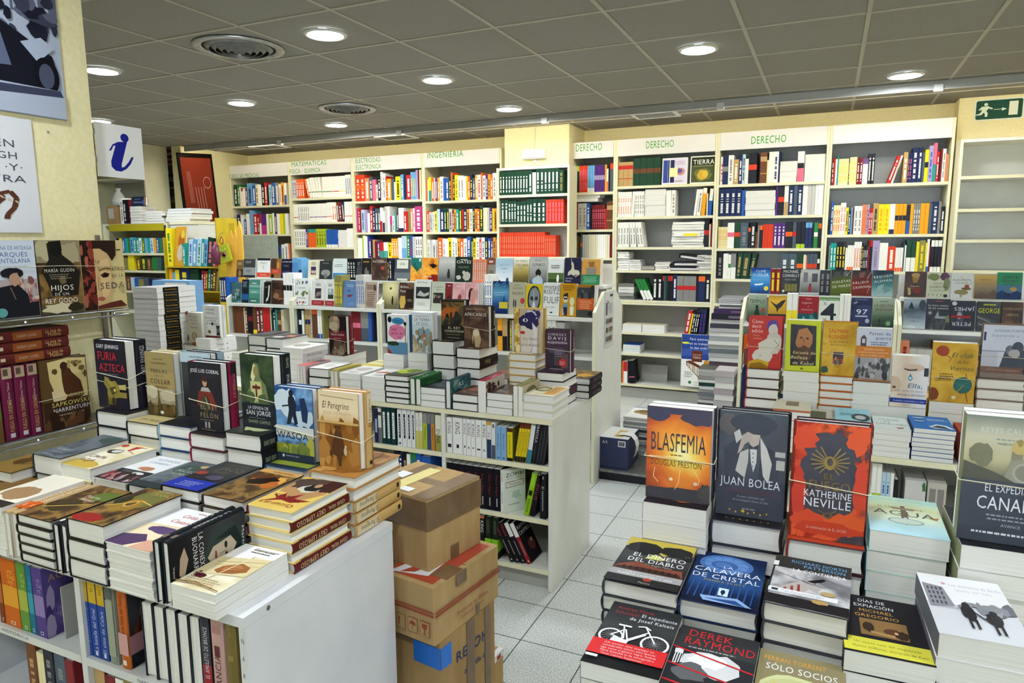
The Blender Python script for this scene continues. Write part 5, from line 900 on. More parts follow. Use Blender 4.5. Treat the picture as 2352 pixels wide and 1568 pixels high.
frow(G2Y + .035, zA2 + .001, [
 (1717.5, 1760, 677, 'green novel titled EL TEMPLO with a stepped pyramid', '9aaa5a', [t('EL', 48, 14, 12, 6, '2a2e1a'), t('TEMPLO', 50, 30, 88, 13, '1e2414'), lines(26, 36, 46, 1, 4, '5a6434', 3, 2.4), p('1c2414', 34, 78, 46, 44, 56, 44, 70, 78), e(50, 44, 8, 6, '14180e'), r(0, 84, 100, 16, '3a4426'), e(84, 54, 10, 7, '8a3a24')], {'front': 'greenmist'}),
 (1764.5, 1806.5, 679, 'amber novel with a flying eagle', 'c08a2c', [p('1a1614', 4, 18, 44, 34, 74, 18, 98, 14, 72, 42, 58, 48, 50, 62, 44, 46), r(0, 68, 100, 32, '17171a'), t('PETROS', 26, 81, 42, 6, 'd8d4c8'), t('MÁRKARIS', 34, 92, 58, 6, 'd8d4c8')], {'front': 'gold'}),
 (1807, 1832, 680, '#2*wh/20/22/hye', 'eagle novel', 0),
 (1833.5, 1880.5, 681, 'red and teal novel', '8a2226', [r(0, 62, 100, 38, '1e4a4e'), mob(8, 66, 92, 96, 12, ('3a7a76', '12383c', '5a9a94'), 3, 10), lines(36, 8, 30, 1, 4, 'd8a8a0', 3, 3), t('ángeles', 42, 26, 50, 7, 'e0c0b8', 0, .12), t('y', 50, 38, 5, 6, 'e0c0b8'), t('demonios', 44, 50, 56, 6, 'e0c0b8', 0, .12)]),
 (1881, 1928.5, 683, 'white and green novel with a giant black 4', 'd4d8d0', [r(0, 0, 100, 12, '4a7a3a'), t('James Patterson', 50, 10, 90, 6, 'dfe6d8'), t('EL', 32, 28, 18, 10, '16161a'), p('16161a', 10, 58, 58, 22, 74, 22, 74, 58, 86, 58, 86, 66, 74, 66, 74, 82, 58, 82, 58, 66, 10, 66), t('DE', 30, 84, 18, 8, '16161a'), t('JULIO', 44, 96, 50, 10, '16161a')]),
 (1929, 1954, 683, '#3*wh/18/22/bte', 'giant 4 novel', 0),
 (1955, 2004, 684, 'navy novel titled 97 SEGUNDOS', '1e2440', [e(60, 60, 56, 36, '2c3454'), t('97', 52, 58, 56, 18, 'e0e2e8'), r(22, 62, 58, 5, 'b0b4c4'), p('8a90a8', 10, 18, 28, 12, 30, 18, 12, 24), e(80, 80, 10, 8, 'a0a4b4'), lines(14, 6, 70, 1, 4, '8088a4', 3, 2)]),
 (2004.5, 2056, 685, 'grey green novel titled LA DÉCIMA SINFONÍA', 'a2ac98', [lines(32, 10, 44, 1, 4, '4a544a', 3, 3), t('LA DÉCIMA', 50, 30, 88, 9, '2c1a16'), t('SINFONÍA', 52, 44, 80, 9, '4a1c16'), ('g', [r(40 + 12 * i, 62, 6, 20, '38483a') for i in range(5)]), b(34, 82, 4, 12, '1c241e', 3), e(74, 86, 11, 8, '6a9a6a')], {'front': 'greenmist'}),
 (2076, 2128.5, 687, 'blue grey novel with a snowy park', '7a8894', [p('161e24', 20, 34, 34, 8, 48, 34), b(84, 20, 16, 18, '2c343c', 3), t('PRINCESA', 50, 64, 60, 6, '3a4854'), t('HIELO', 52, 78, 40, 6, '3a4854'), b(20, 96, 40, 8, 'ccd4d8', 4)], {'front': 'winter'}),
 (2129, 2184, 687, 'black novel with typed white lettering and a palace', '1a1a1e', [lines(34, 6, 40, 1, 4, '8a3a3a', 3, 3), t('La hora estelar', 50, 24, 88, 6, 'd0d0cc', 0, .06), t('de los asesinos', 50, 33, 86, 6, 'd0d0cc', 0, .06), e(16, 46, 11, 8, '4a4a4e'), t('8€', 16, 49, 12, 6, 'e4e4e0'), p('8a9498', 36, 60, 50, 38, 54, 56, 82, 56, 90, 64, 36, 64), mob(6, 64, 94, 94, 16, ('3a3c3e', '6a6a4a', '2a2c30'), 3, 9)]),
 (2184.5, 2242, 691, 'black novel placed upside down with red strip', '16161e', [e(40, 58, 16, 26, '3a3a44'), e(36, 50, 10, 12, '8a8a90'), r(2, 50, 80, 8, '8a2424'), t('JAMES', 54, 22, 82, 12, 'c8c8cc', 0, .03, 180), t('PETER', 46, 72, 80, 12, 'c8c8cc', 0, .03, 180), e(14, 10, 10, 7, 'b8b8bc')]),
 (2245, 2301.5, 693, 'black novel titled GEORGE in yellow', '1b1c14', [lines(24, 8, 60, 1, 6, 'a8b42e', 3, 5), t('GEORGE', 50, 38, 92, 16, 'c0c62e'), p('4a4c48', 0, 46, 60, 62, 50, 68, 0, 56), s('8a8c88', 3, 2, 52, 60, 70), t('Tres hermanos', 42, 80, 68, 7, 'e0e0dc')], {'front': 'darkgrey'}),
 (2302, 2352, 694, 'dark brown novel about a bookseller', '1c1712', [t('COMERCIANTE', 50, 26, 92, 7, '9a8458'), t('LIBROS', 50, 46, 62, 8, '9a8458'), b(40, 76, 24, 14, '5a4a2a', 3), e(42, 78, 9, 7, 'a8903a')], {'front': 'darkbrown'}),
], 'lower crime row')
LS = 'low shelf of the crime display'
row(hx[0] + .026, hx[0] + .09, G2Y + .03, .721, '2*or/24/23/hwh dr/14/20', 'novel', LS + ' next to the panel', depth=.13)
row(hx[1] + .026, hx[2] - .1, G2Y + .03, .721, 'sa/30/24/tdr 3*pg/26/19 dr/26/24/twh 2*pg/12/24/tgy wh/14/24/tbk 5*wh/16/22/tbk br/34/23/mam 2*pu/32/22 te/34/22 sl/20/23', 'novel', LS + ' near the empty bookcase', depth=.13)
for zz_ in (.401, .201):
    row(hx[0] + .026, hx[1] - .05, G2Y + .03, zz_, 'bk/20/17/twh dr/24/17/tye nv/20/17/twh br/22/17 iv/20/17/tdr _60 bk/20/17', 'novel', ('lowest ' if zz_ < .3 else 'second lowest ') + LS, depth=.13)
o = thing('umbrella', 'furled umbrella with a reddish brown handle beside the red standing book', 'umbrella', TR(OY(1712, 860, 3.45).x, 3.45, .45))
P = OY(1712, 802, 3.45)
mb = MB(); mb.tube([(0, 0, P.z - .45 - .075), (.001, 0, P.z - .45 - .02), (.002, 0, P.z - .45), (.002, 0, P.z - .45 + .006)], .013, noisy('handle_brown', '5a2c1c:0.3 6e3826:0.7', 30, .45, .4), 10); mb.build('handle', o)
mb = MB(); mb.lathe([(.0, -.449), (.006, -.44), (.016, -.38), (.021, -.2), (.017, P.z - .45 - .1), (.006, P.z - .45 - .075)], noisy('navy_cloth', '141a34:0.3 1c2446:0.7', 40, .8, .2), 10); mb.build('canopy', o)

# ---------------------------------------------------------------- tables
def shelf_table(x0, x1, y0, y1, ztop, ups, shelves, label, edgem=EDGE, body=LAM, toph=.022, name='display_table'):
    o = thing(name, label, 'table', TR(0, 0, 0)); th = .02; ups = sorted(ups)
    mb = MB(); mb.box(x0, y0 + .003, ztop - toph, x1, y1, ztop, body); mb.build('table_top', o)
    mb = MB(); mb.box(x0, y0, ztop - toph, x1, y0 + .003, ztop, edgem); mb.build('edge_strip', o)
    for a in (x0, x1 - th):
        mb = MB(); mb.box(a, y0 + .004, .001, a + th, y1 - .002, ztop - toph - .0005, body); mb.build('side_panel', o)
    for a in ups:
        mb = MB(); mb.box(a, y0 + .004, .09, a + th, y1 - .02, ztop - toph - .0005, body); mb.build('divider', o)
    xs = [x0 + th] + [v for a in ups for v in (a, a + th)] + [x1 - th]
    for z in shelves:
        for a, c in zip(xs[0::2], xs[1::2]):
            mb = MB(); mb.box(a + .0005, y0 + .006, z - .02, c - .0005, y1 - .02, z, body); mb.box(a + .0005, y0 + .003, z - .0205, c - .0005, y0 + .006, z + .0003, edgem); mb.build('shelf', o)
    mb = MB(); mb.box(x0 + th, y1 - .016, .09, x1 - th, y1 - .004, ztop - toph - .001, body); mb.build('back_panel', o)
    mb = MB(); mb.box(x0 + th, y0 + .03, .001, x1 - th, y0 + .05, .078, LAMG); mb.build('plinth', o)
    return o
ZT = .797
T1 = shelf_table(-4.35, -1.05, 2.711, 3.245, ZT, (-1.612, -2.3, -3.1), (.583, .335, .098), 'white display table with open shelves, in the middle of the shop')
def OX0(px, py, Y): return OY(px, py, Y).x
def T_(spec, n, top, z0=ZT): spec.T = (top - z0) / n - GAP; spec.c = None; return spec
def hb(W, base, front=None, art=(), H=.215, **k): return Spec(W, H, .03, base, front, art, True, **k)
def pbk(W, base, front=None, art=(), H=.21, **k): return Spec(W, H, .03, base, front, art, False, **k)
def srow(Y, z, items, tail, H=None):
    """single spines with readable lettering: (px left, px right, py top, label, colour, spine art, [lean], [hard], [H])"""
    for it in items:
        pa, pb, yt, lab, col, sart = it[:6]; k = it[6] if len(it) > 6 else {}
        pm = yt + k.get('dy', 60); x0, x1 = OY(pa, pm, Y).x, OY(pb, pm, Y).x; h = k.get('H') or OY((pa + pb) / 2, yt, Y).z - z
        sp = Spec(.135, h, x1 - x0 - .0012, col, k.get('front'), k.get('art', ()), k.get('hard', False), k.get('spine'), sart)
        lean = k.get('lean', 0); zz = z + ((x1 - x0) * math.sin(math.radians(lean)) if lean > 0 else 0)
        spineout(sp, x0, Y, zz, lab + ', ' + tail, lean, k.get('group'))
paint('bronze', 'n', '1a1410 4a3420 8a6a3a 2a2018', 16); paint('sepia', 'v', '6a3f1c 9a6a34 c89a5c e2d2b2 d8c8a8', 10, .25); paint('fire', 'n', '3a0e0a 9a2a1a d85a34 1c0c0c 0e0808', 15); paint('parchment', 'n', 'd0bd86 e4dcc0 f0ecdc', 12)
paint('burst', 'r', 'fff6b0:0 f8d86a:0.14 e8903a:0.38 c05a30:0.6 5a3020:0.82 1c1822:1', 13, .55, (.085, .115), .15); paint('stormblue', 'n', '0e1e34 2a5490 7aa8d8 16304e', 11); paint('snowfog', 'v', 'dde0e2 c8ccd0 8a8e92 d8dadc ecedef', 14, .12)
paint('agua', 'v', 'a8cede b8dce0 dcead2 c8cf9c 9ac0b8', 10, .35); paint('canaima', 'v', '15161a 17181c 1c1d20 3a3c30 b8b08c c2bfa8 5e6660', 9, .12, span=(0, .25)); paint('bluenight', 'v', '0a1022 16264c 28508a 1a3464 0e1c40', 9, .3)
paint('cloudgrey', 'n', '34353a 77787e c8c8cc 4a4b50', 11); paint('gunmetal', 'v', '101012 1c1c20 383a3c 2a2c2e', 10, .3); paint('dusk', 'v', '1a1a1c 3a2a22 9a5434 5a5a56 202226', 12, .2); paint('ochreold', 'n', '9a7222 c09834 d8b04a 8a6418', 9)
paint('faceskin', 'h', 'e8ddd0 d8c4b0 e6e4e6 f0f0f4', 10, .2, span=(0, .14)); paint('greenknight', 'n', '0c120c 1c2a1a 3c4a30 10160e', 12); paint('slatecover', 'n', '2a2e34 4a5058 6a727a 3a3e44', 10)
# --- front row of the middle table, left to right
Y0, Y1, Y2 = 2.714, 2.945, 3.14
def px0(a, py=880, Y=Y0): return OY(a, py, Y).x
stack(T_(pbk(.125, 'c9c6c0', None, [r(0, 0, 100, 100, 'cfccc6'), b(50, 40, 34, 22, 'a8a49a', 3), lines(20, 78, 60, 2, 6, '6a665e', 3, 2)]), 4, .925), px0(781), Y0, ZT, 4, 'grey paperback stack top, third pile left of the lime topped hardbacks', 'grey paperback', 'pale grey topped book left of the red lettered pile')
stack(T_(pbk(.132, 'd2d2d0', None, [r(0, 0, 100, 100, 'd6d4d0'), p('b04a3c', 6, 44, 40, 36, 96, 46, 92, 56, 40, 50, 8, 56), lines(20, 70, 60, 3, 6, '7a7a78', 3, 2)]), 4, .918), px0(832), Y0, ZT, 4, 'white paperback with a red scrawl, topping the pile left of the lime topped hardbacks', 'white paperback', 'one with the red scrawl')
TP = hb(.135, '1c1c14', 'greenmist', [b(38, 42, 34, 26, 'b4c040', 3), b(62, 30, 28, 20, '6a7434', 5), t('MUERTE', 44, 58, 62, 8, '5a641e'), r(0, 80, 100, 20, '3a3c24')], H=.2)
stack(T_(TP, 5, .935), px0(884), Y0, ZT, 5, 'lime and olive hardback topping a pile of five on the middle table', 'black cased hardback', 'lime and olive hardback')
GE = Spec(.132, .2, .029, '2c5a34', None, [r(20, 30, 60, 40, '3a7040')], True, '2f6238', [('t', 'E', 72, 8, 60, 'd8e0d0', True), ('r', 55, 60, 'b8c8b4', .25, .75)])
edge(GE, px0(941), Y0, ZT, 'left of two green hardbacks set spine up between piles'); edge(GE, px0(941) + .0315, Y0, ZT, 'right of two green hardbacks set spine up between piles')
stack(T_(pbk(.132, '24282c', 'darkgrey', [lines(20, 20, 60, 2, 8, '9aa0a4', 3, 3), b(50, 60, 30, 20, '4a5054', 3)], H=.2), 3, .89), px0(966), Y0, ZT, 3, 'charcoal paperback topping a pile of three beside the green spine up books', 'white edged paperback', 'charcoal paperback')
TE = Spec(.135, .2, .027, '22363a', 'tealcity', [t('AS', 30, 50, 40, 10, 'b8d0cc', 0, 0, 90), b(60, 60, 20, 26, '18282c', 3)], True, '2a4046')
edge(TE, px0(1023), Y0, ZT, 'dark teal hardback set spine up, its picture cover turned right')
stack(T_(hb(.134, '16171c', 'brownclouds', [b(50, 40, 30, 20, '8a5a48', 3), lines(20, 74, 60, 2, 7, 'a09a90', 3, 2)], H=.2), 2, .875), px0(1037), Y0, ZT, 2, 'brown pictured hardback topping a pair of hardbacks on the middle table', 'dark cased hardback', 'brown pictured hardback')
RE = Spec(.148, .2, .039, 'd8d2c6', None, [r(0, 0, 100, 100, 'd0c8ba'), mob(6, 30, 60, 90, 16, ('3a2a28', '7a4a3a', '5a3a34'), 3, 10), lines(64, 20, 28, 6, 8, '8a4a4a', 3, 2)], False, '9c2c44', [('t', 'Isabel', 40, 30, 40, 'e8c8cc', True)])
edge(RE, px0(1098), Y0, ZT, 'thick paperback with a crimson spine set spine up between white piles')
stack(T_(pbk(.126, '3a3634', 'brownclouds', [mob(10, 10, 90, 60, 12, ('2a2a2a', '8a7a70', '5a4a44'), 3, 12), lines(20, 76, 60, 2, 7, 'b0a8a0', 3, 2)], H=.2), 3, .894), px0(1118), Y0, ZT, 3, 'dark pictured paperback topping a pile of three right of the crimson spine', 'white edged paperback', 'dark pictured paperback')
HA = Spec(.138, .2, .0215, 'c2b89a', None, [b(50, 50, 40, 40, '7a7450', 3)], False, '6e6a3c', [('r', 20, 60, '8a8654')])
edge(HA, px0(1179), Y0, ZT, 'left of two slim olive spined books set spine up'); edge(HA, px0(1179) + .0235, Y0, ZT, 'right of two slim olive spined books set spine up')
stack(T_(hb(.143, 'ded8c6', 'parchment', [b(34, 42, 28, 22, '6a6a4a', 3, .1), b(34, 42, 20, 15, 'b8ae84', 5, .1), b(36, 40, 9, 8, 'd8ceb0', 6), r(56, 10, 40, 80, 'd8ab6a'), lines(60, 16, 32, 8, 9, '9a5a2a', 4, 2), t('HIJA', 30, 18, 40, 7, '5a2a20')], H=.21), 3, .905), px0(1201), Y0, ZT, 3, 'cream hardback with an oval portrait topping the pile at the table corner', 'cream edged hardback', 'cream hardback with an oval portrait', alt=())
# farther left part of the front row
for j in range(3): edge(Spec(.145, .2, .017, 'd8b8b8', None, [r(20, 20, 60, 40, 'c04a48')], False, 'c4403e', [('r', 8, 40, '1c1a1c'), ('r', 50, 56, '2a2224')]), px0(684) + .0185 * j, Y0, ZT, ('left', 'middle', 'right')[j] + ' one of three slim books with red and black spines set spine up')
stack(T_(hb(.125, '1c1c20', None, [r(0, 0, 100, 100, 'd8d6d0'), r(0, 0, 100, 20, 'b8b6b0'), b(60, 60, 30, 16, 'c8c4bc', 3), lines(20, 40, 50, 2, 6, '8a8a88', 3, 2)], H=.2), 3, .935), px0(709), Y0, ZT, 3, 'white jacketed hardback topping the pile right of the red spine up trio', 'black cased hardback', 'white jacketed hardback')
for j in range(2): edge(Spec(.135, .2, .02, 'cfc9b4', None, [r(10, 10, 80, 80, 'bab28c')], True, 'a3943c', [('r', 10, 90, 'b8aa50')]), px0(760) + .0225 * j, Y0, ZT, ('left', 'right')[j] + ' one of two hardbacks with mustard spines set spine up')
# --- second row, with the standing pairs
def px1(a, Y=Y1, py=820): return OY(a, py, Y).x
def show(sp, pxl, Y, zt, n, Wst, lowcol, lab_pair, lab_top, lab_low, hard=True, back=None, band=True, alt=(), sp2=None, base=None, zf=(.45, .38, .42, .5), Hst=.2, topart=None, topfront=None, yoff=.03, ssart=(), xo=0, low_base=None, under=None):
    """a pile with an upright pair on it"""
    x = OY(pxl, 800, Y).x
    st = Spec(Wst, Hst, (zt - ZT) / n - GAP, low_base or sp.base, topfront or sp.front, sp.art if topart is None else topart, hard, sp.spine, ssart)
    ztop = stack(st, x, Y, ZT, n, lab_top, lab_low, under, alt=alt)
    pair(sp, x + .004 + xo, Y + yoff, ztop, lab_pair + ', standing upright', back or 'second copy held behind the ' + lab_pair, ('rubber band round the pair of ' + lab_pair) if band else None, sp2=sp2, zf=zf)
    return ztop
TG = pbk(.122, '1c4a6a', None, [r(0, 0, 100, 72, 'f0f1f0'), e(14, 13, 10, 8, '1a1a1e'), b(56, 16, 32, 9, '3f8fc0', 3, .12), lines(34, 14, 44, 2, 4, '1c4a7a', 3, 1.6), b(48, 44, 42, 20, 'd77ba2', 5, .2), t('Tengo', 34, 40, 36, 7, '5a1a3a', .2), t('ganas de', 50, 50, 56, 6, '5a1a3a', .2), t('ti', 60, 60, 14, 6, '5a1a3a', .2), s('1c1c20', 3, 92, 18, 92, 70), b(92, 22, 7, 5, '1c1c20', 3), r(0, 70, 100, 30, '5c8ab0'), b(30, 74, 30, 6, '2c3a2a', 4), p('9a2c30', 0, 86, 26, 100, 0, 100)], H=.205)
TG.T = .025
show(TG, 880, Y1, .99, 6, .125, 'd8d8d6', 'white paperback with a pink cloud and blue bubble', 'white paperback under the pink cloud pair', 'white edged paperback', hard=False, band=False, low_base='d0cfcc', topart=[r(0, 0, 100, 100, 'd8d8d4'), p('b04a44', 10, 50, 60, 40, 90, 60, 40, 70)], xo=.004)
LT = pbk(.118, 'd6dde4', None, [r(0, 0, 100, 100, 'd9e2ea'), r(0, 30, 100, 70, 'c9d4dc'), t('CLAUDIA CASANOVA', 50, 11, 70, 3.6, '4a6a8a'), t('LA TIERRA', 50, 21, 80, 7, '3a5878'), t('DE DIOS', 50, 31, 60, 7, '3a5878'), mob(4, 44, 96, 96, 40, ('8a9a94', 'b09a7a', '6a6a58', 'c8b89a', 'a89078', '5f7a80', '9a8468'), 3, 9), p('7e98a8', 34, 48, 40, 38, 56, 44, 58, 56, 34, 58), b(78, 50, 14, 12, '86a0ac', 5), p('b0684a', 46, 56, 70, 52, 74, 60, 48, 62)], H=.207); LT.T = .024
show(LT, 937, Y1, 1.005, 5, .115, 'd4d4d0', 'pale blue novel titled LA TIERRA DE DIOS', 'grey white paperback under the pale blue LA TIERRA pair', 'white edged paperback', hard=False, band=False, low_base='c9c9c6', topart=[r(0, 0, 100, 100, 'c8c8c4')], xo=.006)
RC = hb(.132, '17140f', 'bronze', [b(40, 34, 40, 16, 'b0622a', 3, .5), mob(4, 30, 96, 60, 14, ('2c2a24', '5a4a34', '1a1712'), 3, 12), r(0, 62, 100, 38, '1c1912'), t('EL REY', 56, 72, 54, 6, 'cfc8b0'), t('CONQUISTADOR', 56, 80, 84, 5.5, 'cfc8b0'), lines(20, 85, 70, 1, 4, '8a8470', 3, 1.4), lines(26, 93, 56, 1, 4, 'a8a088', 4, 1.4), r(0, 0, 100, 5, '26221a')], H=.203); RC.T = .026
show(RC, 992, Y1, 1.078, 4, .126, '17140f', 'dark novel titled EL REY CONQUISTADOR with a burning city', 'dark jacketed thick hardback under the burning city pair', 'thick cream edged hardback', band=False, xo=.03, yoff=.04)
AF = hb(.14, '1c1410', 'brownclouds', [t('SANTIAGO POSTEGUILLO', 48, 9, 76, 3.6, 'b8a894'), t('AFRICANUS', 48, 24, 86, 8, 'e2dcd0'), lines(26, 28, 50, 1, 4, '9a8a7a', 3, 1.4), p('b8a27c', 40, 58, 52, 54, 62, 58, 70, 80, 62, 99, 38, 99, 34, 76), e(50, 50, 8, 6, '4a3426'), p('3a261c', 36, 99, 42, 74, 46, 99), b(50, 64, 12, 9, 'd8ccb0', 3)], H=.205, spine='241a14', sart=[('t', 'AFRICANUS', 30, 36, 40, 'd8d0c0', True), ('t', 'S. P.', 66, 10, 30, 'a89a80', True)]); AF.T = .034
show(AF, 1048, Y1, 1.05, 5, .132, '1c1410', 'dark brown novel titled AFRICANUS with a draped woman', 'dark brown hardback under the AFRICANUS pair', 'thick hardback with bowed pages', alt=(1, 3), xo=.022, yoff=.03, ssart=[('t', 'Africanus', 40, 30, 50, 'b8a27c', True)], zf=(.5, .42, .46, .5))
stack(T_(hb(.13, '26191a', 'brownclouds', [r(0, 8, 100, 20, 'a8442c'), b(50, 60, 34, 24, '5a4030', 3)], H=.2), 3, .915), px1(1110), Y1, ZT, 3, 'brown hardback with a red strip, between the AFRICANUS and feather mask piles', 'white edged hardback', 'brown hardback with a red strip')
ES = hb(.142, 'c9a14e', None, [r(0, 0, 100, 100, 'd8c29a'), r(0, 0, 22, 100, 'c9a556'), mob(2, 2, 20, 98, 22, ('e0cc8a', 'b08a3a', 'e8dcb0'), 3, 7), r(22, 0, 72, 100, 'b9a58c'), p('d9cfc2', 30, 22, 70, 20, 76, 60, 60, 99, 28, 99, 24, 60), b(56, 28, 38, 16, '221c3c', 3, .5), b(70, 14, 24, 12, '2a2450', 5, .6), s('2a2450', 2, 50, 8, 92, 4), s('3a3460', 2, 60, 14, 94, 20), b(62, 14, 26, 10, 'd0d0dc', 8, .7), b(60, 18, 24, 11, '26204a', 9, .6), e(42, 26, 9, 4, 'f0eef4'), e(43, 26, 4, 3.4, '16121c'), b(32, 54, 9, 3.6, 'a8322a', 4, .2), p('dcdce2', 66, 30, 86, 44, 84, 99, 66, 99, 72, 60), t('ESCÁNDALO', 60, 70, 56, 4.6, '5a5048'), t('DE TEMPORADA', 60, 84, 66, 4.6, '5a5048'), s('efeae0', 1.6, 48, 60, 56, 74, 50, 84)], H=.213, spine='c9a856', sart=[('r', 6, 94, 'd8bc74')]); ES.T = .028
show(ES, 1168, Y1, 1.04, 7, .14, 'c9a14e', 'golden novel with a feather masked woman', 'golden hardback under the feather mask pair', 'slim white edged hardback', band=False, xo=.012, yoff=.03)
AL = hb(.122, '2a1c26', None, [r(0, 0, 100, 100, '34202c'), r(5, 3, 90, 94, '3c2733'), t('LINDSEY', 48, 14, 74, 5.4, 'd8d4dc', 0, .15), t('DAVIS', 48, 24, 76, 7.4, 'e2e0e6', 0, .2), t('ALEJANDRÍA', 48, 33, 82, 5.6, 'dcdae0'), p('241a22', 8, 52, 40, 42, 92, 52, 92, 92, 8, 92), b(50, 50, 36, 8, '4a4256', 3, .5), r(34, 58, 30, 30, '1c151b'), ('g', [r(38 + 8 * i, 62, 3, 22, '6a5a58') for i in range(3)]), p('5a4444', 62, 60, 92, 54, 92, 90, 66, 90), lines(36, 50, 34, 4, 4, '9a8f9a', 3, 1.4), e(70, 77, 16, 9.5, 'b43236'), lines(60, 74, 20, 3, 3, 'e8c0c0', 3, 1.2), lines(18, 92, 56, 1, 3, 'b8b0b8', 4, 1.4)], H=.2, spine='4a2c3a', sart=[('r', 3, 97, '5a3644'), ('t', 'DAVIS', 30, 24, 40, 'd0c8d0', True)]); AL.T = .022
show(AL, 1232, Y1 - .005, .962, 4, .132, '2a1c26', 'plum novel titled ALEJANDRÍA with a red round seal', 'plum jacketed hardback under the ALEJANDRÍA pair', 'hardback with bowed white pages', alt=(1,), xo=.034, yoff=.02, zf=(.55, .50, .56, .58))
DK = Spec(.14, .2, .033, '1c1a1e', 'bronze', [b(40, 40, 30, 20, 'b0822a', 3)], True, '201c20', [('r', 20, 60, '3a3034'), ('t', 'Novela', 76, 20, 40, '8a8078', True)])
x_ = -1.062
stack(T_(DK, 3, .9), x_ - .11, 3.165, ZT, 3, 'dark rounded hardback topping the small pile at the far corner of the middle table', 'dark hardback with its rounded spine out', 'dark rounded hardback', alt=(0, 1, 2))
HG = hb(.118, '2a1618', None, [r(0, 0, 100, 100, '241718'), r(0, 38, 96, 24, '6a1f28'), b(34, 18, 32, 24, '8a7a66', 3), e(42, 6, 14, 8, 'b89a80'), b(28, 26, 26, 12, 'b4a68a', 5), p('5a4a3c', 30, 62, 70, 62, 80, 90, 94, 98, 4, 98, 20, 84), mob(14, 80, 90, 98, 12, ('8a7a64', '6a5844', 'a89880'), 3, 10), t('Winston Graham', 48, 50, 76, 6, 'd8c8c4', .2), lines(26, 56, 50, 1, 3, 'b89a98', 3, 1.6)], H=.212, spine='762430', sart=[('t', 'Novela', 40, 40, 30, 'd0b0b0', True), ('r', 78, 84, '8a3a44')]); HG.T = .028
show(HG, 742, Y1, .96, 4, .135, 'c9b0a4', 'wine red novel with a lady in a white collar', 'dark pictured paperback under the wine red pair', 'pinkish paperback', hard=False, xo=.016, yoff=.03, low_base='c0a49a', zf=(.42, .34, .4, .42))
stack(T_(pbk(.14, 'c8b98a', None, [r(0, 0, 100, 100, 'c9c08e'), r(0, 60, 100, 40, 'b0a048'), lines(10, 20, 70, 3, 9, '7a7450', 3, 3)], H=.2), 3, .915), px1(820), Y1, ZT, 3, 'straw yellow paperback topping a low pile left of the pink cloud pair', 'pale paperback', 'straw yellow paperback')
WS = Spec(.165, .21, .032, 'd6d6d4', None, [r(0, 0, 100, 100, 'd4d2cc'), b(40, 50, 30, 24, '9a968a', 3), lines(30, 20, 50, 2, 7, '7a7a76', 3, 2.4)], False, 'd2d2d0', [('t', 'Historia del siglo', 45, 60, 40, '4a4a4c', True)])
stack(T_(WS, 6, .985), px1(644), Y1, ZT, 6, 'white paperback topping the pile with printed white spines', 'white paperback with a printed spine', 'white paperback over printed spines', alt=(1, 3, 4))
BK = hb(.13, '18181c', None, [r(0, 0, 100, 100, '2c2a2c'), r(40, 30, 46, 26, 'b86a4a'), b(30, 70, 30, 14, 'b0a8a0', 3), lines(10, 16, 60, 2, 8, '7a7a7a', 3, 2)], H=.21)
stack(T_(BK, 4, 1.03), px1(609), Y1 + .01, ZT, 4, 'black jacketed hardback with an orange patch on a tall pile', 'black cased hardback', 'orange patched hardback')
stack(T_(hb(.128, '1a1a1e', 'darkgrey', [b(50, 50, 30, 20, '4a4644', 3)], H=.21), 4, 1.04), px1(609) - .14, Y1 + .015, ZT, 4, 'plain charcoal hardback on the tall pile left of the orange patch', 'black cased hardback', 'plain charcoal hardback')
stack(T_(Spec(.135, .2, .03, 'c9c2b4', None, [r(0, 0, 100, 100, 'bfb6a4'), lines(20, 30, 60, 3, 8, '7a7264', 3, 2.4)], False, '6a2a2e', [('r', 10, 90, '5a2026')]), 4, .93), px1(532), Y1, ZT, 4, 'drab paperback with a maroon spine right of the history pile', 'drab paperback', 'maroon spined drab paperback', alt=(2, 3))
VS = Spec(.12, .2, .03, 'e0e0de', None, [r(0, 0, 100, 100, 'dededb'), lines(20, 30, 60, 3, 8, '8a8a88', 3, 2)], False, 'e2e2e0', [('t', 'Vidal', 40, 24, 45, '5a5a5c', True), ('r', 62, 66, '3a3a3c', .4, .6)])
zv = stack(T_(VS, 7, 1.0), px1(452), Y1, ZT, 7, 'white paperback under the upright history book with an hourglass', 'white paperback', 'top white paperback of the history pile', alt=(2, 4, 5))
CV = pbk(.135, 'e2e3e2', None, [t('CÉSAR', 44, 16, 56, 7, '5a5c5e'), t('VIDAL', 44, 27, 56, 7, '5a5c5e'), t('MOMENTOS', 50, 42, 76, 5, '8a4a3a'), t('CUMBRE', 50, 50, 56, 5, '8a4a3a'), t('HISTORIA', 52, 59, 72, 5.6, '4a4a4c'), e(54, 57, 7, 5, '2a2a2c'), p('26221e', 78, 62, 96, 62, 90, 76, 96, 92, 78, 92, 84, 76), s('2c2824', 3, 78, 60, 78, 94), s('2c2824', 3, 96, 60, 96, 94), b(34, 82, 9, 6, '6a6a4a', 3), r(0, 94, 100, 6, '6a2c28')], H=.195, spine='d6dade', sart=[('t', 'Vidal', 30, 24, 36, '3a4a7a', True)]); CV.T = .022
pair(CV, px1(470, 2.99), 3.0, zv, 'white history book with a small hourglass, standing upright', 'second white history book held behind the hourglass one', None)
RB = pbk(.118, 'd8d6d2', None, [r(0, 0, 100, 100, 'dad8d4'), r(0, 0, 100, 11, 'b02c34'), t('FERNANDO', 56, 24, 62, 5, '9a4a50'), t('TRÍAS DE BES', 56, 33, 80, 5, '9a4a50'), lines(24, 38, 60, 4, 5, '6a4a4a', 3, 2), b(62, 68, 9, 8, 'b8343a', 3), mob(8, 82, 92, 97, 16, ('4a4448', '6a6064', '38343a'), 3, 7)], H=.2); RB.T = .02
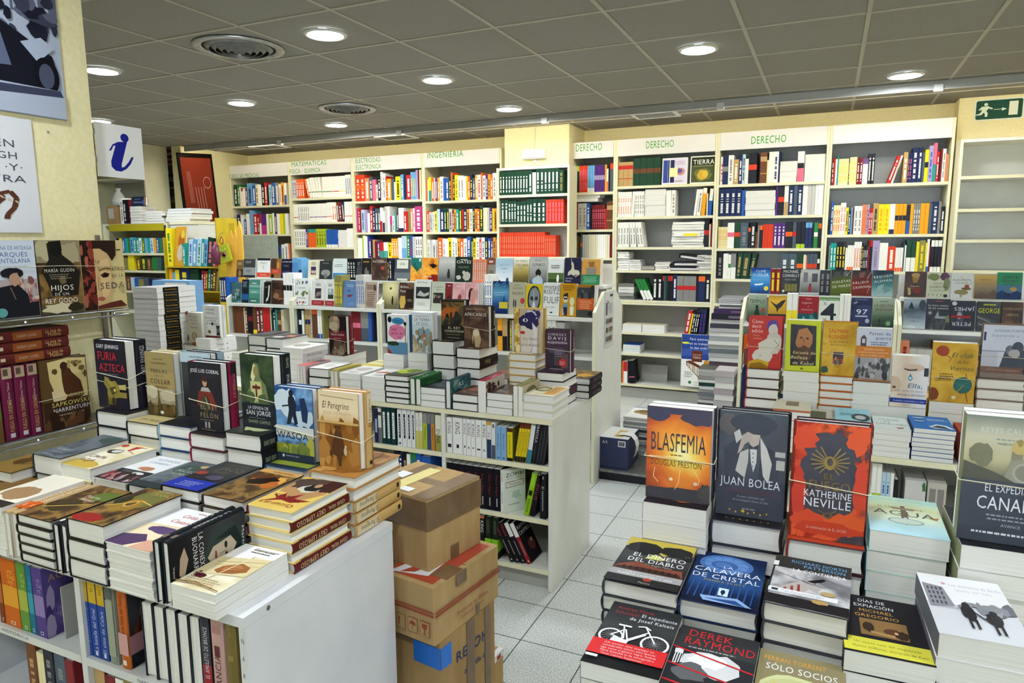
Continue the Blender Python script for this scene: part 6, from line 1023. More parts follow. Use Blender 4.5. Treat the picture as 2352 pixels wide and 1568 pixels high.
VM = pbk(.115, 'd6d2c6', None, [r(0, 0, 100, 100, 'd8d4c8'), t('BERNABÉ', 44, 16, 72, 6, 'a8a294'), t('TIERNO', 40, 26, 56, 6, 'a8a294'), lines(22, 33, 40, 1, 4, '6a6458', 3, 2), t('Mente', 44, 48, 56, 6.4, '5a5448'), e(42, 72, 20, 13, 'b0977a'), e(42, 72, 13, 9, 'c8b498'), r(24, 92, 50, 8, 'c8713a')], H=.2, spine='d0ccc0', sart=[('t', 'Mente', 50, 40, 40, '7a7468', True)]); VM.T = .026
zl = stack(T_(pbk(.125, 'cfc7b4', None, [r(0, 0, 100, 100, 'c6beac')], H=.2), 4, .95), px1(425), Y1, ZT, 4, 'cream paperback under the upright white and ochre foot book', 'cream paperback', 'cream paperback left of the history pile')
pair(VM, px1(428), Y1 + .03, zl, 'ivory book with a brown walnut shape and ochre foot, standing upright', 'second ivory book behind the walnut one', None)
zl = stack(T_(pbk(.135, '8a6a64', None, [r(0, 0, 100, 100, '84665e')], H=.2), 4, .955), px1(425) - .142, Y1, ZT, 4, 'rosy brown paperback under the red topped balloon book', 'rosy brown paperback', 'rosy brown paperback near the blue stand')
stand(RB, px1(428) - .126, Y1 + .045, zl, 'white book with a red top and a red balloon, standing upright')
# blue cardboard stand
SB = noisy('stand_blue', '6f9cc8:0.3 7aa6d0:0.7', 5, .45, .35)
P = OY(395, 775, 3.08); o = thing('cardboard_display', 'light blue cardboard stand with a white lettered label and coloured balls', 'display stand', TR(P.x - .19, 3.08, ZT + .0006))
hz = OY(400, 645, 3.1).z - ZT
mb = MB(); mb.prism([(0, 0), (.14, 0), (.14, hz), (.04, hz), (0, hz * .48)], 'x', 0, .34, SB); mb.build('display_body', o)
mb = MB(); ZA, ZB = hz * .48, hz; L = math.hypot(.04, ZB - ZA)
def sp_(u, v, off=.0008): return (u * .34, v * .04 - off, ZA + (ZB - ZA) * v)
mb.face([sp_(.35, .62), sp_(.92, .62), sp_(.92, .95), sp_(.35, .95)], mat('e6e4d4'))
for k, (cx, cy, c) in enumerate(((.36, .2, '24387e'), (.54, .22, '4a2a6a'), (.72, .25, 'c03a4a'), (.9, .2, '2a7a72'))):
    mb.face([sp_(cx + .085 * math.cos(-a * math.pi / 10), cy + .13 * math.sin(-a * math.pi / 10) * -1, .0012) for a in range(20)][::-1], mat(c))
for tx, u0, u1, v in (('baby', .42, .66, .80), ('einstein', .44, .88, .67)):
    g, adv = glyphs(tx, .02)
    for vs, fs in g: mb.mesh([sp_(u0 + a * (u1 - u0) / adv, v + q * .12, .0016) for a, q in vs], fs, mat('3a3a38'))
mb.build('print_panel', o)
mb = MB(); mb.box(.02, -.0012, .02, .32, -.0004, hz * .46, mat('5f8cc0')); mb.build('pocket_print', o)
BG = Spec(.21, .27, .031, 'b8b4b0', None, [r(0, 0, 100, 100, 'a8a4a2')], False, 'dcdcd8', [('r', 15, 55, '17140f'), ('t', 'Historia', 35, 30, 30, 'b8963a', True)], pg='g')
P = OY(372, 800, 2.80)
stack(T_(BG, 16, 1.31), P.x - .215, 2.80, ZT, 16, 'top book of the tall pile with black and gold spine labels', 'large book with a black and gold spine label', 'grey topped label pile', alt=range(16), full_low=True, jit=.004)

# --- shelves under the middle table
TS = 'top shelf under the middle table'
Yt = 2.725
def W3(c): return [('r', 12, 84, 'e8ecec', .25, .75), ('t', 'Martínez', 50, 60, 36, c, False)]
srow(Yt, .5836, [
 (861, 869, 938, 'thin navy book at the far left', '20284a', [('r', 30, 70, '9aa8c8', .2, .8)]), (869.5, 877, 938, 'thin white and grey book', 'd8d8d6', [('r', 55, 100, '6a6c70'), ('r', 10, 20, '3a3a3c')]),
 (878, 888, 936, 'first of three dark teal books with a white spine label', '17363a', W3('1c3a3c'), {'group': 'dark teal books'}), (888.5, 898, 937, 'second of three dark teal books with a white spine label', '17363a', W3('1c3a3c'), {'group': 'dark teal books'}), (899, 910, 938, 'third of three dark teal books with a white spine label', '17363a', W3('1c3a3c'), {'group': 'dark teal books'}),
 (913.5, 924, 940, 'first of four white books with a black spine strip', 'dfe2e4', [('r', 12, 78, '1c2438', .3, .7), ('t', 'Pasajes', 45, 50, 26, 'e0e4ec', False), ('r', 90, 95, '3a3a4a', .3, .7)]), (924.5, 935, 941, 'second of four white books with a black spine strip', 'dfe2e4', [('r', 12, 78, '1c2438', .3, .7), ('t', 'Pasajes', 45, 50, 26, 'e0e4ec', False)]), (935.5, 945, 942, 'third of four white books with a black spine strip', 'dfe2e4', [('r', 12, 78, '1c2438', .3, .7), ('t', 'Pasajes', 45, 50, 26, 'e0e4ec', False)]), (945.5, 954, 943, 'fourth of four white books with a black spine strip', 'dfe2e4', [('r', 12, 78, '1c2438', .3, .7), ('t', 'Pasajes', 45, 50, 26, 'e0e4ec', False)]),
 (955.5, 963, 948, 'left thin book half white half straw', 'e0e0d8', [('r', 50, 100, 'c4bf5c', .02, .98), ('t', 'Lem', 30, 20, 40, '6a6a60', False)]), (963.5, 971, 948, 'right thin book half white half straw', 'e0e0d8', [('r', 50, 100, 'c4bf5c', .02, .98), ('t', 'Lem', 30, 20, 40, '6a6a60', False)]),
 (972, 982, 951, 'lime spined book with a grey top', '8a8c88', [('r', 26, 100, 'a7b82a', .01, .99), ('t', 'ASIMOV', 54, 36, 44, '3a401a', False)]), (982.5, 990, 952, 'blue spined book with a grey top', '7a7c80', [('r', 26, 100, '34508a', .01, .99), ('t', 'ASIMOV', 54, 36, 44, '1c2c50', False)]), (990.5, 999, 952, 'orange spined book with a grey top', '7c7c7a', [('r', 26, 100, 'c4812e', .01, .99), ('t', 'ASIMOV', 54, 36, 44, '4a2c10', False)]),
 (1000.5, 1014, 954, 'gold and white spined book with big letters', 'dcdcc4', [('r', 55, 100, '9a9448', .01, .99), ('t', 'DUNE', 58, 40, 60, '2a2818', False)]),
 (1027, 1039, 959, 'first white horror book with a tall author name', 'e6e7e6', [('t', 'KING', 28, 34, 62, '3a3a3c', False), ('r', 74, 84, '2c2c2e', .15, .85)]), (1040.5, 1063, 960, 'widest white horror book with a tall author name', 'e6e7e6', [('t', 'KING', 28, 34, 50, '3a3a3c', False), ('r', 74, 84, '1c1c1e', .38, .62)]), (1064, 1071.5, 962, 'narrow white horror book beside the widest', 'e6e7e6', [('t', 'KING', 28, 30, 66, '3a3a3c', False), ('r', 74, 80, '2c2c2e', .3, .7)]), (1072, 1082, 963, 'fourth white horror book in the run', 'e6e7e6', [('t', 'KING', 28, 34, 66, '3a3a3c', False), ('r', 76, 82, '2c2c2e', .4, .6)]), (1082.5, 1092, 964, 'fifth white horror book in the run', 'e6e7e6', [('t', 'KING', 30, 36, 66, '3a3a3c', False), ('r', 76, 80, '2c2c2e', .35, .65)]), (1093, 1106.5, 965, 'sixth white horror book with a small car', 'e6e7e6', [('t', 'KING', 30, 34, 56, '3a3a3c', False), ('r', 78, 82, '2c2c2e', .2, .8)]), (1107, 1117.5, 966, 'last white horror book of the run', 'e6e7e6', [('t', 'KING', 28, 36, 66, '3a3a3c', False), ('r', 78, 84, '8a8a8c', .3, .7)]),
 (1118.5, 1129, 969, 'navy and white book with an amber top', 'dcdcdc', [('r', 0, 9, 'd8a02a', .01, .99), ('r', 48, 100, '2c3a5c', .01, .99), ('t', 'Rey', 36, 14, 40, '5a5a5c', False)]), (1129.5, 1138, 971, 'white and slate book', 'dcdcdc', [('r', 62, 100, '4a5260', .01, .99), ('r', 4, 14, '6a6a6e', .2, .8)]),
 (1139, 1150.5, 980, 'left sky blue book', '7fa9d2', [('t', 'Nacidos', 45, 50, 30, '2c4a78', False), ('r', 92, 96, '2a4a88', .3, .7)]), (1151, 1163.5, 981, 'right sky blue book', '7fa9d2', [('t', 'Nacidos', 45, 50, 30, '2c4a78', False), ('r', 92, 96, '2a4a88', .3, .7)]),
 (1165, 1178, 983, 'bright yellow book with a black head', 'd9c81c', [('r', 0, 12, '4a2a1a', .01, .99), ('r', 90, 100, '1c1a14', .01, .99), ('t', 'Cuentos', 50, 60, 34, '4a4414', False)], {'front': '6a6a2a'}),
], TS)
xx = OX0(1182, 1055, Yt)
for j in range(4): spineout(Spec(.125, .185, .0118, 'd2b81e', None, (), False, 'd8c022', [('r', 0, 14, '5a2418', .01, .99), ('r', 86, 100, '1c1a14', .01, .99), ('t', 'Misterio', 48, 50, 40, '4a3a10', False)]), xx + .0135 * j, Yt, .5836 + .003, nth(j) + ' of four leaning yellow paperbacks with maroon heads, ' + TS, 9, 'leaning yellow paperbacks')
xx += .0135 * 4 + .002
spineout(Spec(.13, .205, .02, 'd8dadc', None, (), False, None, [('r', 0, 14, '9a9ca0', .01, .99), ('r', 70, 100, '2a7a8e', .01, .99)]), xx, Yt, .5836 + .006, 'leaning white paperback with a teal foot, ' + TS, 9)
xx += .0225
spineout(Spec(.13, .205, .021, '17171a', None, (), False, None, [('t', 'DRACULA', 30, 44, 56, 'd4d4d2', False), ('r', 60, 88, '3a3a3e', .4, .6)]), xx, Yt, .5836 + .006, 'leaning black paperback with white lettering, ' + TS, 9)
xx += .0235
for j in range(3): spineout(Spec(.13, .2, .013, '1a1a1c', None, (), False, None, [('r', 20, 90, '4a4a4c', .42, .58)]), xx + .0145 * j, Yt, .5836 + .004, nth(j) + ' of three leaning slim black paperbacks, ' + TS, 9, 'slim black paperbacks')
MS = 'middle shelf under the middle table'
for j in range(8):
    xa = OX0(1150, 1140, Yt) - .0365 * (8 - j); spineout(Spec(.135, .2, .0345, '15131a', None, (), False, None, [('t', 'Rojo y Negro', 40, 50, 30, '8a2a34', False), ('r', 70, 90, 'b0a8b0', .42, .58)]), xa, Yt, .3356, nth(j) + ' of eight matching black books with thin red lettering, ' + MS, 0, 'matching black books')
ZO = Spec(.12, .2, .026, 'e2e6e2', None, [r(0, 0, 100, 100, 'dfe6e2'), t('ZOMBI', 52, 16, 84, 9, '1a1a1c'), t('GUÍA DE SUPERVIVENCIA', 52, 22, 80, 2.6, '2a2a2c'), p('9a4a44', 10, 28, 92, 26, 92, 40, 10, 42), p('dfe6e2', 12, 29.4, 90, 27.4, 90, 38.6, 12, 40.6), lines(18, 32, 64, 2, 3, '8a6a68', 3, 1.2), s('6a8a84', 2, 36, 64, 72, 52), s('6a8a84', 2, 40, 54, 78, 66), b(56, 60, 16, 9, 'b8cac4', 3), t('MAX BROOKS', 46, 84, 50, 3, '3a3a3c')], False, None, [('t', 'ZOMBI', 16, 22, 50, 'a03a3a', False), ('r', 50, 80, '8a8a8c', .42, .58)])
# its cover is seen: turned a little out of the row
place(ZO, TR(OX0(1150, 1140, Yt), Yt, .3361, 0) @ Matrix.Rotation(math.radians(-32), 4, 'Z') @ SPO, 'white book titled ZOMBI turned so that its cover shows, ' + MS)
spineout(Spec(.13, .205, .027, '8cba1e', None, (), True, '8fbe20', [('r', 8, 30, '9aca34', .2, .8), ('r', 40, 52, '1c2410', .2, .8), ('r', 60, 92, '6a961a', .3, .7)]), OX0(1202, 1180, Yt), Yt, .3356 + .008, 'bright lime hardback leaning, ' + MS, 12)
spineout(Spec(.13, .2, .021, '1c161c', None, (), False, None, [('t', 'Snuff', 40, 40, 60, '8a2a50', False)]), OX0(1202, 1180, Yt) + .031, Yt, .3356 + .007, 'black paperback with magenta letters leaning on the lime one, ' + MS, 12)
spineout(Spec(.13, .21, .03, '161618', None, (), False, None, [('r', 6, 12, '8a8a8c', .4, .6), ('t', 'El testamento', 55, 55, 34, 'b8b8b8', False)]), OX0(1240, 1190, Yt), Yt, .3356, 'upright black paperback at the right end, ' + MS)
BS = 'bottom shelf under the middle table'
xx = OX0(1090, 1240, Yt) - .03
for j in range(4): spineout(Spec(.125, .18, .014, '5a1c22', None, (), False, None, [('r', 10, 90, '7a3a3c', .3, .7)]), xx - .03 + .0155 * j, Yt, .0986, nth(j) + ' of four slim wine red paperbacks, ' + BS, 0, 'slim wine red paperbacks')
xx += .036
for j in range(2): spineout(Spec(.13, .2, .0225, '16161a', None, (), False, None, [('t', 'KING', 26, 30, 70, 'd8d8d8', False), ('r', 0, 6, 'c86a4a', .01, .99), ('r', 60, 90, '6a6a6c', .3, .7)]), xx + .024 * j, Yt, .0986, ('left', 'right')[j] + ' black horror paperback with a white author name, ' + BS)
xx += .05
for j in range(2): spineout(Spec(.13, .2, .033, '1c2218', None, [r(0, 50, 100, 32, '7ab81e')], True, None, [('r', 52, 84, '7fbe22', .0, 1), ('r', 6, 40, '3a4434', .3, .7), ('r', 90, 95, 'c8c8c0', .4, .6)]), xx + .0355 * j, Yt, .0986, ('left', 'right')[j] + ' black hardback with a lime paper band, ' + BS)
xx += .132
for j, (c, u, lab) in enumerate((('1a181c', '9a2c30', 'black paperback with red letters, first of the slumped four'), ('1a181c', '9a2c30', 'black paperback with red letters, second of the slumped four'), ('1c1c20', 'd8d8d8', 'black paperback with a white head, third of the slumped four'), ('8a2226', 'e0e0de', 'red spined paperback with a white head and a dark cover, last of the slumped four'))):
    spineout(Spec(.13, .2, .022, c if j < 3 else '1a1416', None, [t('RAMSEY', 50, 20, 86, 9, 'd0d0cc'), t('CAMPBELL', 52, 34, 92, 9, 'd0d0cc'), b(60, 66, 26, 14, '5a2a28', 3), e(66, 58, 7, 5, 'c8a09a')] if j == 3 else (), False, c, [('r', 0, 34, u, .01, .99) if j > 1 else ('t', 'Niebla', 20, 30, 60, u, False), ('r', 45, 80, '8a8a8a', .42, .58), ('r', 92, 96, 'd8d8d8', .4, .6)]), xx + .0265 * j, Yt + .004 * j, .0986, lab + ', ' + BS, -27)
row(OX0(905, 1080, Yt), OX0(1012, 1080, Yt), Yt, .336, 'bk/16/22/twh nv/16/21/twh bk/18/22/ttn wh/14/21/bbl gr/22/22/tbl bl/20/23/twh bl/34/21 _40', 'novel', MS + ' left part', depth=.135)

# ---------------------------------------------------------------- right hand table with the standing novels
T2 = shelf_table(-.36, 1.45, 2.716, 3.25, ZT, (.12 - .16, .62), (.56, .33, .098), 'white display table with tall piles under the standing novels')
def px2(a, py=900, Y=2.72): return OY(a, py, Y).x
F0, F1 = 2.72, 2.945
stack(T_(pbk(.118, 'd9dcd8', None, [r(0, 0, 100, 100, 'cfdad6'), t('CIUDAD', 46, 34, 60, 10, '4a5a54'), t('DE', 40, 50, 20, 8, '4a5a54'), t('LADRONES', 50, 68, 84, 10, '5a5a48'), p('9a3a38', 60, 84, 84, 82, 78, 90, 66, 92)], H=.2, spine='2c3a5a'), 5, .9), px2(2012), F0, ZT, 5, 'pale paperback titled CIUDAD DE LADRONES topping a neat pile', 'white paperback', 'pale CIUDAD book')
stack(T_(pbk(.128, '2f68a8', None, [r(0, 0, 100, 100, '2f6cb0'), lines(40, 20, 54, 3, 7, 'b8d0e8', 3, 2.4), e(24, 20, 16, 5, 'a8b0b8'), e(22, 46, 14, 5, '98a8b8'), p('c8d4dc', 38, 84, 60, 62, 84, 68, 98, 92, 50, 94), p('2c3a44', 44, 86, 62, 70, 78, 76, 88, 92)], H=.2, spine='1c3a6a'), 7, .913), px2(2104), F0, ZT, 7, 'bright blue paperback topping the neat pile right of the CIUDAD pile', 'slim white edged paperback', 'bright blue paperback')
stack(T_(pbk(.118, '8ab4c0', None, [r(0, 0, 100, 100, '8ec0cc'), t('Aurora', 40, 24, 64, 10, '3a6a88', .2), lines(10, 40, 60, 4, 7, '4a7a90', 3, 2.4), b(74, 70, 26, 26, '3c4044', 3), e(72, 74, 15, 16, 'b0b4b4')], H=.2, spine='24344a'), 6, .918), px2(1920, 950), F0, ZT, 6, 'light blue paperback with a grey portrait topping its pile', 'white paperback', 'light blue portrait book')
stack(T_(pbk(.13, 'b8a888', None, [r(0, 0, 100, 100, 'c2bca6'), r(30, 10, 36, 40, '7a6a52'), r(0, 84, 100, 16, 'b0543a')], H=.2), 4, .93), px2(1775, 920), F0, ZT, 4, 'beige paperback with a red foot partly hidden by the black bow tie book', 'beige paperback', 'beige red footed book')
stack(T_(pbk(.12, 'd0cabe', None, [r(0, 0, 100, 100, 'b8b4a4'), r(0, 20, 46, 60, '5a5a44')], H=.2), 4, .905), px2(1862, 940), F0, ZT, 4, 'grey paperback with an olive corner behind the flame covered book', 'pale paperback', 'grey olive cornered book')
stack(T_(pbk(.13, '9a3a30', None, [r(0, 0, 100, 100, 'a8442f')], H=.2), 5, .9), px2(2203, 960) + .012, F0, ZT, 5, 'rust red paperback right of the bright blue pile', 'rust edged paperback', 'rust red paperback')
def show2(sp, px, zt, n, Wst, hard, lab, lab_top, lab_low, band=True, low=None, topart=None, alt=(), yoff=.012, zf=(.42, .40, .44, .46), xo=.002, full=True, under=None):
    x = OY(px, 850, F1).x; st = Spec(Wst, .2, (zt - ZT) / n - GAP, low or sp.base, sp.front if topart is None else None, sp.art if topart is None else topart, hard, sp.spine)
    z = stack(st, x, F1, ZT, n, lab_top, lab_low, under); tilt = 0
    pair(sp, x + xo, F1 + yoff, z, lab + ', standing upright', 'second copy held behind the ' + lab, ('rubber band round the pair of ' + lab) if band else None, zf=zf)
CD = hb(.128, 'a8342f', None, [r(0, 0, 100, 100, 'b23a34'), t('Cómo', 26, 13, 34, 7, 'f0d8cc'), t('decir', 24, 22, 30, 7, 'f0d8cc'), t('adiós', 26, 31, 34, 7, 'f0d8cc'), t('Debra', 24, 38, 20, 4, 'd89a7a'), t('Adelaide', 28, 44, 28, 4, 'd89a7a'), b(72, 18, 18, 13, '5a4486', 3, .2), b(74, 26, 14, 13, 'cfc8bc', 4, .15), b(76, 50, 24, 22, 'c6c0b6', 5, .2), p('d2cdc2', 30, 52, 60, 40, 92, 40, 90, 60, 62, 70, 58, 84, 20, 86, 34, 66), b(44, 76, 30, 14, 'd4cfc4', 6, .15), e(38, 75, 1.6, 1.2, '6a5a50'), p('c09a2e', 4, 88, 30, 82, 66, 88, 60, 100, 0, 100), p('8a6418', 8, 92, 40, 88, 62, 96, 56, 100, 4, 100), s('8a8278', 2, 78, 44, 92, 54, 80, 60)], H=.213); CD.T = .024
show2(CD, 1714, 1.046, 6, .13, True, 'red novel with a pale purple haired figure', 'red jacketed hardback under the pale figure pair', 'white hardback with dark boards', low='3a2420')
KA = pbk(.128, 'b4bc34', None, [r(0, 0, 100, 100, 'c4cc3e'), p('1a1412', 12, 8, 86, 10, 90, 88, 16, 90), b(52, 34, 26, 26, 'a8744e', 3, .15), p('17110f', 12, 8, 86, 10, 88, 50, 76, 60, 78, 30, 60, 14, 36, 18, 26, 50, 14, 60), e(44, 34, 4.5, 2, '2a1810'), e(62, 35, 4.5, 2, '2a1810'), s('5a3020', 2, 52, 36, 52, 44), b(53, 50, 6, 2, '7a3a30', 3), b(52, 66, 26, 16, '4a3424', 5), t('Escuela de', 54, 66, 66, 6, 'd8cfa0', .25), t('Belleza', 40, 76, 50, 6.4, 'd8cfa0', .25), t('de Kabul', 52, 87, 62, 6.4, 'd8cfa0', .25), e(50, 95, 4, 2, '4a4e1a')], H=.205); KA.T = .026
show2(KA, 1800, 1.045, 6, .132, False, 'yellow green bordered novel with a veiled dark woman', 'white paperback under the veiled woman pair', 'thick white paperback', low='dedfda', topart=[r(0, 0, 100, 100, 'c4cc3e')], band=False)
RU = hb(.12, 'b47a1c', 'ochreold', [r(0, 0, 100, 100, 'ochreold'), t('SALMAN', 46, 20, 58, 7.6, 'b8391c'), t('RUSHDIE', 46, 31, 58, 7.6, 'b8391c'), t('La encantadora', 48, 38, 56, 4, '3a2410'), t('de Florencia', 48, 44, 48, 4, '3a2410'), r(32, 54, 34, 26, 'c8a878'), r(34, 56, 30, 22, '3c3038'), r(34, 68, 30, 10, 'a04a2c'), mob(36, 60, 62, 76, 8, ('7a6a5a', '4a4048', 'c09a5a'), 3, 4), b(10, 90, 12, 7, '2c4434', 4), e(48, 82, 7, 3, 'b08028')], H=.211, spine='b07a20'); RU.T = .024
show2(RU, 1884, 1.037, 8, .122, True, 'amber novel titled SALMAN RUSHDIE', 'amber jacketed hardback under the SALMAN RUSHDIE pair', 'white hardback with orange boards', low='b8622a')
PT = pbk(.124, '8a8482', None, [r(0, 0, 100, 100, 'c9cede'), r(0, 33, 100, 22, 'c47a34'), p('4a3a36', 14, 34, 14, 18, 22, 12, 30, 18, 30, 34), r(18, 20, 8, 8, 'c9cede'), t('Partes de', 66, 12, 60, 6, '2e3a62'), t('guerra', 76, 20, 42, 6, '2e3a62'), lines(40, 25, 54, 2, 4, '4a5270', 3, 1.8), t('TERCERA EDICIÓN', 52, 41, 56, 3, 'f2dcc0'), t('LA GRAN NOVELA COLECTIVA', 50, 46.5, 84, 2.8, 'f2dcc0'), t('DE LA GUERRA CIVIL', 50, 52, 66, 2.8, 'f2dcc0'), r(0, 55, 100, 41, '9c9a9c'), mob(4, 58, 96, 94, 34, ('2a282a', '4a484a', 'b8b6b8', '3a3838'), 3, 6), r(0, 96, 100, 4, '9a6a42')], H=.206); PT.T = .026
show2(PT, 1960, 1.023, 5, .13, False, 'novel titled Partes de guerra with an orange band', 'white paperback under the Partes de guerra pair', 'thick white paperback', low='dcdcd4', topart=[r(0, 0, 100, 100, '9a8a80')], band=False)
EL_ = pbk(.122, 'dcdee6', 'faceskin', [b(60, 22, 30, 7, 'd2bca8', 3, .2), p('5a463c', 30, 24, 50, 26, 72, 24, 66, 28, 44, 29), s('3a2a24', 2, 34, 26, 50, 28.5, 68, 26), b(6, 56, 24, 16, 'd0b8a0', 4, .15), e(10, 62, 5, 2.4, '5a3a2a'), p('3f7f9c', 52, 34, 59, 44, 52, 49, 45, 44), e(52, 43, 4, 3, 'b8dcea'), r(88, 22, 12, 16, '17181c'), t('Ella,', 66, 62, 42, 9, '3e7090', .2), t('que todo lo tuvo', 50, 70, 76, 4.4, '6a7c90', .2), t('ÁNGELA BECERRA', 58, 78, 76, 4, '4a5c78'), r(0, 83, 100, 9, '253a86'), t('PLANETA-CASAMÉRICA 2009', 52, 89.5, 84, 2.8, 'c8d0ea'), t('Planeta', 46, 97, 22, 2.4, '4a5aa0')], H=.198); EL_.T = .024
show2(EL_, 2047, .934, 3, .125, False, 'white novel with a tear under a closed eye', 'white paperback under the tear pair', 'white paperback', low='d4d4d6', band=False, yoff=.006, topart=[r(0, 0, 100, 100, 'cfcfd2'), r(10, 60, 30, 30, '2a2a2c')])
VI = pbk(.14, 'b2902c', 'ochreold', [b(22, 14, 15, 9, '8a3a22', 3, .1), s('6a3a22', 1.6, 30, 20, 42, 26, 38, 32), t('El club', 66, 24, 48, 8, '23301c', .25), t('de los', 68, 34, 26, 6, '23301c', .25), t('Viernes', 66, 46, 54, 8, '23301c', .25), lines(18, 52, 34, 3, 4, '5a4414', 3, 1.8), t('KATE JACOBS', 26, 65, 38, 4, '6a5010'), b(72, 70, 21, 14, '1f4c42', 5, .1), s('2c6a5a', 1.4, 54, 66, 90, 74), s('2c6a5a', 1.4, 56, 74, 88, 64), s('a8843a', 2, 56, 86, 74, 70), s('7a5a2a', 2, 78, 50, 80, 62), s('6a4a22', 2, 80, 80, 86, 98), b(6, 88, 14, 11, '6a3418', 6, .1), r(50, 89, 9, 5, 'd8d0b0')], H=.222); VI.T = .024
show2(VI, 2139, .967, 4, .142, False, 'mustard novel with balls of wool', 'mustard paperback under the wool pair', 'cream edged paperback', low='c8b87a', yoff=.006)
SU = hb(.145, '6a5648', None, [r(0, 0, 100, 100, 'c9cede'), r(2, 14, 5, 16, '2c3a4c'), t('SUSANA FORTES', 56, 13, 66, 4.6, '5a6a90'), t('Esperando a', 46, 22, 56, 5, '7a88b0', .25), r(0, 48, 100, 2, '8a8a92'), r(0, 50, 34, 28, 'b8bccb'), p('1c1c20', 40, 76, 48, 50, 60, 40, 74, 36, 90, 48, 98, 60, 99, 80, 38, 80), e(58, 46, 9, 9, '5a5a60'), e(74, 42, 12, 12, '26262a'), b(68, 52, 12, 8, 'a8a4a6', 3), r(0, 78, 100, 12, '5f4436'), lines(10, 83, 80, 1, 3, '9a8a7c', 3, 1.4), r(88, 78, 12, 12, '1c1a1c'), r(0, 90, 100, 10, '7a6c62')], H=.196, spine='6a5a50'); SU.T = .026
show2(SU, 2246, 1.066, 7, .148, True, 'pale lilac novel with a photographer in black', 'grey brown hardback under the photographer pair', 'hardback with a folded brown jacket edge', low='7a6a60', topart=[r(0, 0, 100, 100, '6a5a50')], xo=.008)
RS = 'shelf under the table with the wool pair'
row(OX0(2002, 1110, 2.73), OX0(2065, 1110, 2.73), 2.735, .5606, '2*wh/14/20/hlg 2*lb/12/17/tbl wh/10/17/bte bk/12/15', 'novel', RS + ' left part', depth=.135)
for j, (pa, pb, c, a) in enumerate(((2078, 2126, 'd0d0d0', [mob(6, 10, 94, 90, 10, ('6a4a8a', '3a6a3a', '8a5a6a'), 3, 8)]), (2130, 2174, 'c4bfb6', [r(10, 14, 34, 70, '8a8682'), r(54, 14, 34, 70, '8a8682')]))):
    x0, x1 = OX0(pa, 1130, 2.74), OX0(pb, 1130, 2.74); o = thing('book_slipcase', ('white slipcase with flower sprigs', 'grey white slipcase holding two volumes')[j] + ', ' + RS, 'slipcase', TR(x0, 2.74, .5606))
    mb = MB(); w_ = x1 - x0; mb.box(0, 0, 0, w_, .15, .155, mat(c)); mb.build('case', o); mb = MB()
    for k, it in enumerate(a):
        for q_ in (it[1] if it[0] == 'g' else [it]): mb.face([(x / 100 * w_, -.0006 - k * 1e-4, .155 * (1 - y / 100)) for x, y in q_[2]], mat(q_[1]))
    mb.build('case_print', o)

# ---------------------------------------------------------------- white table in front, left
WT = shelf_table(-2.28, -1.065, .976, 1.518, ZT, (-1.622, -2.17), (.565, .32, .098), 'cool white display table nearest the yellow wall, with open shelves', edgem=TABW, body=TABW, toph=.024)
for px, py in ((616, 1395), (862, 1235)):
    P = OX(px, py, -1.065); mb = MB(); mb.prism([(P.y + .0055 * math.cos(a * .628), P.z + .0055 * math.sin(a * .628)) for a in range(10)], 'x', -1.065, -1.0638, DMET if px < 700 else HEAD); mb.build('screw_cap', WT)
mb = MB(); z = .735
for ch in 'NARRATIVA':
    g, adv = glyphs(ch); 
    for vs, fs in g: mb.mesh([(-1.0795 + a * .011, .9796, z + q * .017) for a, q in vs], fs, mat('4a4e56'))
    z -= .040
mb.build('panel_lettering', WT)
for tx, xa, xb, zz_ in (('NARRATIVA HISTÓRICA', -2.08, -1.83, .553), ('NARRATIVA', -1.42, -1.33, .553)):
    mb = MB(); letters(mb, tx, xa, xb, zz_, .008, .9785, mat('5a5e66')); mb.build('shelf_lettering', WT)
RA, RB_, RC_ = .948, 1.168, 1.39
C = [-1.24, -1.39, -1.54, -1.68, -1.812, -1.952, -2.094]
# front row
PE = pbk(.128, 'e6e4dc', 'parchment', [r(0, 0, 100, 22, 'f0f1f2'), b(34, 26, 30, 12, 'f0f1f2', 3), lines(34, 8, 56, 2, 5, '6a6460', 3, 2), t('El testimonio de piedra', 64, 9, 56, 4, '4a4440', .2), p('d8caa0', 0, 36, 100, 22, 100, 62, 0, 74), s('b09a5a', 2, 10, 46, 96, 30), s('c8b070', 2, 14, 52, 98, 40), p('9a6238', 34, 52, 60, 40, 84, 44, 90, 54, 70, 62, 44, 66, 30, 62), p('b47a4a', 40, 52, 60, 43, 76, 48, 56, 58, 42, 60), s('7a4826', 1.4, 48, 56, 66, 50), s('7a4826', 1.4, 46, 60, 66, 56), s('e6dcb0', 2.4, 60, 22, 46, 76), s('5a4020', 1, 47, 70, 43, 82), b(22, 76, 12, 4, '4a1420', 5, .5), b(14, 70, 3, 1.6, '4a1420', 6), b(10, 73, 2, 1.2, '4a1420', 7), lines(8, 80, 80, 4, 4.4, '8a6a3a', 8, 1), p('8a6a3a', 0, 94, 40, 90, 100, 96, 100, 97.5, 40, 92, 0, 96)], H=.212)
stack(T_(PE, 3, .853), -1.236, RA, ZT, 3, 'parchment coloured paperback with a hand writing with a pen, at the table corner', 'white paperback', 'hand with a pen book', ang=2)
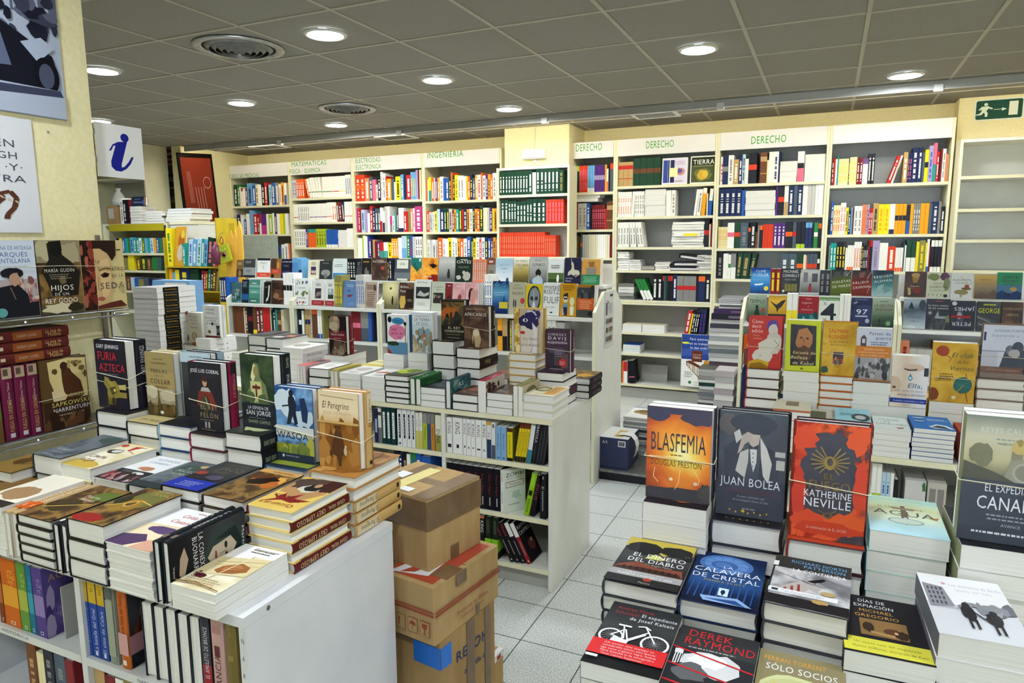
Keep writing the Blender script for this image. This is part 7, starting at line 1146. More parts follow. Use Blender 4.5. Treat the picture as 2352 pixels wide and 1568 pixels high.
LC = Spec(.142, .212, .020, '14161a', 'gunmetal', [b(54, 30, 44, 28, '2e3a38', 3, .2), p('b8aa98', 34, 20, 52, 12, 70, 18, 76, 34, 68, 48, 54, 54, 40, 46), p('1a2422', 20, 14, 50, 6, 80, 12, 86, 34, 74, 24, 52, 14, 34, 22, 30, 44), e(46, 29, 6, 2, '1c1614'), e(64, 29, 6, 2, '1c1614'), s('8a7a6a', 2, 56, 28, 57, 38), b(56, 43, 8, 1.6, '7a4a44', 3), t('LA CONEXIÓN', 44, 64, 76, 6, 'd8d8d8', 0, .05), t('BUONARROTI', 46, 72, 74, 6, 'd8d8d8', 0, .05), p('b09a84', 18, 82, 40, 78, 66, 84, 60, 90, 34, 88), s('b09a84', 3, 56, 86, 80, 90), t('Martini', 50, 6, 46, 3.4, 'd8d8d8', 0, .03), t('Viena', 50, 97, 18, 2.4, 'd8d8d8')], True, '17191d', [('t', 'La Conexión', 40, 50, 46, 'd0d0d0', False), ('r', 84, 92, '6a5a50', .2, .8)])
edge(LC, -1.2855, RA, ZT, 'left of two black hardbacks on edge behind the parchment pile', 0); edge(LC, -1.2625, RA + .004, ZT, 'right of two black hardbacks on edge, its shadowy face turned to the parchment pile', 0)
CL = hb(.15, 'e8e6e2', None, [r(0, 0, 100, 46, 'e8e8ec'), lines(46, 6, 46, 1, 4, 'a04a48', 3, 2), t('Celda de', 56, 22, 50, 8, 'c05a5a', .2), t('Casanova', 58, 36, 62, 8, 'c05a5a', .2), r(72, 4, 12, 6, 'b83a34'), p('e0d0b0', 0, 46, 100, 40, 100, 100, 0, 100), b(50, 56, 30, 8, '54406a', 3), p('4a3458', 0, 78, 40, 70, 60, 82, 40, 100, 0, 100), p('c89a84', 60, 80, 100, 70, 100, 100, 52, 100), lines(20, 48, 60, 1, 4, 'b0a08a', 6, 1)], H=.213, spine='1a1c26')
stack(T_(CL, 5, .908), -1.447, RA, ZT, 5, 'white and violet jacketed hardback with rosy script, topping its pile', 'hardback with black and white jacket flaps', 'rosy script hardback')
TI = hb(.128, '1a1610', 'bronze', [b(60, 26, 36, 24, '6a6a3a', 3, .4), b(48, 48, 30, 20, '8a6a2a', 4, .3), e(50, 44, 12, 10, 'b89448'), e(50, 44, 8, 7, '4a3a1c'), s('c8a85a', 3, 10, 60, 60, 34, 96, 40), s('a88a44', 2, 14, 80, 50, 58), t('TIRANO', 66, 16, 58, 9, 'b09a5a'), b(36, 90, 34, 10, '8a2420', 6, .3), b(20, 40, 14, 12, '2a2a1c', 7), lines(40, 4, 50, 1, 4, 'c8c0a8', 3, 1.4)], H=.213, spine='17151a')
stack(T_(TI, 3, .942), -1.578, RA, ZT, 3, 'dark bronze thick hardback with a helmet, topping three thick books', 'very thick hardback', 'dark bronze helmet hardback')
RD_ = Spec(.122, .213, .022, '1b1a1c', 'gunmetal', [t('Rey', 30, 40, 40, 8, 'c8c8c8', .2)], True, '202024', [('t', 'Rodrigo', 26, 36, 44, 'b8b8b8', False), ('r', 88, 94, 'd0d0d0', .3, .7)])
edge(RD_, -1.628, RA, ZT, 'left of two charcoal hardbacks on edge beside the helmet pile'); edge(RD_, -1.6035, RA + .003, ZT, 'right of two charcoal hardbacks on edge beside the helmet pile')
DR = hb(.13, '1e1812', 'bronze', [b(40, 60, 36, 18, '3a2e1c', 3), s('c0a050', 3, 10, 74, 90, 48), b(78, 24, 30, 14, '5a6a30', 5), t('Puerta', 56, 34, 40, 6, 'c8c8c0', .2), t('Reyes', 60, 43, 40, 6, 'c8c8c0', .2)], H=.213)
stack(T_(DR, 5, .92), -1.768, RA, ZT, 5, 'dark hardback with a glint of gold, topping five books', 'black cased hardback', 'dark gold glint hardback')
LE = Spec(.12, .213, .0215, 'd8d2c6', None, [r(0, 0, 100, 100, 'c8beac'), r(0, 58, 100, 26, 'b85a22'), lines(20, 10, 60, 3, 8, '7a5a3a', 3, 2)], True, 'b49468', [('t', 'LEONES DE ALMANZOR', 40, 64, 46, 'e8e0d0', False), ('r', 68, 88, 'c0561e', .0, 1), ('t', 'III', 78, 6, 40, 'f0d8c0', False)])
edge(LE, -1.820, RA, ZT, 'left of two tan spined hardbacks with an orange band'); edge(LE, -1.7965, RA + .004, ZT, 'right of two tan spined hardbacks with an orange band')
stack(T_(pbk(.13, 'd8d4cc', None, [r(0, 0, 100, 100, 'dcd6ca'), b(50, 60, 40, 20, '9a7a5a', 3), r(0, 84, 100, 16, '2a2624')], H=.213), 6, .925), -1.955, RA, ZT, 6, 'pale paperback with brown figures, topping the white pile near the wall', 'white paperback', 'pale brown figured paperback')
stack(T_(pbk(.13, '4a3820', None, [r(0, 0, 100, 100, '6a4e24')], H=.213), 5, .9), -2.095, RA, ZT, 5, 'brown paperback in the pile against the wire rack', 'brown paperback', 'brown paperback by the rack')
# middle row
RL = hb(.138, 'e0c98a', None, [r(0, 0, 100, 100, 'd8b860'), b(50, 30, 50, 34, 'b0875a', 3, .4), b(50, 20, 46, 22, '4a3a34', 4, .5), b(84, 16, 26, 20, '3a1c1a', 5, .5), b(52, 34, 22, 12, 'c8c4b4', 7), b(56, 30, 16, 11, '1c1a1c', 6), e(58, 22, 7, 6, 'b0906a'), p('8a2420', 6, 58, 24, 66, 28, 54, 40, 66, 62, 50, 60, 66, 96, 66, 66, 78, 40, 74, 10, 84, 26, 72), t('CÉSAR', 34, 66, 46, 6, '2c1c14'), t('VIDAL', 56, 74, 50, 6, '2c1c14'), t('EL REY LEPROSO', 40, 88, 64, 6, '8a3a18'), e(76, 86, 6, 4, '8a3a18'), e(76, 86, 4, 2.6, 'd8b860')], H=.213, spine='5a1f1c', sart=[('t', 'CÉSAR VIDAL', 76, 30, 40, 'd8c090', True), ('t', 'REY LEPROSO', 30, 44, 52, 'd8c090', True), ('t', 'O', 53, 6, 50, 'd8c090', True)])
stack(T_(RL, 6, .948), C[0], RB_, ZT, 6, 'gold and dark jacketed hardback with a red star, topping the alternating pile', 'hardback with a wine red spine', 'red star hardback', alt=(0, 2, 4), ang=1.5)
RO = hb(.138, '2c1c12', 'bronze', [r(0, 0, 100, 12, 'c89a5a'), b(60, 34, 40, 16, 'a8642c', 3, .4), b(74, 30, 22, 12, 'd8a04a', 4, .5), b(40, 26, 30, 10, '5a341c', 5), p('1c120c', 20, 40, 60, 22, 84, 30, 60, 48, 30, 52), b(80, 46, 14, 12, 'b0622a', 6), t('ROMA', 48, 86, 78, 9, '8a7448'), lines(30, 6, 60, 1, 4, '6a4a2a', 3, 1.6), s('c88a3a', 2, 40, 56, 90, 46)], H=.213)
stack(T_(RO, 5, .952), C[1], RB_, ZT, 5, 'brown hardback titled ROMA with a horse, topping its pile', 'white edged hardback', 'ROMA hardback')
JQ = hb(.136, '1d1a18', 'gunmetal', [t('CHRISTIAN', 56, 14, 56, 7, '5a5040'), t('JACQ', 60, 30, 60, 12, '6a5e48'), lines(30, 36, 50, 2, 4, '6a5e48', 3, 1.4), e(18, 48, 16, 7, '7a3430'), e(18, 48, 12, 5, '8a4038'), b(66, 56, 20, 8, '4a4458', 3), r(0, 70, 96, 30, '22329a'), lines(24, 78, 52, 4, 4.6, 'aab4e8', 4, 1.4)], H=.21)
stack(T_(JQ, 5, .955), C[2] + .006, RB_, ZT, 5, 'black hardback with a bright blue paper band, topping its pile', 'white edged hardback', 'blue banded black hardback')
OL = hb(.13, '20282a', 'slatecover', [b(40, 30, 30, 18, '3a4c44', 3), e(66, 14, 13, 5, 'b09a6a'), t('EL', 40, 28, 10, 6, 'b8bcc0'), t('ORÁCULO', 46, 40, 54, 8, 'b8bcc0'), t('LUNA', 46, 50, 34, 7, 'b8bcc0'), lines(30, 62, 56, 3, 6, '5a6466', 3, 1.6), r(0, 84, 100, 16, '2c3436')], H=.208)
stack(T_(OL, 5, .939), C[3] + .02, RB_, ZT, 5, 'slate green hardback with a golden moon, topping its pile', 'white edged hardback', 'golden moon hardback')
AX = hb(.132, 'd8dadc', None, [r(0, 0, 100, 100, 'dfe1e6'), t('ALEXANDER', 56, 16, 66, 7, '5a74a0'), t('SÖDERBERG', 52, 28, 62, 6, '6a84b0'), b(56, 48, 22, 7, 'b07a5a', 3, .5), r(0, 58, 100, 14, '26282a'), lines(14, 62, 70, 2, 4, '8a8a8a', 3, 1.2), e(70, 68, 16, 4, 'd8dadc'), r(0, 72, 100, 28, '3a2c30'), mob(4, 74, 96, 98, 30, ('a86a6a', '7a3a40', 'c8a0a0', '2a2024', '8a8088'), 4, 6)], H=.208)
stack(T_(AX, 5, .937), C[4] + .014, RB_, ZT, 5, 'white hardback with blue lettering and a crowded photo strip, topping its pile', 'white edged hardback', 'crowded photo strip hardback')
CI = hb(.136, 'd9cfa6', 'parchment', [r(0, 0, 100, 4, 'c8b070'), b(40, 90, 60, 14, 'c0a44a', 3), e(20, 12, 9, 5, 'b8342c'), lines(60, 9, 30, 1, 4, '8a4a3a', 3, 2), t('CINTA', 40, 66, 48, 9, '4a2420', .1), t('ROJA', 36, 80, 44, 9, '5a2a20', .1), b(38, 36, 20, 9, '4a3c30', 4, .3), b(42, 35, 13, 6, 'c8ccd0', 5, .2), p('b0362a', 52, 10, 72, 8, 62, 28, 56, 26), s('b0482c', 1.6, 56, 26, 92, 34)], H=.213)
stack(T_(CI, 4, .957), C[5] + .002, RB_, ZT, 4, 'cream hardback titled CINTA ROJA with a hand mirror, topping its pile', 'white edged hardback', 'CINTA ROJA hardback')
GR = hb(.128, '34383c', 'slatecover', [t('ROBERT', 40, 74, 46, 7, 'a8b0b4'), t('HARRIS', 44, 84, 46, 6, '8a9296'), s('c8ccd0', 1.4, 20, 92, 60, 94), b(70, 16, 30, 14, '3a4a48', 3)], H=.213)
stack(T_(GR, 3, .972), C[6] + .03, RB_, ZT, 3, 'dark grey thick hardback left of the CINTA ROJA pile', 'thick hardback', 'dark grey thick hardback')
stack(T_(hb(.13, '5a4824', None, [r(0, 0, 100, 100, '7a6030'), r(0, 0, 100, 30, '4a4438'), s('3a2a14', 3, 20, 40, 60, 70, 84, 60), b(40, 60, 20, 14, '4a3414', 3)], H=.213), 4, .93), -2.2, RB_ - .06, ZT, 4, 'ochre hardback with a battle scene against the wire rack', 'white edged hardback', 'ochre battle hardback')
# back row with the standing pairs
def bshow(sp, x, zt, n, lab, top, low, W=.137, Hst=.214, y=RC_, yoff=.04, alt=(), band=True, topart=None, front=None, base=None, hard=True, ssart=(), xo=.0, zf=(.45, .38, .42, .5), standing=True, under=None, jit=.0025):
    st = Spec(W, Hst, (zt - ZT) / n - GAP, base or sp.base, front or sp.front, sp.art if topart is None else topart, hard, sp.spine, ssart)
    z = stack(st, x, y, ZT, n, top, low, under, alt=alt, jit=jit)
    if standing: pair(sp, x + xo, y + yoff, z, lab + ', standing upright', 'second copy held behind the ' + lab, ('rubber band round the pair of ' + lab) if band else None, zf=zf)
    return z
EP = hb(.136, 'b88a54', 'sepia', [t('El Peregrino', 44, 22, 66, 9, '3c2416', .15), t('JESÚS TORBADO', 48, 29.5, 68, 3.6, 'b09878', 0, .1), s('6a4a2a', 1, 8, 6, 90, 8), r(0, 40, 100, 60, '9a6a30'), mob(2, 42, 98, 98, 26, ('8a5a26', 'a8783c', '7a4a1e', 'b88a4c'), 3, 12), p('4a2c18', 42, 50, 56, 50, 62, 62, 66, 78, 56, 84, 54, 96, 48, 96, 46, 84, 36, 82, 26, 84, 36, 64), e(48, 47, 6, 3.6, '5a3418'), e(48, 45, 10, 2, '4a2a14'), s('5a3a20', 1.6, 32, 44, 34, 86), b(66, 76, 4, 5, 'c8b898', 3), e(67, 70, 2.4, 2, 'd0c4a8'), r(0, 38, 100, 3, 'c8a468')], H=.212, spine='c8a468', sart=[('r', 3, 40, 'd8c8a8'), ('t', 'El Peregrino', 28, 36, 44, '5a3c20', True), ('r', 90, 95, '2a1c12', .3, .7)])
EP.T = .026
bshow(EP, C[0] - .003, .962, 5, 'sepia novel titled El Peregrino', 'sepia hardback under the El Peregrino pair', 'hardback with a sepia spine', W=.15, alt=(0, 1, 2), topart=[r(0, 0, 100, 100, 'a8743a'), mob(2, 2, 98, 98, 26, ('8a5a26', 'b88a4c', '7a4a1e'), 5, 12)], ssart=[('r', 3, 45, 'd4c4a2'), ('t', 'El Peregrino', 28, 36, 44, '4a3420', True), ('r', 90, 95, '2a1c12', .3, .7)], xo=.004, yoff=.045, jit=.004)
WQ = hb(.136, '2a4a78', 'stormblue', [r(0, 52, 100, 14, 'c8d0d4'), b(30, 20, 30, 18, 'c8d8e8', 3, .6), b(70, 40, 30, 12, 'b8cce0', 5, .6), p('10161e', 38, 12, 52, 12, 58, 22, 56, 34, 60, 48, 52, 50, 47, 38, 40, 50, 30, 50, 38, 30, 36, 20), e(45, 8, 6, 5, '10161e'), s('10161e', 3, 20, 26, 56, 22), p('1c2c48', 66, 14, 80, 12, 88, 30, 84, 46, 72, 44), t('WASQA', 44, 69, 82, 9, '1c1a24'), t('EL JUICIO DE DIOS', 46, 75, 62, 3.4, '3a3c30'), r(0, 76, 100, 14, '8a9434'), mob(4, 78, 96, 90, 12, ('6a7a3a', 'a8a84a', '4a5a34'), 3, 10), r(0, 89, 100, 11, '1c2430'), e(18, 93, 3, 2, 'd8d8d8'), lines(24, 92, 40, 1, 3, '8a94a0', 3, 1.4)], H=.213)
WQ.T = .025
bshow(WQ, C[1] - .008, .958, 5, 'blue novel titled WASQA with armed silhouettes', 'blue and yellow hardback under the WASQA pair', 'white edged hardback', topart=[r(0, 0, 100, 100, '33507a'), r(0, 40, 100, 22, 'c8d0d4'), t('WASQA', 50, 66, 80, 12, '1c1a24'), r(0, 68, 100, 32, '7a8430'), r(0, 90, 100, 10, '1c2430')], yoff=.052)
SJ = hb(.126, '14171a', 'greenknight', [p('6a7450', 44, 10, 56, 12, 60, 30, 76, 40, 82, 58, 60, 70, 30, 70, 16, 56, 34, 38), p('c8cca0', 42, 12, 52, 16, 46, 30, 38, 38, 32, 30), e(48, 22, 7, 7, '8a7a4e'), p('b8bc84', 30, 36, 62, 36, 66, 60, 34, 66), r(45, 40, 5, 17, '5a2018'), r(36, 42, 24, 4, '5a2018'), b(30, 58, 14, 8, '46583a', 3), b(66, 60, 14, 8, '46583a', 4), r(0, 66, 100, 34, '14171b'), t('LA ESPADA DE', 50, 74, 62, 4.4, 'd0d4d8'), t('SAN JORGE', 50, 82, 74, 6.4, 'e0e2e6'), lines(20, 85.5, 58, 1, 3, '6a6e70', 3, 1), t('DAVID CAMUS', 52, 93, 66, 4.2, '9aa888')], H=.215, spine='16191c', sart=[('t', 'DAVID', 12, 14, 30, 'a8b49a', True), ('t', 'LA ESPADA DE SAN JORGE', 58, 60, 30, 'd0d4d8', True)])
SJ.T = .034
bshow(SJ, C[2] - .003, 1.038, 5, 'black novel titled LA ESPADA DE SAN JORGE with a crusader', 'dark green hardback under the SAN JORGE pair', 'dark hardback with a lettered spine', alt=(2, 3, 4), topart=[r(0, 0, 100, 100, '20261e'), b(50, 40, 40, 26, 'a8b088', 3, .5)], ssart=[('t', 'DAVID CAMUS', 14, 20, 30, 'a8b49a', True), ('t', 'LA ESPADA DE SAN JORGE', 62, 58, 36, 'c8ccd0', True)], xo=.012, yoff=.06)
RF = hb(.13, '16151a', None, [r(0, 0, 100, 100, '1a181b'), t('JOSÉ LUIS CORRAL', 52, 15, 88, 5.2, 'e0e2e6'), e(50, 28, 7, 7, 'b8906e'), b(50, 24, 8, 4, '2a1a14', 3), p('a8a6a2', 40, 36, 60, 36, 70, 44, 52, 48, 34, 44), p('6a2a24', 30, 42, 70, 42, 82, 60, 70, 70, 56, 48, 40, 66, 22, 62), b(48, 60, 12, 12, '3a3a2a', 3), s('c8b890', 1.6, 50, 50, 56, 62), t('EL REY', 58, 68, 52, 7, 'a89268', 0, .15), t('FELÓN', 58, 80, 56, 7, 'a89268', 0, .15), lines(28, 83, 50, 1, 3, '8a8070', 3, 1), r(44, 86, 5, 9, 'a8a6a2'), r(54, 86, 5, 9, 'a8a6a2'), lines(30, 97, 46, 1, 3, '8a7a5a', 4, 1.2)], H=.206, spine='8a1f3e', sart=[('r', 2, 18, '2c2426'), ('t', 'José Luis', 24, 14, 34, 'c8a0a8', True), ('t', 'EL REY FELÓN', 42, 20, 34, 'd0a878', True)])
RF.T = .028
bshow(RF, C[3] - .004, 1.018, 5, 'black novel titled EL REY FELÓN with a robed king', 'dark jacketed hardback under the EL REY FELÓN pair', 'hardback with rosy board edges', base='4a2a32', topart=[r(0, 0, 100, 100, '1c1a1d')], xo=-.022, yoff=.03)
PB = hb(.132, '1b2026', 'gunmetal', [r(0, 0, 100, 16, 'b0c4d4'), lines(30, 6, 50, 1, 4, '6a8094', 3, 1.8)], H=.205, spine='9ab4c8')
PB.T = .024
bshow(PB, C[4] - .004, 1.032, 6, 'pale blue topped novel behind the EL REY FELÓN pair', 'dark blue hardback under the pale blue topped pair', 'hardback with blue board edges', base='263a5c', yoff=.095, band=False)
PC = hb(.128, 'a8966a', None, [r(0, 0, 100, 100, 'a08c5e'), r(0, 0, 100, 30, '94845a'), lines(28, 10, 40, 1, 4, '6a5c3c', 3, 1.8), lines(22, 16, 54, 1, 4, '6a5c3c', 4, 1.8), t('PERLAS', 48, 32, 58, 6, '5a4e34', 0, .12), t('PARA UN', 46, 38, 34, 3, '7a6c4c'), t('COLLAR', 50, 49, 70, 7.4, '54482e', 0, .1), lines(12, 53, 74, 1, 3, '5a4e34', 5, 1.2), r(0, 56, 100, 24, '9a927c'), b(20, 62, 20, 10, 'c0b8a0', 3), b(76, 66, 26, 10, 'b8b09a', 4), p('5a4a2c', 36, 84, 40, 70, 41, 58, 42, 54, 44, 58, 45, 70, 50, 84), p('3c3c24', 0, 80, 30, 84, 60, 80, 100, 82, 100, 100, 0, 100), mob(2, 86, 98, 98, 24, ('5a4526', '3a3018', '6a5430', '4a3c20'), 3, 8), e(52, 93.5, 6, 2.6, 'd8dad4')], H=.205, spine='1f2a26')
PC.T = .026
bshow(PC, C[5] - .002, 1.026, 5, 'tan novel titled PERLAS PARA UN COLLAR with a tower', 'tan topped hardback under the PERLAS pair', 'hardback with black boards', base='26241c', topart=[r(0, 0, 100, 100, 'b0a070'), t('PERLAS', 50, 80, 60, 8, '3a3424', 0, .05, 180)], xo=-.002, yoff=.08)
FA = hb(.144, '131216', None, [r(0, 0, 100, 100, '15131a'), t('GARY JENNINGS', 44, 12, 74, 5.6, 'e2e4ea'), t('FURIA', 40, 29, 62, 12, 'c0262c'), t('AZTECA', 54, 45, 84, 11, 'c0262c'), lines(14, 48.5, 66, 1, 3, '6a6a70', 3, 1.2), p('8a7c3c', 28, 52, 44, 60, 62, 58, 72, 66, 74, 74, 96, 74, 96, 82, 72, 82, 58, 84, 56, 94, 30, 88, 34, 72, 24, 64), s('b8a858', 1.6, 30, 54, 62, 74), s('b8a858', 1.6, 36, 54, 68, 72), p('4a4220', 40, 70, 60, 66, 66, 74, 50, 80), e(58, 72, 4, 2.4, 'c8bc70'), mob(30, 84, 56, 94, 8, ('6a5e2c', '2a2612'), 3, 5), p('b8ac68', 72, 64, 96, 62, 96, 70, 74, 70), lines(8, 97, 30, 1, 3, '5a5a60', 4, 1.2)], H=.222, spine='15131a', sart=[('t', 'GARY JENNINGS', 30, 42, 44, 'd8d8de', True)])
FA.T = .036
bshow(FA, C[6] - .004, 1.045, 5, 'black novel titled FURIA AZTECA in red letters', 'black jacketed hardback under the FURIA AZTECA pair', 'thick white edged hardback', W=.142, topart=[r(0, 0, 100, 100, '18161c')], xo=-.024, yoff=.03, zf=(.52, .46, .56, .6))
rubber(C[6] - .028, RC_ + .032, C[6] + .119, RC_ + .107, 1.045 + .09, 1.045 + .075, 'lower rubber band round the pair of black novel titled FURIA AZTECA', 1.045 + .085, 1.045 + .1)
# shelves of the white table
Yw = .99
NS_ = 'upper shelf of the white table'
def pw(a, py=1440): return OX0(a, py, Yw)
RAINBOW = (('c9c8c2', 'b0b0aa', 'white spined', -8, 4), ('7a3a22', 'b0683a', 'rust brown', 5, 15), ('c8641e', 'e0a032', 'orange', 16, 50), ('5a8a3a', 'a8b04a', 'green', 51, 71), ('1f6a8a', '3a9ab0', 'teal blue', 72, 84), ('4c3a7c', '8a7ab0', 'violet', 85, 108))
for c1, c2, nm, a, bq in RAINBOW:
    x0, x1 = pw(a), pw(bq); spineout(Spec(.135, .19, x1 - x0 - .0015, c1, None, [r(0, 0, 100, 100, '5a4a8a'), mob(4, 40, 96, 96, 16, ('6a5a9c', '8a7ab8', '4a3a7a', 'a89ac8'), 3, 14), t('AGUA', 40, 22, 60, 10, 'b0946a'), t('EL', 24, 68, 10, 5, '2a2040'), s('2a2040', 2, 50, 62, 62, 70, 52, 78)] if nm == 'violet' else (), False, c1, [('r', 40, 70, c2, .01, .99), ('t', 'Saga', 30, 30, 50, c2, True), ('r', 92, 97, 'd8d8d8', .35, .65), ('r', 93, 96, c1, .4, .6)]), x0, Yw, .5656, nm + ' spined book of the rainbow coloured run, ' + NS_)
mb = MB(); mb.box(0, 0, 0, .004, .12, .14, LAMG); o = mb.build('book_end', None, TR(pw(128), Yw + .02, .5656)); tag(o, 'plain grey book end beside the violet book', 'book end')
for k, (a, bq, num, nm) in enumerate(((190, 208, 'I', 'left'), (209, 227, 'II', 'middle'), (228, 245, 'III', 'right'))):
    x0, x1 = pw(a), pw(bq); spineout(Spec(.13, .2, x1 - x0 - .0012, '24408a', None, (), False, '26428a', [('r', 0, 29, 'c9a62a', .01, .99), ('t', num, 12, 3 + 2 * k, 40, '5a4a10', False), ('t', ('Arqueros del Rey', 'La batalla del Grial', 'El sitio de Calais')[k], 64, 56, 44, 'c8d0e4', True), ('r', 92, 97, 'd8dce8', .35, .65)]), x0, Yw, .5656, nm + ' of three blue and yellow spined books, ' + NS_)
x0, x1 = pw(246), pw(267); spineout(Spec(.14, .205, x1 - x0 - .0012, '8f9484', None, (), True, '8a8f80', [('r', 0, 18, '5a6058'), ('r', 20, 90, '9aa090')]), x0, Yw, .5656, 'grey green plastic wrapped hardback, ' + NS_)
x0, x1 = pw(272), pw(293); spineout(Spec(.15, .215, x1 - x0 - .0012, '1f1416', 'gunmetal', [t('LOS HIJOS', 50, 14, 60, 6, 'b0888a'), t('DEL', 50, 24, 26, 6, 'b0888a'), mob(10, 30, 90, 60, 10, ('5a2a1a', '3a1c16', '7a3a20'), 3, 14), r(0, 62, 100, 22, 'b07a80'), lines(40, 68, 40, 2, 6, '8a2a30', 3, 3)], True, 'b85f28', [('r', 58, 84, 'c89a98', .0, 1), ('t', 'Los hijos del Nord', 36, 44, 36, '4a2010', True), ('r', 90, 96, 'e0d8d0', .3, .7)]), x0, Yw, .5656, 'orange spined hardback with a pink band and black cover, ' + NS_)
for k in range(5):
    x0, x1 = pw(330 + 26.5 * k, 1480), pw(330 + 26.5 * (k + 1), 1480)
    sp = Spec(.14, .187 - .002 * (k % 2), x1 - x0 - .0014, '151418', None, (), True)
    place(sp, TR(x0, Yw + .14, .5661) @ Matrix(((0, 0, 1, 0), (-1, 0, 0, 0), (0, -1, 0, sp.H), (0, 0, 0, 1))), 'black hardback turned with its pages outward, %s of five, %s' % (nth(k), NS_))
x0, x1 = pw(463, 1490), pw(484, 1490); spineout(Spec(.13, .205, x1 - x0 - .0012, '232226', None, (), False, None, [('r', 60, 100, '8a1f26', .01, .99), ('t', 'EL AMULETO DE BRONCE', 46, 60, 44, 'd8d4d8', True), ('r', 8, 80, '4a484c', .12, .2)]), x0, Yw, .5656, 'dark spined book titled EL AMULETO DE BRONCE, ' + NS_)
x0, x1 = pw(486, 1490), pw(516, 1490); spineout(Spec(.14, .208, x1 - x0 - .0012, 'b8908a', None, (), True, 'c09a94', [('t', 'MANCIA', 66, 44, 44, '3a2624', True), ('r', 34, 46, '5a2a2a', .3, .7), ('r', 12, 20, 'a87a76', .2, .8)]), x0, Yw, .5656, 'pinkish spined hardback beside the bronze amulet book, ' + NS_)
x0, x1 = pw(518, 1490), pw(545, 1490); spineout(Spec(.14, .208, x1 - x0 - .0012, '6a5a2e', None, (), True, '6e5e30', [('t', 'José Luis', 12, 14, 30, '9a8a58', True), ('r', 40, 46, '8a7a44', .3, .7)]), x0, Yw, .5656, 'olive gold hardback against the end panel, ' + NS_)
LS_ = 'lower shelf of the white table'
row(pw(62, 1540), pw(185, 1540), Yw, .3206, 'br/26/21/ttn cr/12/19 cr/10/19 bk/26/21/tgy sl/30/21/tgy dr/22/20 _26', 'novel', LS_ + ' left part', depth=.14)
row(pw(208, 1555), pw(330, 1555), Yw, .3206, 'br/26/21/utn dr/18/20 wh/16/20/tbl kh/24/21/tbk br/22/20/ttn', 'novel', LS_ + ' middle part', depth=.14)
row(-2.13, -1.64, Yw, .0986, 'bk/26/21/tgy dr/22/20/ttn sl/24/20/twh br/24/21/ttn _60', 'novel', 'bottom shelf of the white table', depth=.14)

# ---------------------------------------------------------------- table in front, right
Z3 = .70
T3 = shelf_table(-.366, 1.2, 1.0, 1.86, Z3, (.34,), (.4, .1), 'display table under the crime novels closest to the camera')
def t3(sp, x, y, top, n, lab, low, yaw=0, base=None, under=None, ang=1.5, topart=None, **k): return stack(T_(sp, n, top, Z3), x, y, Z3, n, lab, low, under, yaw=yaw, ang=ang, **k)
KT = pbk(.14, '1b1a1c', 'gunmetal', [t('Andrea Maria', 36, 11, 52, 5, 'a02c30'), t('Schenkel', 26, 19, 34, 5, 'a02c30'), t('El expediente', 72, 18, 50, 5, 'e2e4e6'), t('de Josef Kalteis', 64, 26, 62, 5, 'e2e4e6')]
         + [e(20, 56, 17, 11.5, 'e4e6ea'), e(20, 56, 14, 9.5, '2a2a2e'), e(79, 56, 19, 13, 'e4e6ea'), e(79, 56, 16, 10.8, '2a2a2e')] + [('g', [s('8a8c90', .5, 79, 56, 79 + 16 * math.cos(a), 56 + 10.8 * math.sin(a)) for a in [i * math.pi / 9 for i in range(18)]]), ('g', [s('8a8c90', .5, 20, 56, 20 + 14 * math.cos(a), 56 + 9.4 * math.sin(a)) for a in [i * math.pi / 7 for i in range(14)]])]
         + [s('eceef0', 2.2, 79, 56, 60, 34), s('eceef0', 2.2, 66, 42, 44, 58), s('eceef0', 2.2, 64, 46, 42, 62), s('eceef0', 2.2, 20, 56, 36, 44, 44, 60), s('eceef0', 2, 38, 58, 32, 40), r(24, 37.5, 18, 2.4, 'eceef0'), s('eceef0', 2.4, 60, 34, 50, 36), s('eceef0', 2.4, 60, 34, 68, 38), p('d8dade', 24, 58, 46, 60, 44, 68, 22, 66), s('eceef0', 2, 20, 56, 44, 62), r(0, 65, 100, 22, 'c82c30'), t('«Un escritor debe desplegar un', 50, 70, 66, 2.6, 'f0c8c8'), t('considerable talento para aportar', 52, 74, 70, 2.6, 'f0c8c8'), t('algo nuevo al género negro. Andrea', 52, 78, 72, 2.6, 'f0c8c8'), t('Maria Schenkel lo ha conseguido.»', 52, 82, 70, 2.6, 'f0c8c8'), t('Times Literary Supplement', 46, 86, 54, 2.4, 'f0c8c8'), r(2, 89, 16, 3.4, 'd8dade')], H=.222)
t3(KT, -.364, 1.075, .833, 4, 'black paperback with a white bicycle and a red band', 'white edged paperback')
RY = pbk(.145, '17181c', 'gunmetal', [t('DEREK', 40, 14, 56, 10, 'c4262c'), t('RAYMOND', 54, 27, 88, 11, 'c4262c'), lines(16, 30, 66, 1, 3, 'a0a0a4', 3, 1.6), r(0, 34, 100, 66, '26282c'), b(52, 50, 36, 16, 'c8cace', 3, .5), b(44, 46, 22, 10, 'e4e6e8', 5, .5), b(30, 66, 20, 12, '5a5c60', 6, .5), p('d8dade', 4, 38, 14, 36, 16, 56, 6, 60), ('g', [r(4 + 3 * i, 44, 1.4, 14, '1c1c20') for i in range(4)]), s('b8242a', 3, 0, 35, 100, 50), s('b8242a', 3, 0, 59, 100, 72), s('b8242a', 3, 0, 82, 100, 92)], H=.222, spine='7a1c24')
t3(RY, -.226, 1.055, .826, 4, 'black paperback titled DEREK RAYMOND in red over a torn photo', 'white edged paperback')
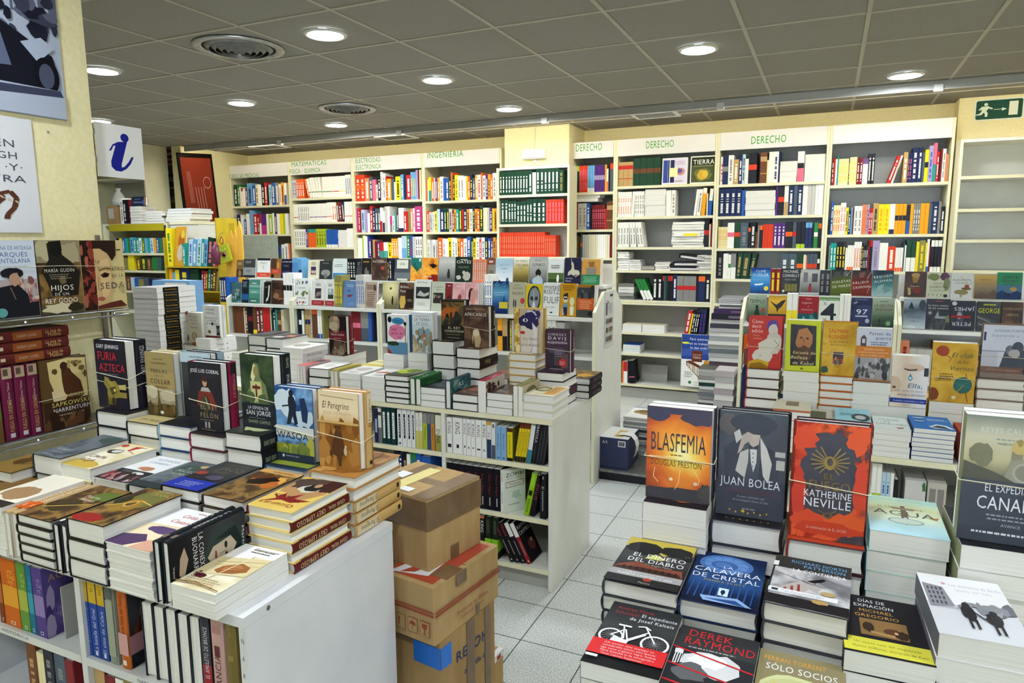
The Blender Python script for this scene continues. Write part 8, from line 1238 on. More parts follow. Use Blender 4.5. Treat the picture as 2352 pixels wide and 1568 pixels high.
SS = pbk(.143, '8d8264', None, [r(0, 0, 100, 100, '8b8060'), t('FERRAN TORRENT', 42, 14, 72, 6, 'dd9a34'), t('SÓLO SOCIOS', 50, 27, 82, 8.4, 'e8ecf2'), b(44, 54, 40, 24, 'c8cc9a', 3, .15), b(44, 54, 34, 20, 'bcc08a', 4, .15), ('g', [s('d0b050', 1.4, 20 + 8 * i, 42 + 5 * (i % 3), 30 + 7 * i, 56 + 4 * (i % 2), 24 + 9 * i, 66) for i in range(6)]), b(74, 70, 30, 20, 'c8cc9a', 6, .15), r(82, 32, 18, 15, '16161a'), t('A.E.', 91, 39, 8, 3, 'c8c8c8'), t('& I', 91, 44, 7, 3, 'c8c8c8')], H=.222)
t3(SS, -.078, 1.05, .815, 4, 'olive paperback titled SÓLO SOCIOS', 'white edged paperback')
DI = hb(.154, '1f2023', 'gunmetal', [r(0, 0, 100, 16, 'b09a3c'), p('b8a444', 0, 0, 100, 0, 100, 26, 84, 18, 60, 34, 46, 24, 20, 20, 0, 22), b(30, 22, 26, 14, '17171a', 3, .2), b(74, 20, 24, 11, '1a1a1c', 5, .2), p('b8b85c', 36, 44, 48, 32, 54, 34, 66, 40, 60, 44), t('EL DINERO', 56, 42, 76, 8, 'e6e8ec'), t('DEL DIABLO', 54, 53, 80, 8, 'e6e8ec'), t('Pedro Ángel Palou', 56, 58, 46, 3.4, 'b8a898', .2), p('7a4030', 8, 64, 30, 54, 60, 60, 94, 58, 98, 72, 0, 72), p('3a221c', 8, 68, 40, 64, 92, 66, 98, 74, 0, 74), ('g', [b(16 + 9 * i, 68, 2.2, 3.4, '1a1214', i) for i in range(9)]), r(0, 74, 100, 12, '9a9a9c'), t('PLANETA-CASAMÉRICA 2009', 50, 83, 74, 3.4, 'e2e4e6'), lines(20, 77, 62, 1, 3, 'c8c8ca', 3, 1), r(0, 86, 100, 14, '202022'), e(56, 88, 6, 3, '9a3a2c'), t('Planeta', 54, 96, 16, 2.6, 'c8c8c8'), r(87, 24, 13, 11, '1a1a1c'), t('A Y', 93, 29, 6, 2.4, 'b0b0b0')], H=.226)
t3(DI, -.392, 1.30, .875, 5, 'dark hardback titled EL DINERO DEL DIABLO with hat silhouettes', 'white edged hardback', base='d8d8da')
CA = hb(.15, '16233f', 'bluenight', [e(46, 22, 38, 19, '4a70ac'), e(46, 22, 31, 15, '5f88c4'), e(44, 24, 19, 9, '3a5c9a'), e(42, 24, 12, 5.6, '4c72b0'), ('g', [s('2c4a84', .8, 46 + 20 * math.cos(a), 22 + 10 * math.sin(a), 46 + 37 * math.cos(a), 22 + 18 * math.sin(a)) for a in [i * .628 for i in range(10)]]), t('LA', 50, 31, 14, 5, 'dce4f2'), t('CALAVERA', 50, 42, 92, 8.4, 'e8ecf6'), t('DE CRISTAL', 50, 54, 92, 8.4, 'e8ecf6'), t('MANDA SCOTT', 50, 60, 56, 3.6, 'b8a04e', 0, .1), ('g', [s('2c5490', 2, 10 + 9 * i, 62, 8 + 9 * i, 92) for i in range(10)]), p('8aaad8', 24, 88, 72, 84, 92, 96, 30, 96), p('2a4a84', 30, 92, 70, 88, 84, 96), r(46, 70, 13, 14, 'c8e0f4'), e(52, 77, 3, 4, '16233f'), r(51, 78, 2, 5, '16233f')], H=.236)
t3(CA, -.235, 1.312, .86, 4, 'deep blue hardback titled LA CALAVERA DE CRISTAL', 'dark blue cased hardback')
CO = hb(.146, '2a2a2c', 'cloudgrey', [r(0, 0, 100, 26, '2e2e2c'), t('RICHARD NORTH', 58, 12, 72, 6, '6aa8dc'), t('PATTERSON', 66, 20, 54, 6, '6aa8dc'), t('LA CONTIENDA', 60, 30, 68, 6.2, 'eceef0'), s('3a3a3c', 1, 6, 38, 60, 52), p('17171a', 46, 46, 58, 40, 66, 36, 70, 38, 64, 44, 54, 48), s('17171a', 1, 57, 44, 57, 50), s('5a5a5c', 1.6, 40, 48, 70, 54), p('b0a8a4', 8, 72, 36, 50, 66, 56, 60, 66, 50, 62, 42, 74), ('g', [p('8a3a3c', 12 + 8 * i, 72 - 5 * i, 15 + 8 * i, 71 - 5 * i, 17 + 8 * i, 76, 13 + 8 * i, 76) for i in range(4)]), r(2, 70, 84, 8, 'e4e6ea'), r(6, 72, 8, 4, '26282c'), lines(16, 73, 60, 2, 2.4, 'b0b4bc', 3, .8), e(74, 66, 9, 4, 'b09a6a'), r(0, 84, 100, 16, '1c1c1e'), b(66, 84, 10, 4, 'b0905a', 4), r(0, 16, 7, 10, 'e4e6ea')], H=.216)
t3(CO, -.078, 1.292, .90, 5, 'stormy grey hardback titled LA CONTIENDA with a crow', 'dark cased hardback', yaw=-2)
DE = pbk(.14, '19181b', None, [r(0, 0, 100, 100, '1d1c20'), t('DÍAS DE', 40, 12, 34, 5.4, 'e4e6ea'), t('EXPIACIÓN', 42, 21, 50, 5.4, 'e4e6ea'), t('MICHAEL', 44, 30, 42, 5.4, 'd09a4a'), t('GREGORIO', 44, 39, 54, 5.4, 'd09a4a'), r(22, 42, 56, 28, '8a6a42'), b(32, 56, 7, 8, '3a2c22', 3), b(60, 60, 10, 7, '5a3a2a', 4), b(70, 62, 8, 7, '3a2a20', 5), e(64, 60, 2.4, 2, 'd0a078'), p('a88a58', 34, 62, 62, 64, 62, 68, 34, 66), r(0, 76, 100, 22, 'd8d24a'), t('Un nuevo caso del magistrado', 50, 85, 76, 3.4, '6a661e'), t('Hanno Stiffeniis, discípulo de Kant', 52, 92, 84, 3.4, '6a661e')], H=.214)
t3(DE, .062, 1.252, .86, 4, 'black paperback titled DÍAS DE EXPIACIÓN with a yellow band', 'white edged paperback', yaw=1)
SN = pbk(.135, 'e0e0e4', None, [r(0, 0, 100, 50, 'e8e9ee'), r(0, 50, 100, 50, 'cdd0d8'), t('Los demonios de Berlín', 66, 18, 62, 4.6, 'b0b2c4'), t('Ignacio del Valle', 62, 26, 44, 4.6, 'c0c2d0'), e(29, 15, 3, 2, 'd8a0a4'), p('8e8f98', 2, 18, 26, 22, 32, 54, 2, 58), ('g', [r(6 + 5 * i, 24 + 8 * j, 2.4, 5, '4a4a52') for i in range(4) for j in range(4)]), mob(30, 48, 98, 54, 16, ('8a8c94', '6a6c74', '9a9ca4'), 3, 7), s('6a6a72', 1, 4, 58, 40, 58), b(44, 62, 8, 12, '2c2a2e', 3), e(44, 50, 4.4, 3.4, '2c2a2e'), r(40, 72, 3, 14, '2c2a2e'), r(47, 72, 3, 14, '2c2a2e'), s('2c2a2e', 2.4, 50, 60, 60, 70), b(70, 68, 9, 10, '302e32', 5), e(72, 58, 4.4, 3.4, '302e32'), r(66, 76, 3, 14, '302e32'), r(73, 76, 3, 14, '302e32'), s('302e32', 2.4, 64, 66, 60, 70)], H=.228, spine='5a5c64')
t3(SN, .203, 1.262, .92, 5, 'snowy white paperback with two walking figures', 'thick white edged paperback', yaw=2)
AG = pbk(.144, 'b4d4cc', 'agua', [t('ERIC FRATTINI', 50, 10, 56, 4.6, 'b0a04a'), t('EL LABERINTO DE', 46, 33, 62, 4.2, '6a6a68'), t('AGUA', 50, 52, 84, 13, '5a5650'), p('6a5a4a', 47, 24, 53, 24, 55, 60, 50, 76, 45, 60), p('8a7a6a', 32, 30, 68, 30, 64, 35, 36, 35), e(50, 66, 24, 8, '8aa8a0'), e(50, 66, 21, 6.6, 'c8d8cc'), p('c8d0d4', 48, 56, 53, 56, 51, 74), p('a87a3c', 82, 50, 96, 46, 92, 54)], H=.224, spine='6aa0a8')
t3(AG, .109, 1.552, .97, 6, 'watery green paperback titled AGUA topping a white pile', 'white paperback with soft pages')
def show3(sp, x, y, zt, n, W, hard, lab, top, low, yoff, xo=0, base=None, topart=None, band=True, zf=(.45, .38, .42, .5), Hst=.22, front=None, yaw=0):
    st = Spec(W, Hst, (zt - Z3) / n - GAP, base or sp.base, front, sp.art if topart is None else topart, hard, sp.spine)
    z = stack(st, x, y, Z3, n, top, low); pair(sp, x + xo, y + yoff, z, lab + ', standing upright', 'second copy held behind the ' + lab, ('rubber band round the pair of ' + lab) if band else None, zf=zf)
BL = pbk(.148, '17141c', 'burst', [r(0, 0, 100, 7, '1d1a26'), b(14, 6, 24, 9, '201c28', 3), b(80, 8, 28, 9, '241e28', 5), b(60, 94, 60, 9, '1c1818', 4), b(10, 96, 26, 8, '1c1818', 6), b(94, 88, 12, 10, '2a2420', 7), t('BLASFEMIA', 49, 47, 86, 20, '1e1016'), lines(38, 50, 22, 1, 3, '8a5a2a', 3, 1.2), t('DOUGLAS PRESTON', 47, 63, 80, 6.4, '5a4a14'), s('f8e8b0', .8, 14, 66, 12, 76, 20, 82), s('f8e8b0', .8, 54, 66, 52, 80, 46, 88), s('f8e8b0', .8, 76, 66, 84, 74, 82, 80), e(40, 77, 3, 1.8, 'f4e0c0'), e(78, 79, 3.4, 2, 'e8c8a8'), s('f8f0c8', .7, 4, 54, 60, 52, 98, 58)], H=.222)
BL.T = .029
show3(BL, -.362, 1.525, .965, 6, .146, False, 'fiery orange novel titled BLASFEMIA', 'fiery orange paperback under the BLASFEMIA pair', 'white edged paperback', .035, -.004, base='d8d6d4', topart=[r(0, 0, 100, 100, '201a1e'), b(50, 60, 46, 24, 'c86a34', 3, .3), b(50, 60, 30, 14, 'e8a860', 5, .3), b(40, 70, 20, 6, 'f4d0a0', 6)], zf=(.455, .45, .47, .48))
BO = hb(.15, '141318', 'gunmetal', [b(16, 12, 14, 10, '4a4442', 3), b(84, 20, 16, 18, '2c2a2c', 4), e(52, 10, 34, 9, '0e0d10'), b(52, 14, 26, 8, '121114', 5), p('100f12', 10, 34, 30, 26, 44, 40, 40, 66, 12, 64), p('100f12', 66, 28, 88, 36, 92, 64, 60, 66), p('b8aba0', 46, 20, 62, 20, 60, 30, 52, 33, 46, 28), p('c8c6c4', 34, 38, 46, 34, 46, 46, 42, 62, 28, 56), p('cfcdca', 62, 22, 72, 32, 80, 46, 76, 66, 68, 58, 64, 40), p('d8d8da', 48, 34, 58, 34, 58, 46, 54, 56, 50, 46), p('0c0b0e', 46, 30, 53, 32, 60, 29, 60, 34, 53, 33, 46, 35), ('g', [e(53, 38 + 4 * i, 1, .6, '4a484a') for i in range(4)]), p('b0a49a', 36, 22, 44, 18, 52, 20, 48, 26, 40, 30, 36, 36, 30, 40), p('c4c2c0', 24, 20, 32, 16, 36, 24, 28, 30), r(84, 34, 14, 5, 'b8b6b4'), r(86, 42, 12, 9, 'c0bebc'), r(0, 64, 100, 36, '131216'), t('JUAN BOLEA', 50, 70, 86, 8, 'dce0ea'), t('Un asesino irresistible', 52, 76.5, 72, 4.4, '4a1c22', .1), t('Un nuevo y apasionante caso', 52, 81, 40, 2.2, '9a9aa0'), t('de la investigadora Martina de Santo', 52, 84.5, 52, 2.2, '9a9aa0'), lines(40, 91, 22, 1, 2, '8a8a8c', 3, 1.2), ('g', [e(22 + 9 * i, 94 + (i % 2) * 1.5, 1.3, .9, 'c8a23a') for i in range(7)]), e(42, 94, 2.2, 1.5, 'd8b03a')], H=.248)
BO.T = .021
show3(BO, -.212, 1.562, .935, 4, .152, True, 'black novel titled JUAN BOLEA with a man in a hat', 'black jacketed hardback under the JUAN BOLEA pair', 'thick white hardback with black boards', .036, .002, topart=[r(0, 0, 100, 100, '17161a'), ('g', [e(20 + 10 * i, 90, 1.4, .9, 'c8a23a') for i in range(7)])], band=False)
NE = hb(.146, '2a1214', 'fire', [b(50, 20, 34, 13, '110b0e', 3, .5), b(52, 42, 38, 24, '130d10', 4, .4), b(50, 66, 34, 16, '140c0e', 5, .4), b(16, 14, 16, 10, 'c84a30', 6, .6), b(86, 12, 14, 12, 'd05634', 7, .6), b(10, 60, 10, 22, 'b83c2c', 8, .6), b(92, 52, 10, 24, 'c04430', 9, .6), b(28, 84, 26, 8, 'c84a2c', 10, .6), b(76, 84, 26, 9, 'd0582e', 11, .6), b(50, 90, 50, 6, 'b83c24', 12, .5)]
        + [('g', [s('8a7440', 1.6, 50, 33, 50 + 26 * math.cos(a), 31 + 13 * math.sin(a)) for a in [math.pi * k / 9 for k in (-3, -2, -1, 0, 1, 2, 3, 6, 7, 8, 9, 10, 11, 12)]]), e(50, 33, 7, 6, '8a7440'), e(50, 32, 4, 3.4, '241a10'), t('EL', 50, 47, 16, 5, '6a5426'), t('FUEGO', 51, 56, 56, 7.4, '6a5426'), t('KATHERINE', 49, 63, 64, 6, 'dfe3ec'), t('NEVILLE', 49, 71.5, 64, 7.4, 'dfe3ec'), s('5a4824', 1.4, 38, 74, 50, 78, 62, 73), e(51, 78, 6, 2.6, '5a4824'), e(51, 78, 4, 1.6, '1a1010'), t('La continuación de EL OCHO', 50, 91, 54, 2.6, 'd8b8a8')], H=.256, spine='7a2420')
NE.T = .023
show3(NE, -.046, 1.53, .93, 4, .15, True, 'red flame covered novel by KATHERINE NEVILLE', 'flame covered hardback under the KATHERINE NEVILLE pair', 'thick hardback with rounded dark spine', .02, .0, topart=[r(0, 0, 100, 100, 'a83c24'), b(50, 70, 46, 12, '3a1c14', 3, .5), t('La continuación de EL OCHO', 48, 90, 60, 3, 'd8b8a8')], zf=(.49, .44, .46, .5))
CN = pbk(.142, '1c1d20', 'canaima', [t('REYES CALDERÓN', 56, 13, 78, 4.4, 'c4cac8', 0, .12), lines(34, 17, 50, 2, 3, '8a948c', 3, 1.2), b(20, 30, 14, 9, '6a6850', 3, .4), r(54, 26, 12, 20, '7a7460'), e(62, 23, 9, 5, 'b8a468'), e(62, 19, 3, 3, '8a7a48'), b(70, 42, 22, 12, '8a8878', 5, .3), e(70, 42, 14, 8, 'a09e8e'), e(70, 42, 11, 6.2, '7a786a'), p('3c3a2e', 0, 36, 40, 44, 60, 50, 0, 54), r(0, 50, 100, 50, '1c1d20'), t('EL EXPEDIENTE', 60, 59, 66, 6, 'd8dce2'), t('CANAIMA', 60, 73, 82, 10.4, 'dfe3ea'), lines(30, 77, 54, 2, 3, '8a9096', 3, 1.2), t('AVANCE', 60, 86, 22, 2.2, 'a8acb0'), r(0, 88, 100, 12, '131417'), lines(14, 91, 70, 1, 3, 'e0e4ea', 4, 1.6)], H=.25, spine='7a8060')
CN.T = .034
show3(CN, .262, 1.505, .985, 6, .146, False, 'grey novel titled EL EXPEDIENTE CANAIMA', 'white paperback under the CANAIMA pair', 'thick white edged paperback', .03, -.002, base='d8d8dc', topart=[r(0, 0, 100, 100, '1c1d20')], zf=(.48, .46, .48, .5))

# ---------------------------------------------------------------- wire rack and posters on the yellow wall
XR = -2.3
o = thing('wire_rack', 'grey wire book rack fixed to the yellow wall', 'rack', TR(0, 0, 0))
for z in (1.338, .955):
    mb = MB(); mb.box(-2.418, .62, z - .006, XR, 1.675, z, DMET); mb.build('rack_shelf', o)
    for dz in (-.004, -.022):
        mb = MB(); mb.tube([(XR + .004, .62, z + dz), (XR + .004, 1.678, z + dz)], .0035, METAL, 8); mb.build('front_rail', o)
    for k in range(7):
        mb = MB(); mb.lathe([(.0, .0), (.006, .001), (.004, .006), (0, .008)], METAL, 10); me = mb.data('screw'); link('screw', me, o, TR(XR + .007, .72 + .15 * k, z - .013) @ Matrix.Rotation(math.pi / 2, 4, 'Y'))
for k, y in enumerate((1.625, 1.64, 1.655, 1.672)):
    mb = MB(); mb.tube([(XR - .02 - .022 * k, y, 1.332), (XR - .02 - .022 * k, y + .01, .8)], .003, METAL, 6); mb.build('wire', o)
mb = MB(); mb.box(-2.418, 1.66, .8, -2.412, 1.676, 1.6, DMET); mb.build('upright', o)
mb = MB(); mb.box(-2.418, .66, .8, -2.412, .676, 1.6, DMET); mb.build('upright', o)
def wallbook(sp, y, z, label): place(sp, TR(XR - .004 - sp.T, y, z + .001) @ SPO, label)
HR = 1.58 - 1.339
MA = hb(.155, 'b8c4d8', None, [r(0, 0, 100, 100, 'c4cede'), t('ALMUDENA DE ARTEAGA', 50, 12, 90, 5, '5a6ea0'), t('EL MARQUÉS', 44, 21, 84, 6, '4a5e9a'), t('DE SANTILLANA', 46, 29, 88, 6, '4a5e9a'), lines(30, 33, 60, 1, 3, '6a7aa0', 3, 1), r(0, 50, 100, 50, 'a89ca0'), mob(60, 50, 98, 84, 22, ('9a5a54', 'b8a49a', 'c8b0a0', '7a4a48'), 4, 5), p('15151c', 20, 60, 60, 56, 78, 70, 84, 99, 10, 99), b(52, 42, 22, 7, '17171e', 3, .2), b(56, 50, 10, 9, 'b08a74', 4), s('8a7a5a', 1.4, 46, 60, 54, 76), p('16161c', 70, 82, 98, 80, 98, 99, 60, 99), e(26, 92, 10, 6, '5a9a98')], H=HR)
HJ = hb(.142, '2a241c', 'bronze', [r(0, 0, 100, 30, '8a8066'), b(20, 12, 20, 14, 'b0a888', 3, .5), b(78, 18, 24, 16, 'a49a7c', 4, .5), p('1c1813', 26, 4, 54, 2, 60, 20, 80, 30, 98, 44, 90, 76, 30, 76, 10, 40, 28, 26), p('0f0d0a', 30, 2, 58, 0, 60, 14, 48, 22, 32, 20), b(56, 54, 8, 6, '6a5a40', 4), t('MARÍA GUDÍN', 50, 43, 70, 4.6, 'd8d4c8', 0, .06), lines(24, 46, 52, 3, 2.6, '9a9482', 3, .8), t('HIJOS', 52, 68, 54, 7.4, 'e6e4da', 0, .06), t('DE UN', 50, 75, 34, 4, 'd8d4c8', 0, .1), t('REY GODO', 48, 85, 76, 6.6, 'e6e4da'), r(0, 88, 100, 12, '4a4434'), b(40, 92, 40, 7, 'c8c0a0', 5, .6), b(80, 92, 18, 6, '2a2418', 6)], H=HR)
SE = hb(.158, 'd0bc84', None, [r(0, 0, 100, 100, 'd6c48e'), r(0, 0, 29, 100, '241614'), mob(1, 2, 28, 98, 44, ('6a2420', '8a3a2c', '3a1c18', 'a05a44'), 3, 6), p('2a1a14', 26, 0, 82, 0, 80, 22, 70, 30, 60, 18, 40, 12, 29, 14), p('c9a878', 29, 12, 44, 12, 60, 20, 68, 34, 70, 60, 62, 82, 52, 96, 29, 98), p('d8b888', 40, 30, 60, 26, 66, 50, 58, 78, 42, 84), p('3a2418', 40, 50, 50, 46, 62, 48, 58, 53, 46, 54), e(52, 50.4, 4, 2.6, '0f0a08'), s('4a3020', 2.2, 38, 44, 52, 40, 66, 42), s('a07a52', 2, 36, 52, 33, 70, 40, 72), b(38, 84, 9, 3, 'a05a48', 3, .2), p('5a2a22', 29, 94, 60, 90, 84, 88, 98, 97, 29, 99), s('2a1a14', 2.4, 82, 14, 92, 14), t('LA', 36, 33, 10, 5, '6a5a34', 0, .1), t('EMPERATRIZ', 66, 44, 60, 4.6, '6a5a34', 0, .08), t('DE LA', 80, 54, 28, 4.6, '6a5a34', 0, .08), t('SEDA', 66, 70, 58, 9, '3e4450', 0, .12), ('g', [s('b8a878', 1.4, 84 + 3 * i, 62, 84 + 3 * i, 76 + 3 * (i % 2)) for i in range(4)])], H=HR)
wallbook(MA, 1.222, 1.339, 'novel with a man in a black cap on the top shelf of the wire rack')
wallbook(HJ, 1.379, 1.339, 'dark stormy novel titled HIJOS DE UN REY GODO on the wire rack')
wallbook(SE, 1.524, 1.339, 'novel titled LA EMPERATRIZ DE LA SEDA with a woman face on the wire rack')
mb = MB(); mb.tube([(XR - .001, 1.2, 1.50), (XR + .001, 1.45, 1.498), (XR - .001, 1.685, 1.488)], .0009, BANDM, 5); o = mb.build('elastic_cord'); tag(o, 'thin elastic cord across the three novels on the top rack shelf', 'cord')
NA = hb(.155, '4a3420', 'bronze', [r(0, 0, 100, 100, '5a4426'), p('d8c48a', 16, 4, 60, 1, 98, 4, 98, 62, 60, 58, 30, 56, 18, 30), p('4a2a18', 44, 12, 58, 8, 66, 22, 84, 36, 90, 58, 70, 62, 48, 60, 44, 34), e(50, 12, 8, 6, '3a2218'), p('d8c49a', 20, 46, 40, 40, 52, 56, 40, 66, 22, 60), b(30, 18, 6, 4, '5a4a2a', 3), b(76, 10, 8, 4, '6a5a34', 4), b(88, 18, 7, 4, '6a5a34', 5), mob(60, 6, 96, 30, 10, ('8a7648', '5a4826', 'b09a5c'), 4, 4), r(0, 60, 100, 40, '3a2618'), t('ANDRZEJ', 66, 57, 48, 4.6, 'c8c070'), t('SAPKOWSKI', 58, 68, 82, 6.4, 'd0c46a'), t('NARRENTURM', 60, 76, 82, 5.6, 'd8dce4'), lines(20, 80, 74, 1, 3, 'a89a88', 3, 1.4), mob(4, 84, 96, 98, 14, ('5a3a24', '2c1c12', '6a4a2c'), 5, 10)], H=.237)
wallbook(NA, 1.354, .956, 'novel titled NARRENTURM with a robed figure on the lower shelf of the wire rack')
mb = MB(); mb.tube([(XR - .001, 1.34, 1.062), (XR + .0012, 1.52, 1.068)], .0009, BANDM, 5); o = mb.build('elastic_cord'); tag(o, 'thin elastic cord across the NARRENTURM book', 'cord')
SPX = Matrix(((-1, 0, 0, 0), (0, 0, 1, 0), (0, 1, 0, 0), (0, 0, 0, 1)))
FO = Spec(.11, .235, .036, '5e1a36', None, (), True, '641c3a', [('r', 1, 16, 'b09a80', .1, .9), ('r', 3, 12, '5a4a40', .2, .6), ('t', 'FUEGO EN ORIENTE', 66, 44, 34, 'c0a85a', True), ('t', 'Jean Michel Thibaux', 36, 30, 18, 'c8b8b0', True), ('r', 90, 96, 'c8c0c8', .3, .7)])
for k in range(3): place(FO, TR(XR - .006, 1.237 + .038 * k, .957) @ SPX, ('leftmost', 'middle', 'rightmost')[k] + ' of three purple spined hardbacks on the lower rack shelf')
place(hb(.13, '5a6a2a', None, [b(50, 40, 40, 30, 'a8b84a', 3), r(0, 70, 100, 30, '6a4a2a')], H=.235), TR(XR - .036, 1.1, .957) @ SPO, 'lime and brown novel left of the purple spines on the rack')
LJ = Spec(.105, .232, .034, '4a1c1a', 'darkbrown', (), True, '5a2220', [('r', 24, 62, '8a4a24', .12, .88), ('t', 'La joya de', 78, 22, 34, 'c8a86a', False, .16), ('t', 'Medina', 79, 18, 34, 'c8a86a', False, -.16), ('t', 'SHERRY JONES', 42, 26, 26, 'c0a890', False), ('r', 6, 12, 'c8b49a', .35, .65)])
for k in range(3): place(LJ, TR(XR - .008, 1.462 - .003 * (k % 2), 1.196 + .0346 * k) @ Matrix(((-1, 0, 0, 0), (0, -1, 0, 0), (0, 0, 1, 0), (0, 0, 0, 1))), ('lowest', 'middle', 'topmost')[k] + ' of three dark red hardbacks lying with spines out on the rack')
# posters
paint('oldphoto', 'n', '1a1c2a 5a6078 a8b0c4 d0d6e2', 18)
XP = -2.4185
def wallposter(y0, y1, z0, z1, base, art, label, name='poster', T=.004):
    sp = Spec(y1 - y0, z1 - z0, T, base, None, art, False, name=name); place(sp, TR(XP, y0, z0) @ SPO, label, cat='poster')
wallposter(.76, 1.597, 1.988, 2.66, 'b4bcd0', [r(0, 0, 100, 100, 'a8b2c8'), r(0, 0, 100, 40, '8a92aa'), ('g', [r(50 + 9 * i, 4 + 12 * j, 4, 8, '4a5068') for i in range(6) for j in range(3)]), r(78, 0, 22, 44, 'b8c0d2'), ('g', [r(80 + 7 * i, 6 + 12 * j, 4, 7, '3a4058') for i in range(3) for j in range(3)]), r(82, 36, 18, 16, '5a6078'), ('g', [r(83 + 4 * i, 38, 1.4, 13, 'a8b0c4') for i in range(4)]), mob(30, 44, 99, 62, 60, ('1a1c2a', '3a3e52', '2a2c3c', '5a6078'), 3, 3), p('12131e', 40, 60, 74, 56, 84, 62, 96, 70, 98, 80, 90, 88, 60, 86, 40, 84), p('5a6480', 62, 60, 76, 58, 80, 78, 64, 80), p('a8b4cc', 84, 66, 92, 62, 97, 66, 90, 74), e(93, 80, 5, 9, '0e0f18'), e(93, 80, 3, 6, '4a5068'), e(72, 82, 4, 6, '0e0f18'), r(0, 86, 100, 14, 'aab4ca'), p('3a3f58', 50, 88, 98, 86, 99, 89, 60, 92)], 'large black and white street photo poster with a vintage car')
wallposter(1.03, 1.476, 1.606, 1.974, 'd4d6de', [r(0, 0, 100, 100, 'd8dae2'), lines(40, 9, 44, 1, 3, '9a9aa0', 3, .8), t('COLLEEN', 62, 26, 50, 6.4, '4c5060'), t('McCULLOUGH', 54, 36, 68, 6, '4c5060'), t('ANTONIO ·Y·', 55, 46, 72, 6, '4c5060'), t('CLEOPATRA', 55, 56, 74, 6, '4c5060'), s('5a3428', 4.6, 54, 74, 62, 66, 70, 64, 75, 70, 70, 75, 62, 74, 60, 70), s('5a3428', 4, 74, 66, 80, 64, 84, 70, 82, 78, 77, 84, 76, 88), ('g', [s('c8b8a4', 1.6, 58 + 5 * i, 68 + (i % 3) * 2, 60 + 5 * i, 70 + (i % 3) * 2) for i in range(6)])], 'white poster reading CLEOPATRA with a coiled banded snake')
mb = MB(); mb.lathe([(0, .0), (.004, 0), (.003, .004), (0, .005)], DMET, 8); o = mb.build('nail', None, TR(-2.42, OX(110, 303, -2.42).y, OX(110, 303, -2.42).z) @ Matrix.Rotation(math.pi / 2, 4, 'Y')); tag(o, 'small dark nail in the yellow wall right of the white snake poster', 'nail')
A, B_ = OX(216, 278, -2.45), OX(324, 297, -2.45); zb = OX(226, 404, -2.45).z
SG = Spec(B_.y - A.y, A.z - zb, .006, 'e9e9ea', None, [r(0, 0, 100, 100, 'ececee'), e(61, 23, 9, 8, '1c2490', 28), p('1c2490', 25, 51, 34, 38, 46, 32, 66, 30, 58, 52, 50, 74, 50, 80, 56, 78, 66, 68, 73, 58, 78, 58, 70, 72, 60, 82, 48, 88, 36, 87, 28, 80, 28, 70, 36, 50, 40, 40, 36, 40, 30, 50)], False, name='information_sign')
place(SG, TR(-2.456, A.y, zb) @ SPO, 'white square sign with a blue letter i beside the yellow wall', cat='sign')
mb = MB(); mb.box(-2.4555, 1.6905, zb + .05, -2.452, A.y + .002, zb + .07, METAL); mb.box(-2.4555, 1.6905, zb + .15, -2.452, A.y + .002, zb + .17, METAL); bk = mb.build('sign_bracket'); bk.parent = [q for q in bpy.data.objects if q.name == 'information_sign'][0]; bk.matrix_parent_inverse = bk.parent.matrix_world.inverted()

# ---------------------------------------------------------------- exit sign and emergency lamp
XS = Spec(.33, .165, .004, 'e2e6dc', None, [r(0, 0, 100, 100, 'e6eadf'), p('16402f', 6, 6, 94, 6, 97, 11, 97, 89, 94, 94, 6, 94, 3, 89, 3, 11), r(70, 16, 18, 64, 'dfe8d8'), s('dfe8d8', 4, 40, 50, 62, 50), p('dfe8d8', 56, 42, 66, 50, 56, 58), e(23, 24, 4, 7, 'dfe8d8'), p('dfe8d8', 14, 34, 28, 32, 30, 40, 24, 56, 15, 56), p('dfe8d8', 28, 34, 38, 44, 36, 49, 25, 40), p('dfe8d8', 14, 36, 8, 48, 11, 51, 18, 42), p('dfe8d8', 15, 54, 24, 54, 28, 66, 27, 82, 22, 82, 22, 68), p('dfe8d8', 15, 54, 20, 60, 15, 72, 4, 74, 4, 69, 11, 66)], False, name='exit_sign')
P = OY(2236, 279, 6.795)
stand(XS, P.x, 6.794, P.z, 'green emergency exit sign with a running figure, arrow and door', yaw=0)
P = OY(1200, 366, 6.5); o = thing('emergency_lamp', 'white emergency lamp on the yellow column', 'lamp', TR(P.x, 6.53, P.z))
mb = MB(); mb.box(0, -.05, 0, .25, -.0005, .088, HEAD); mb.build('housing', o)
mb = MB(); mb.prism([(.01, .01), (.24, .01), (.235, .075), (.015, .075)], 'y', -.062, -.0505, noisy('lamp_cover', 'e8e8e2:0.3 f2f2ee:0.7', 20, .2, .5)); mb.box(.06, -.0628, .03, .2, -.0621, .055, mat('c9c9c4')); mb.build('cover', o)
mb = MB(); mb.box(.115, -.02, -.04, .15, -.001, -.0002, HEAD); mb.build('conduit', o)
mb = MB(); mb.tube([(.12, -.006, .089), (.118, -.008, .14), (.125, -.008, .2), (.13, -.006, ZC - P.z - .006)], .004, HEAD, 6); mb.build('cable', o)

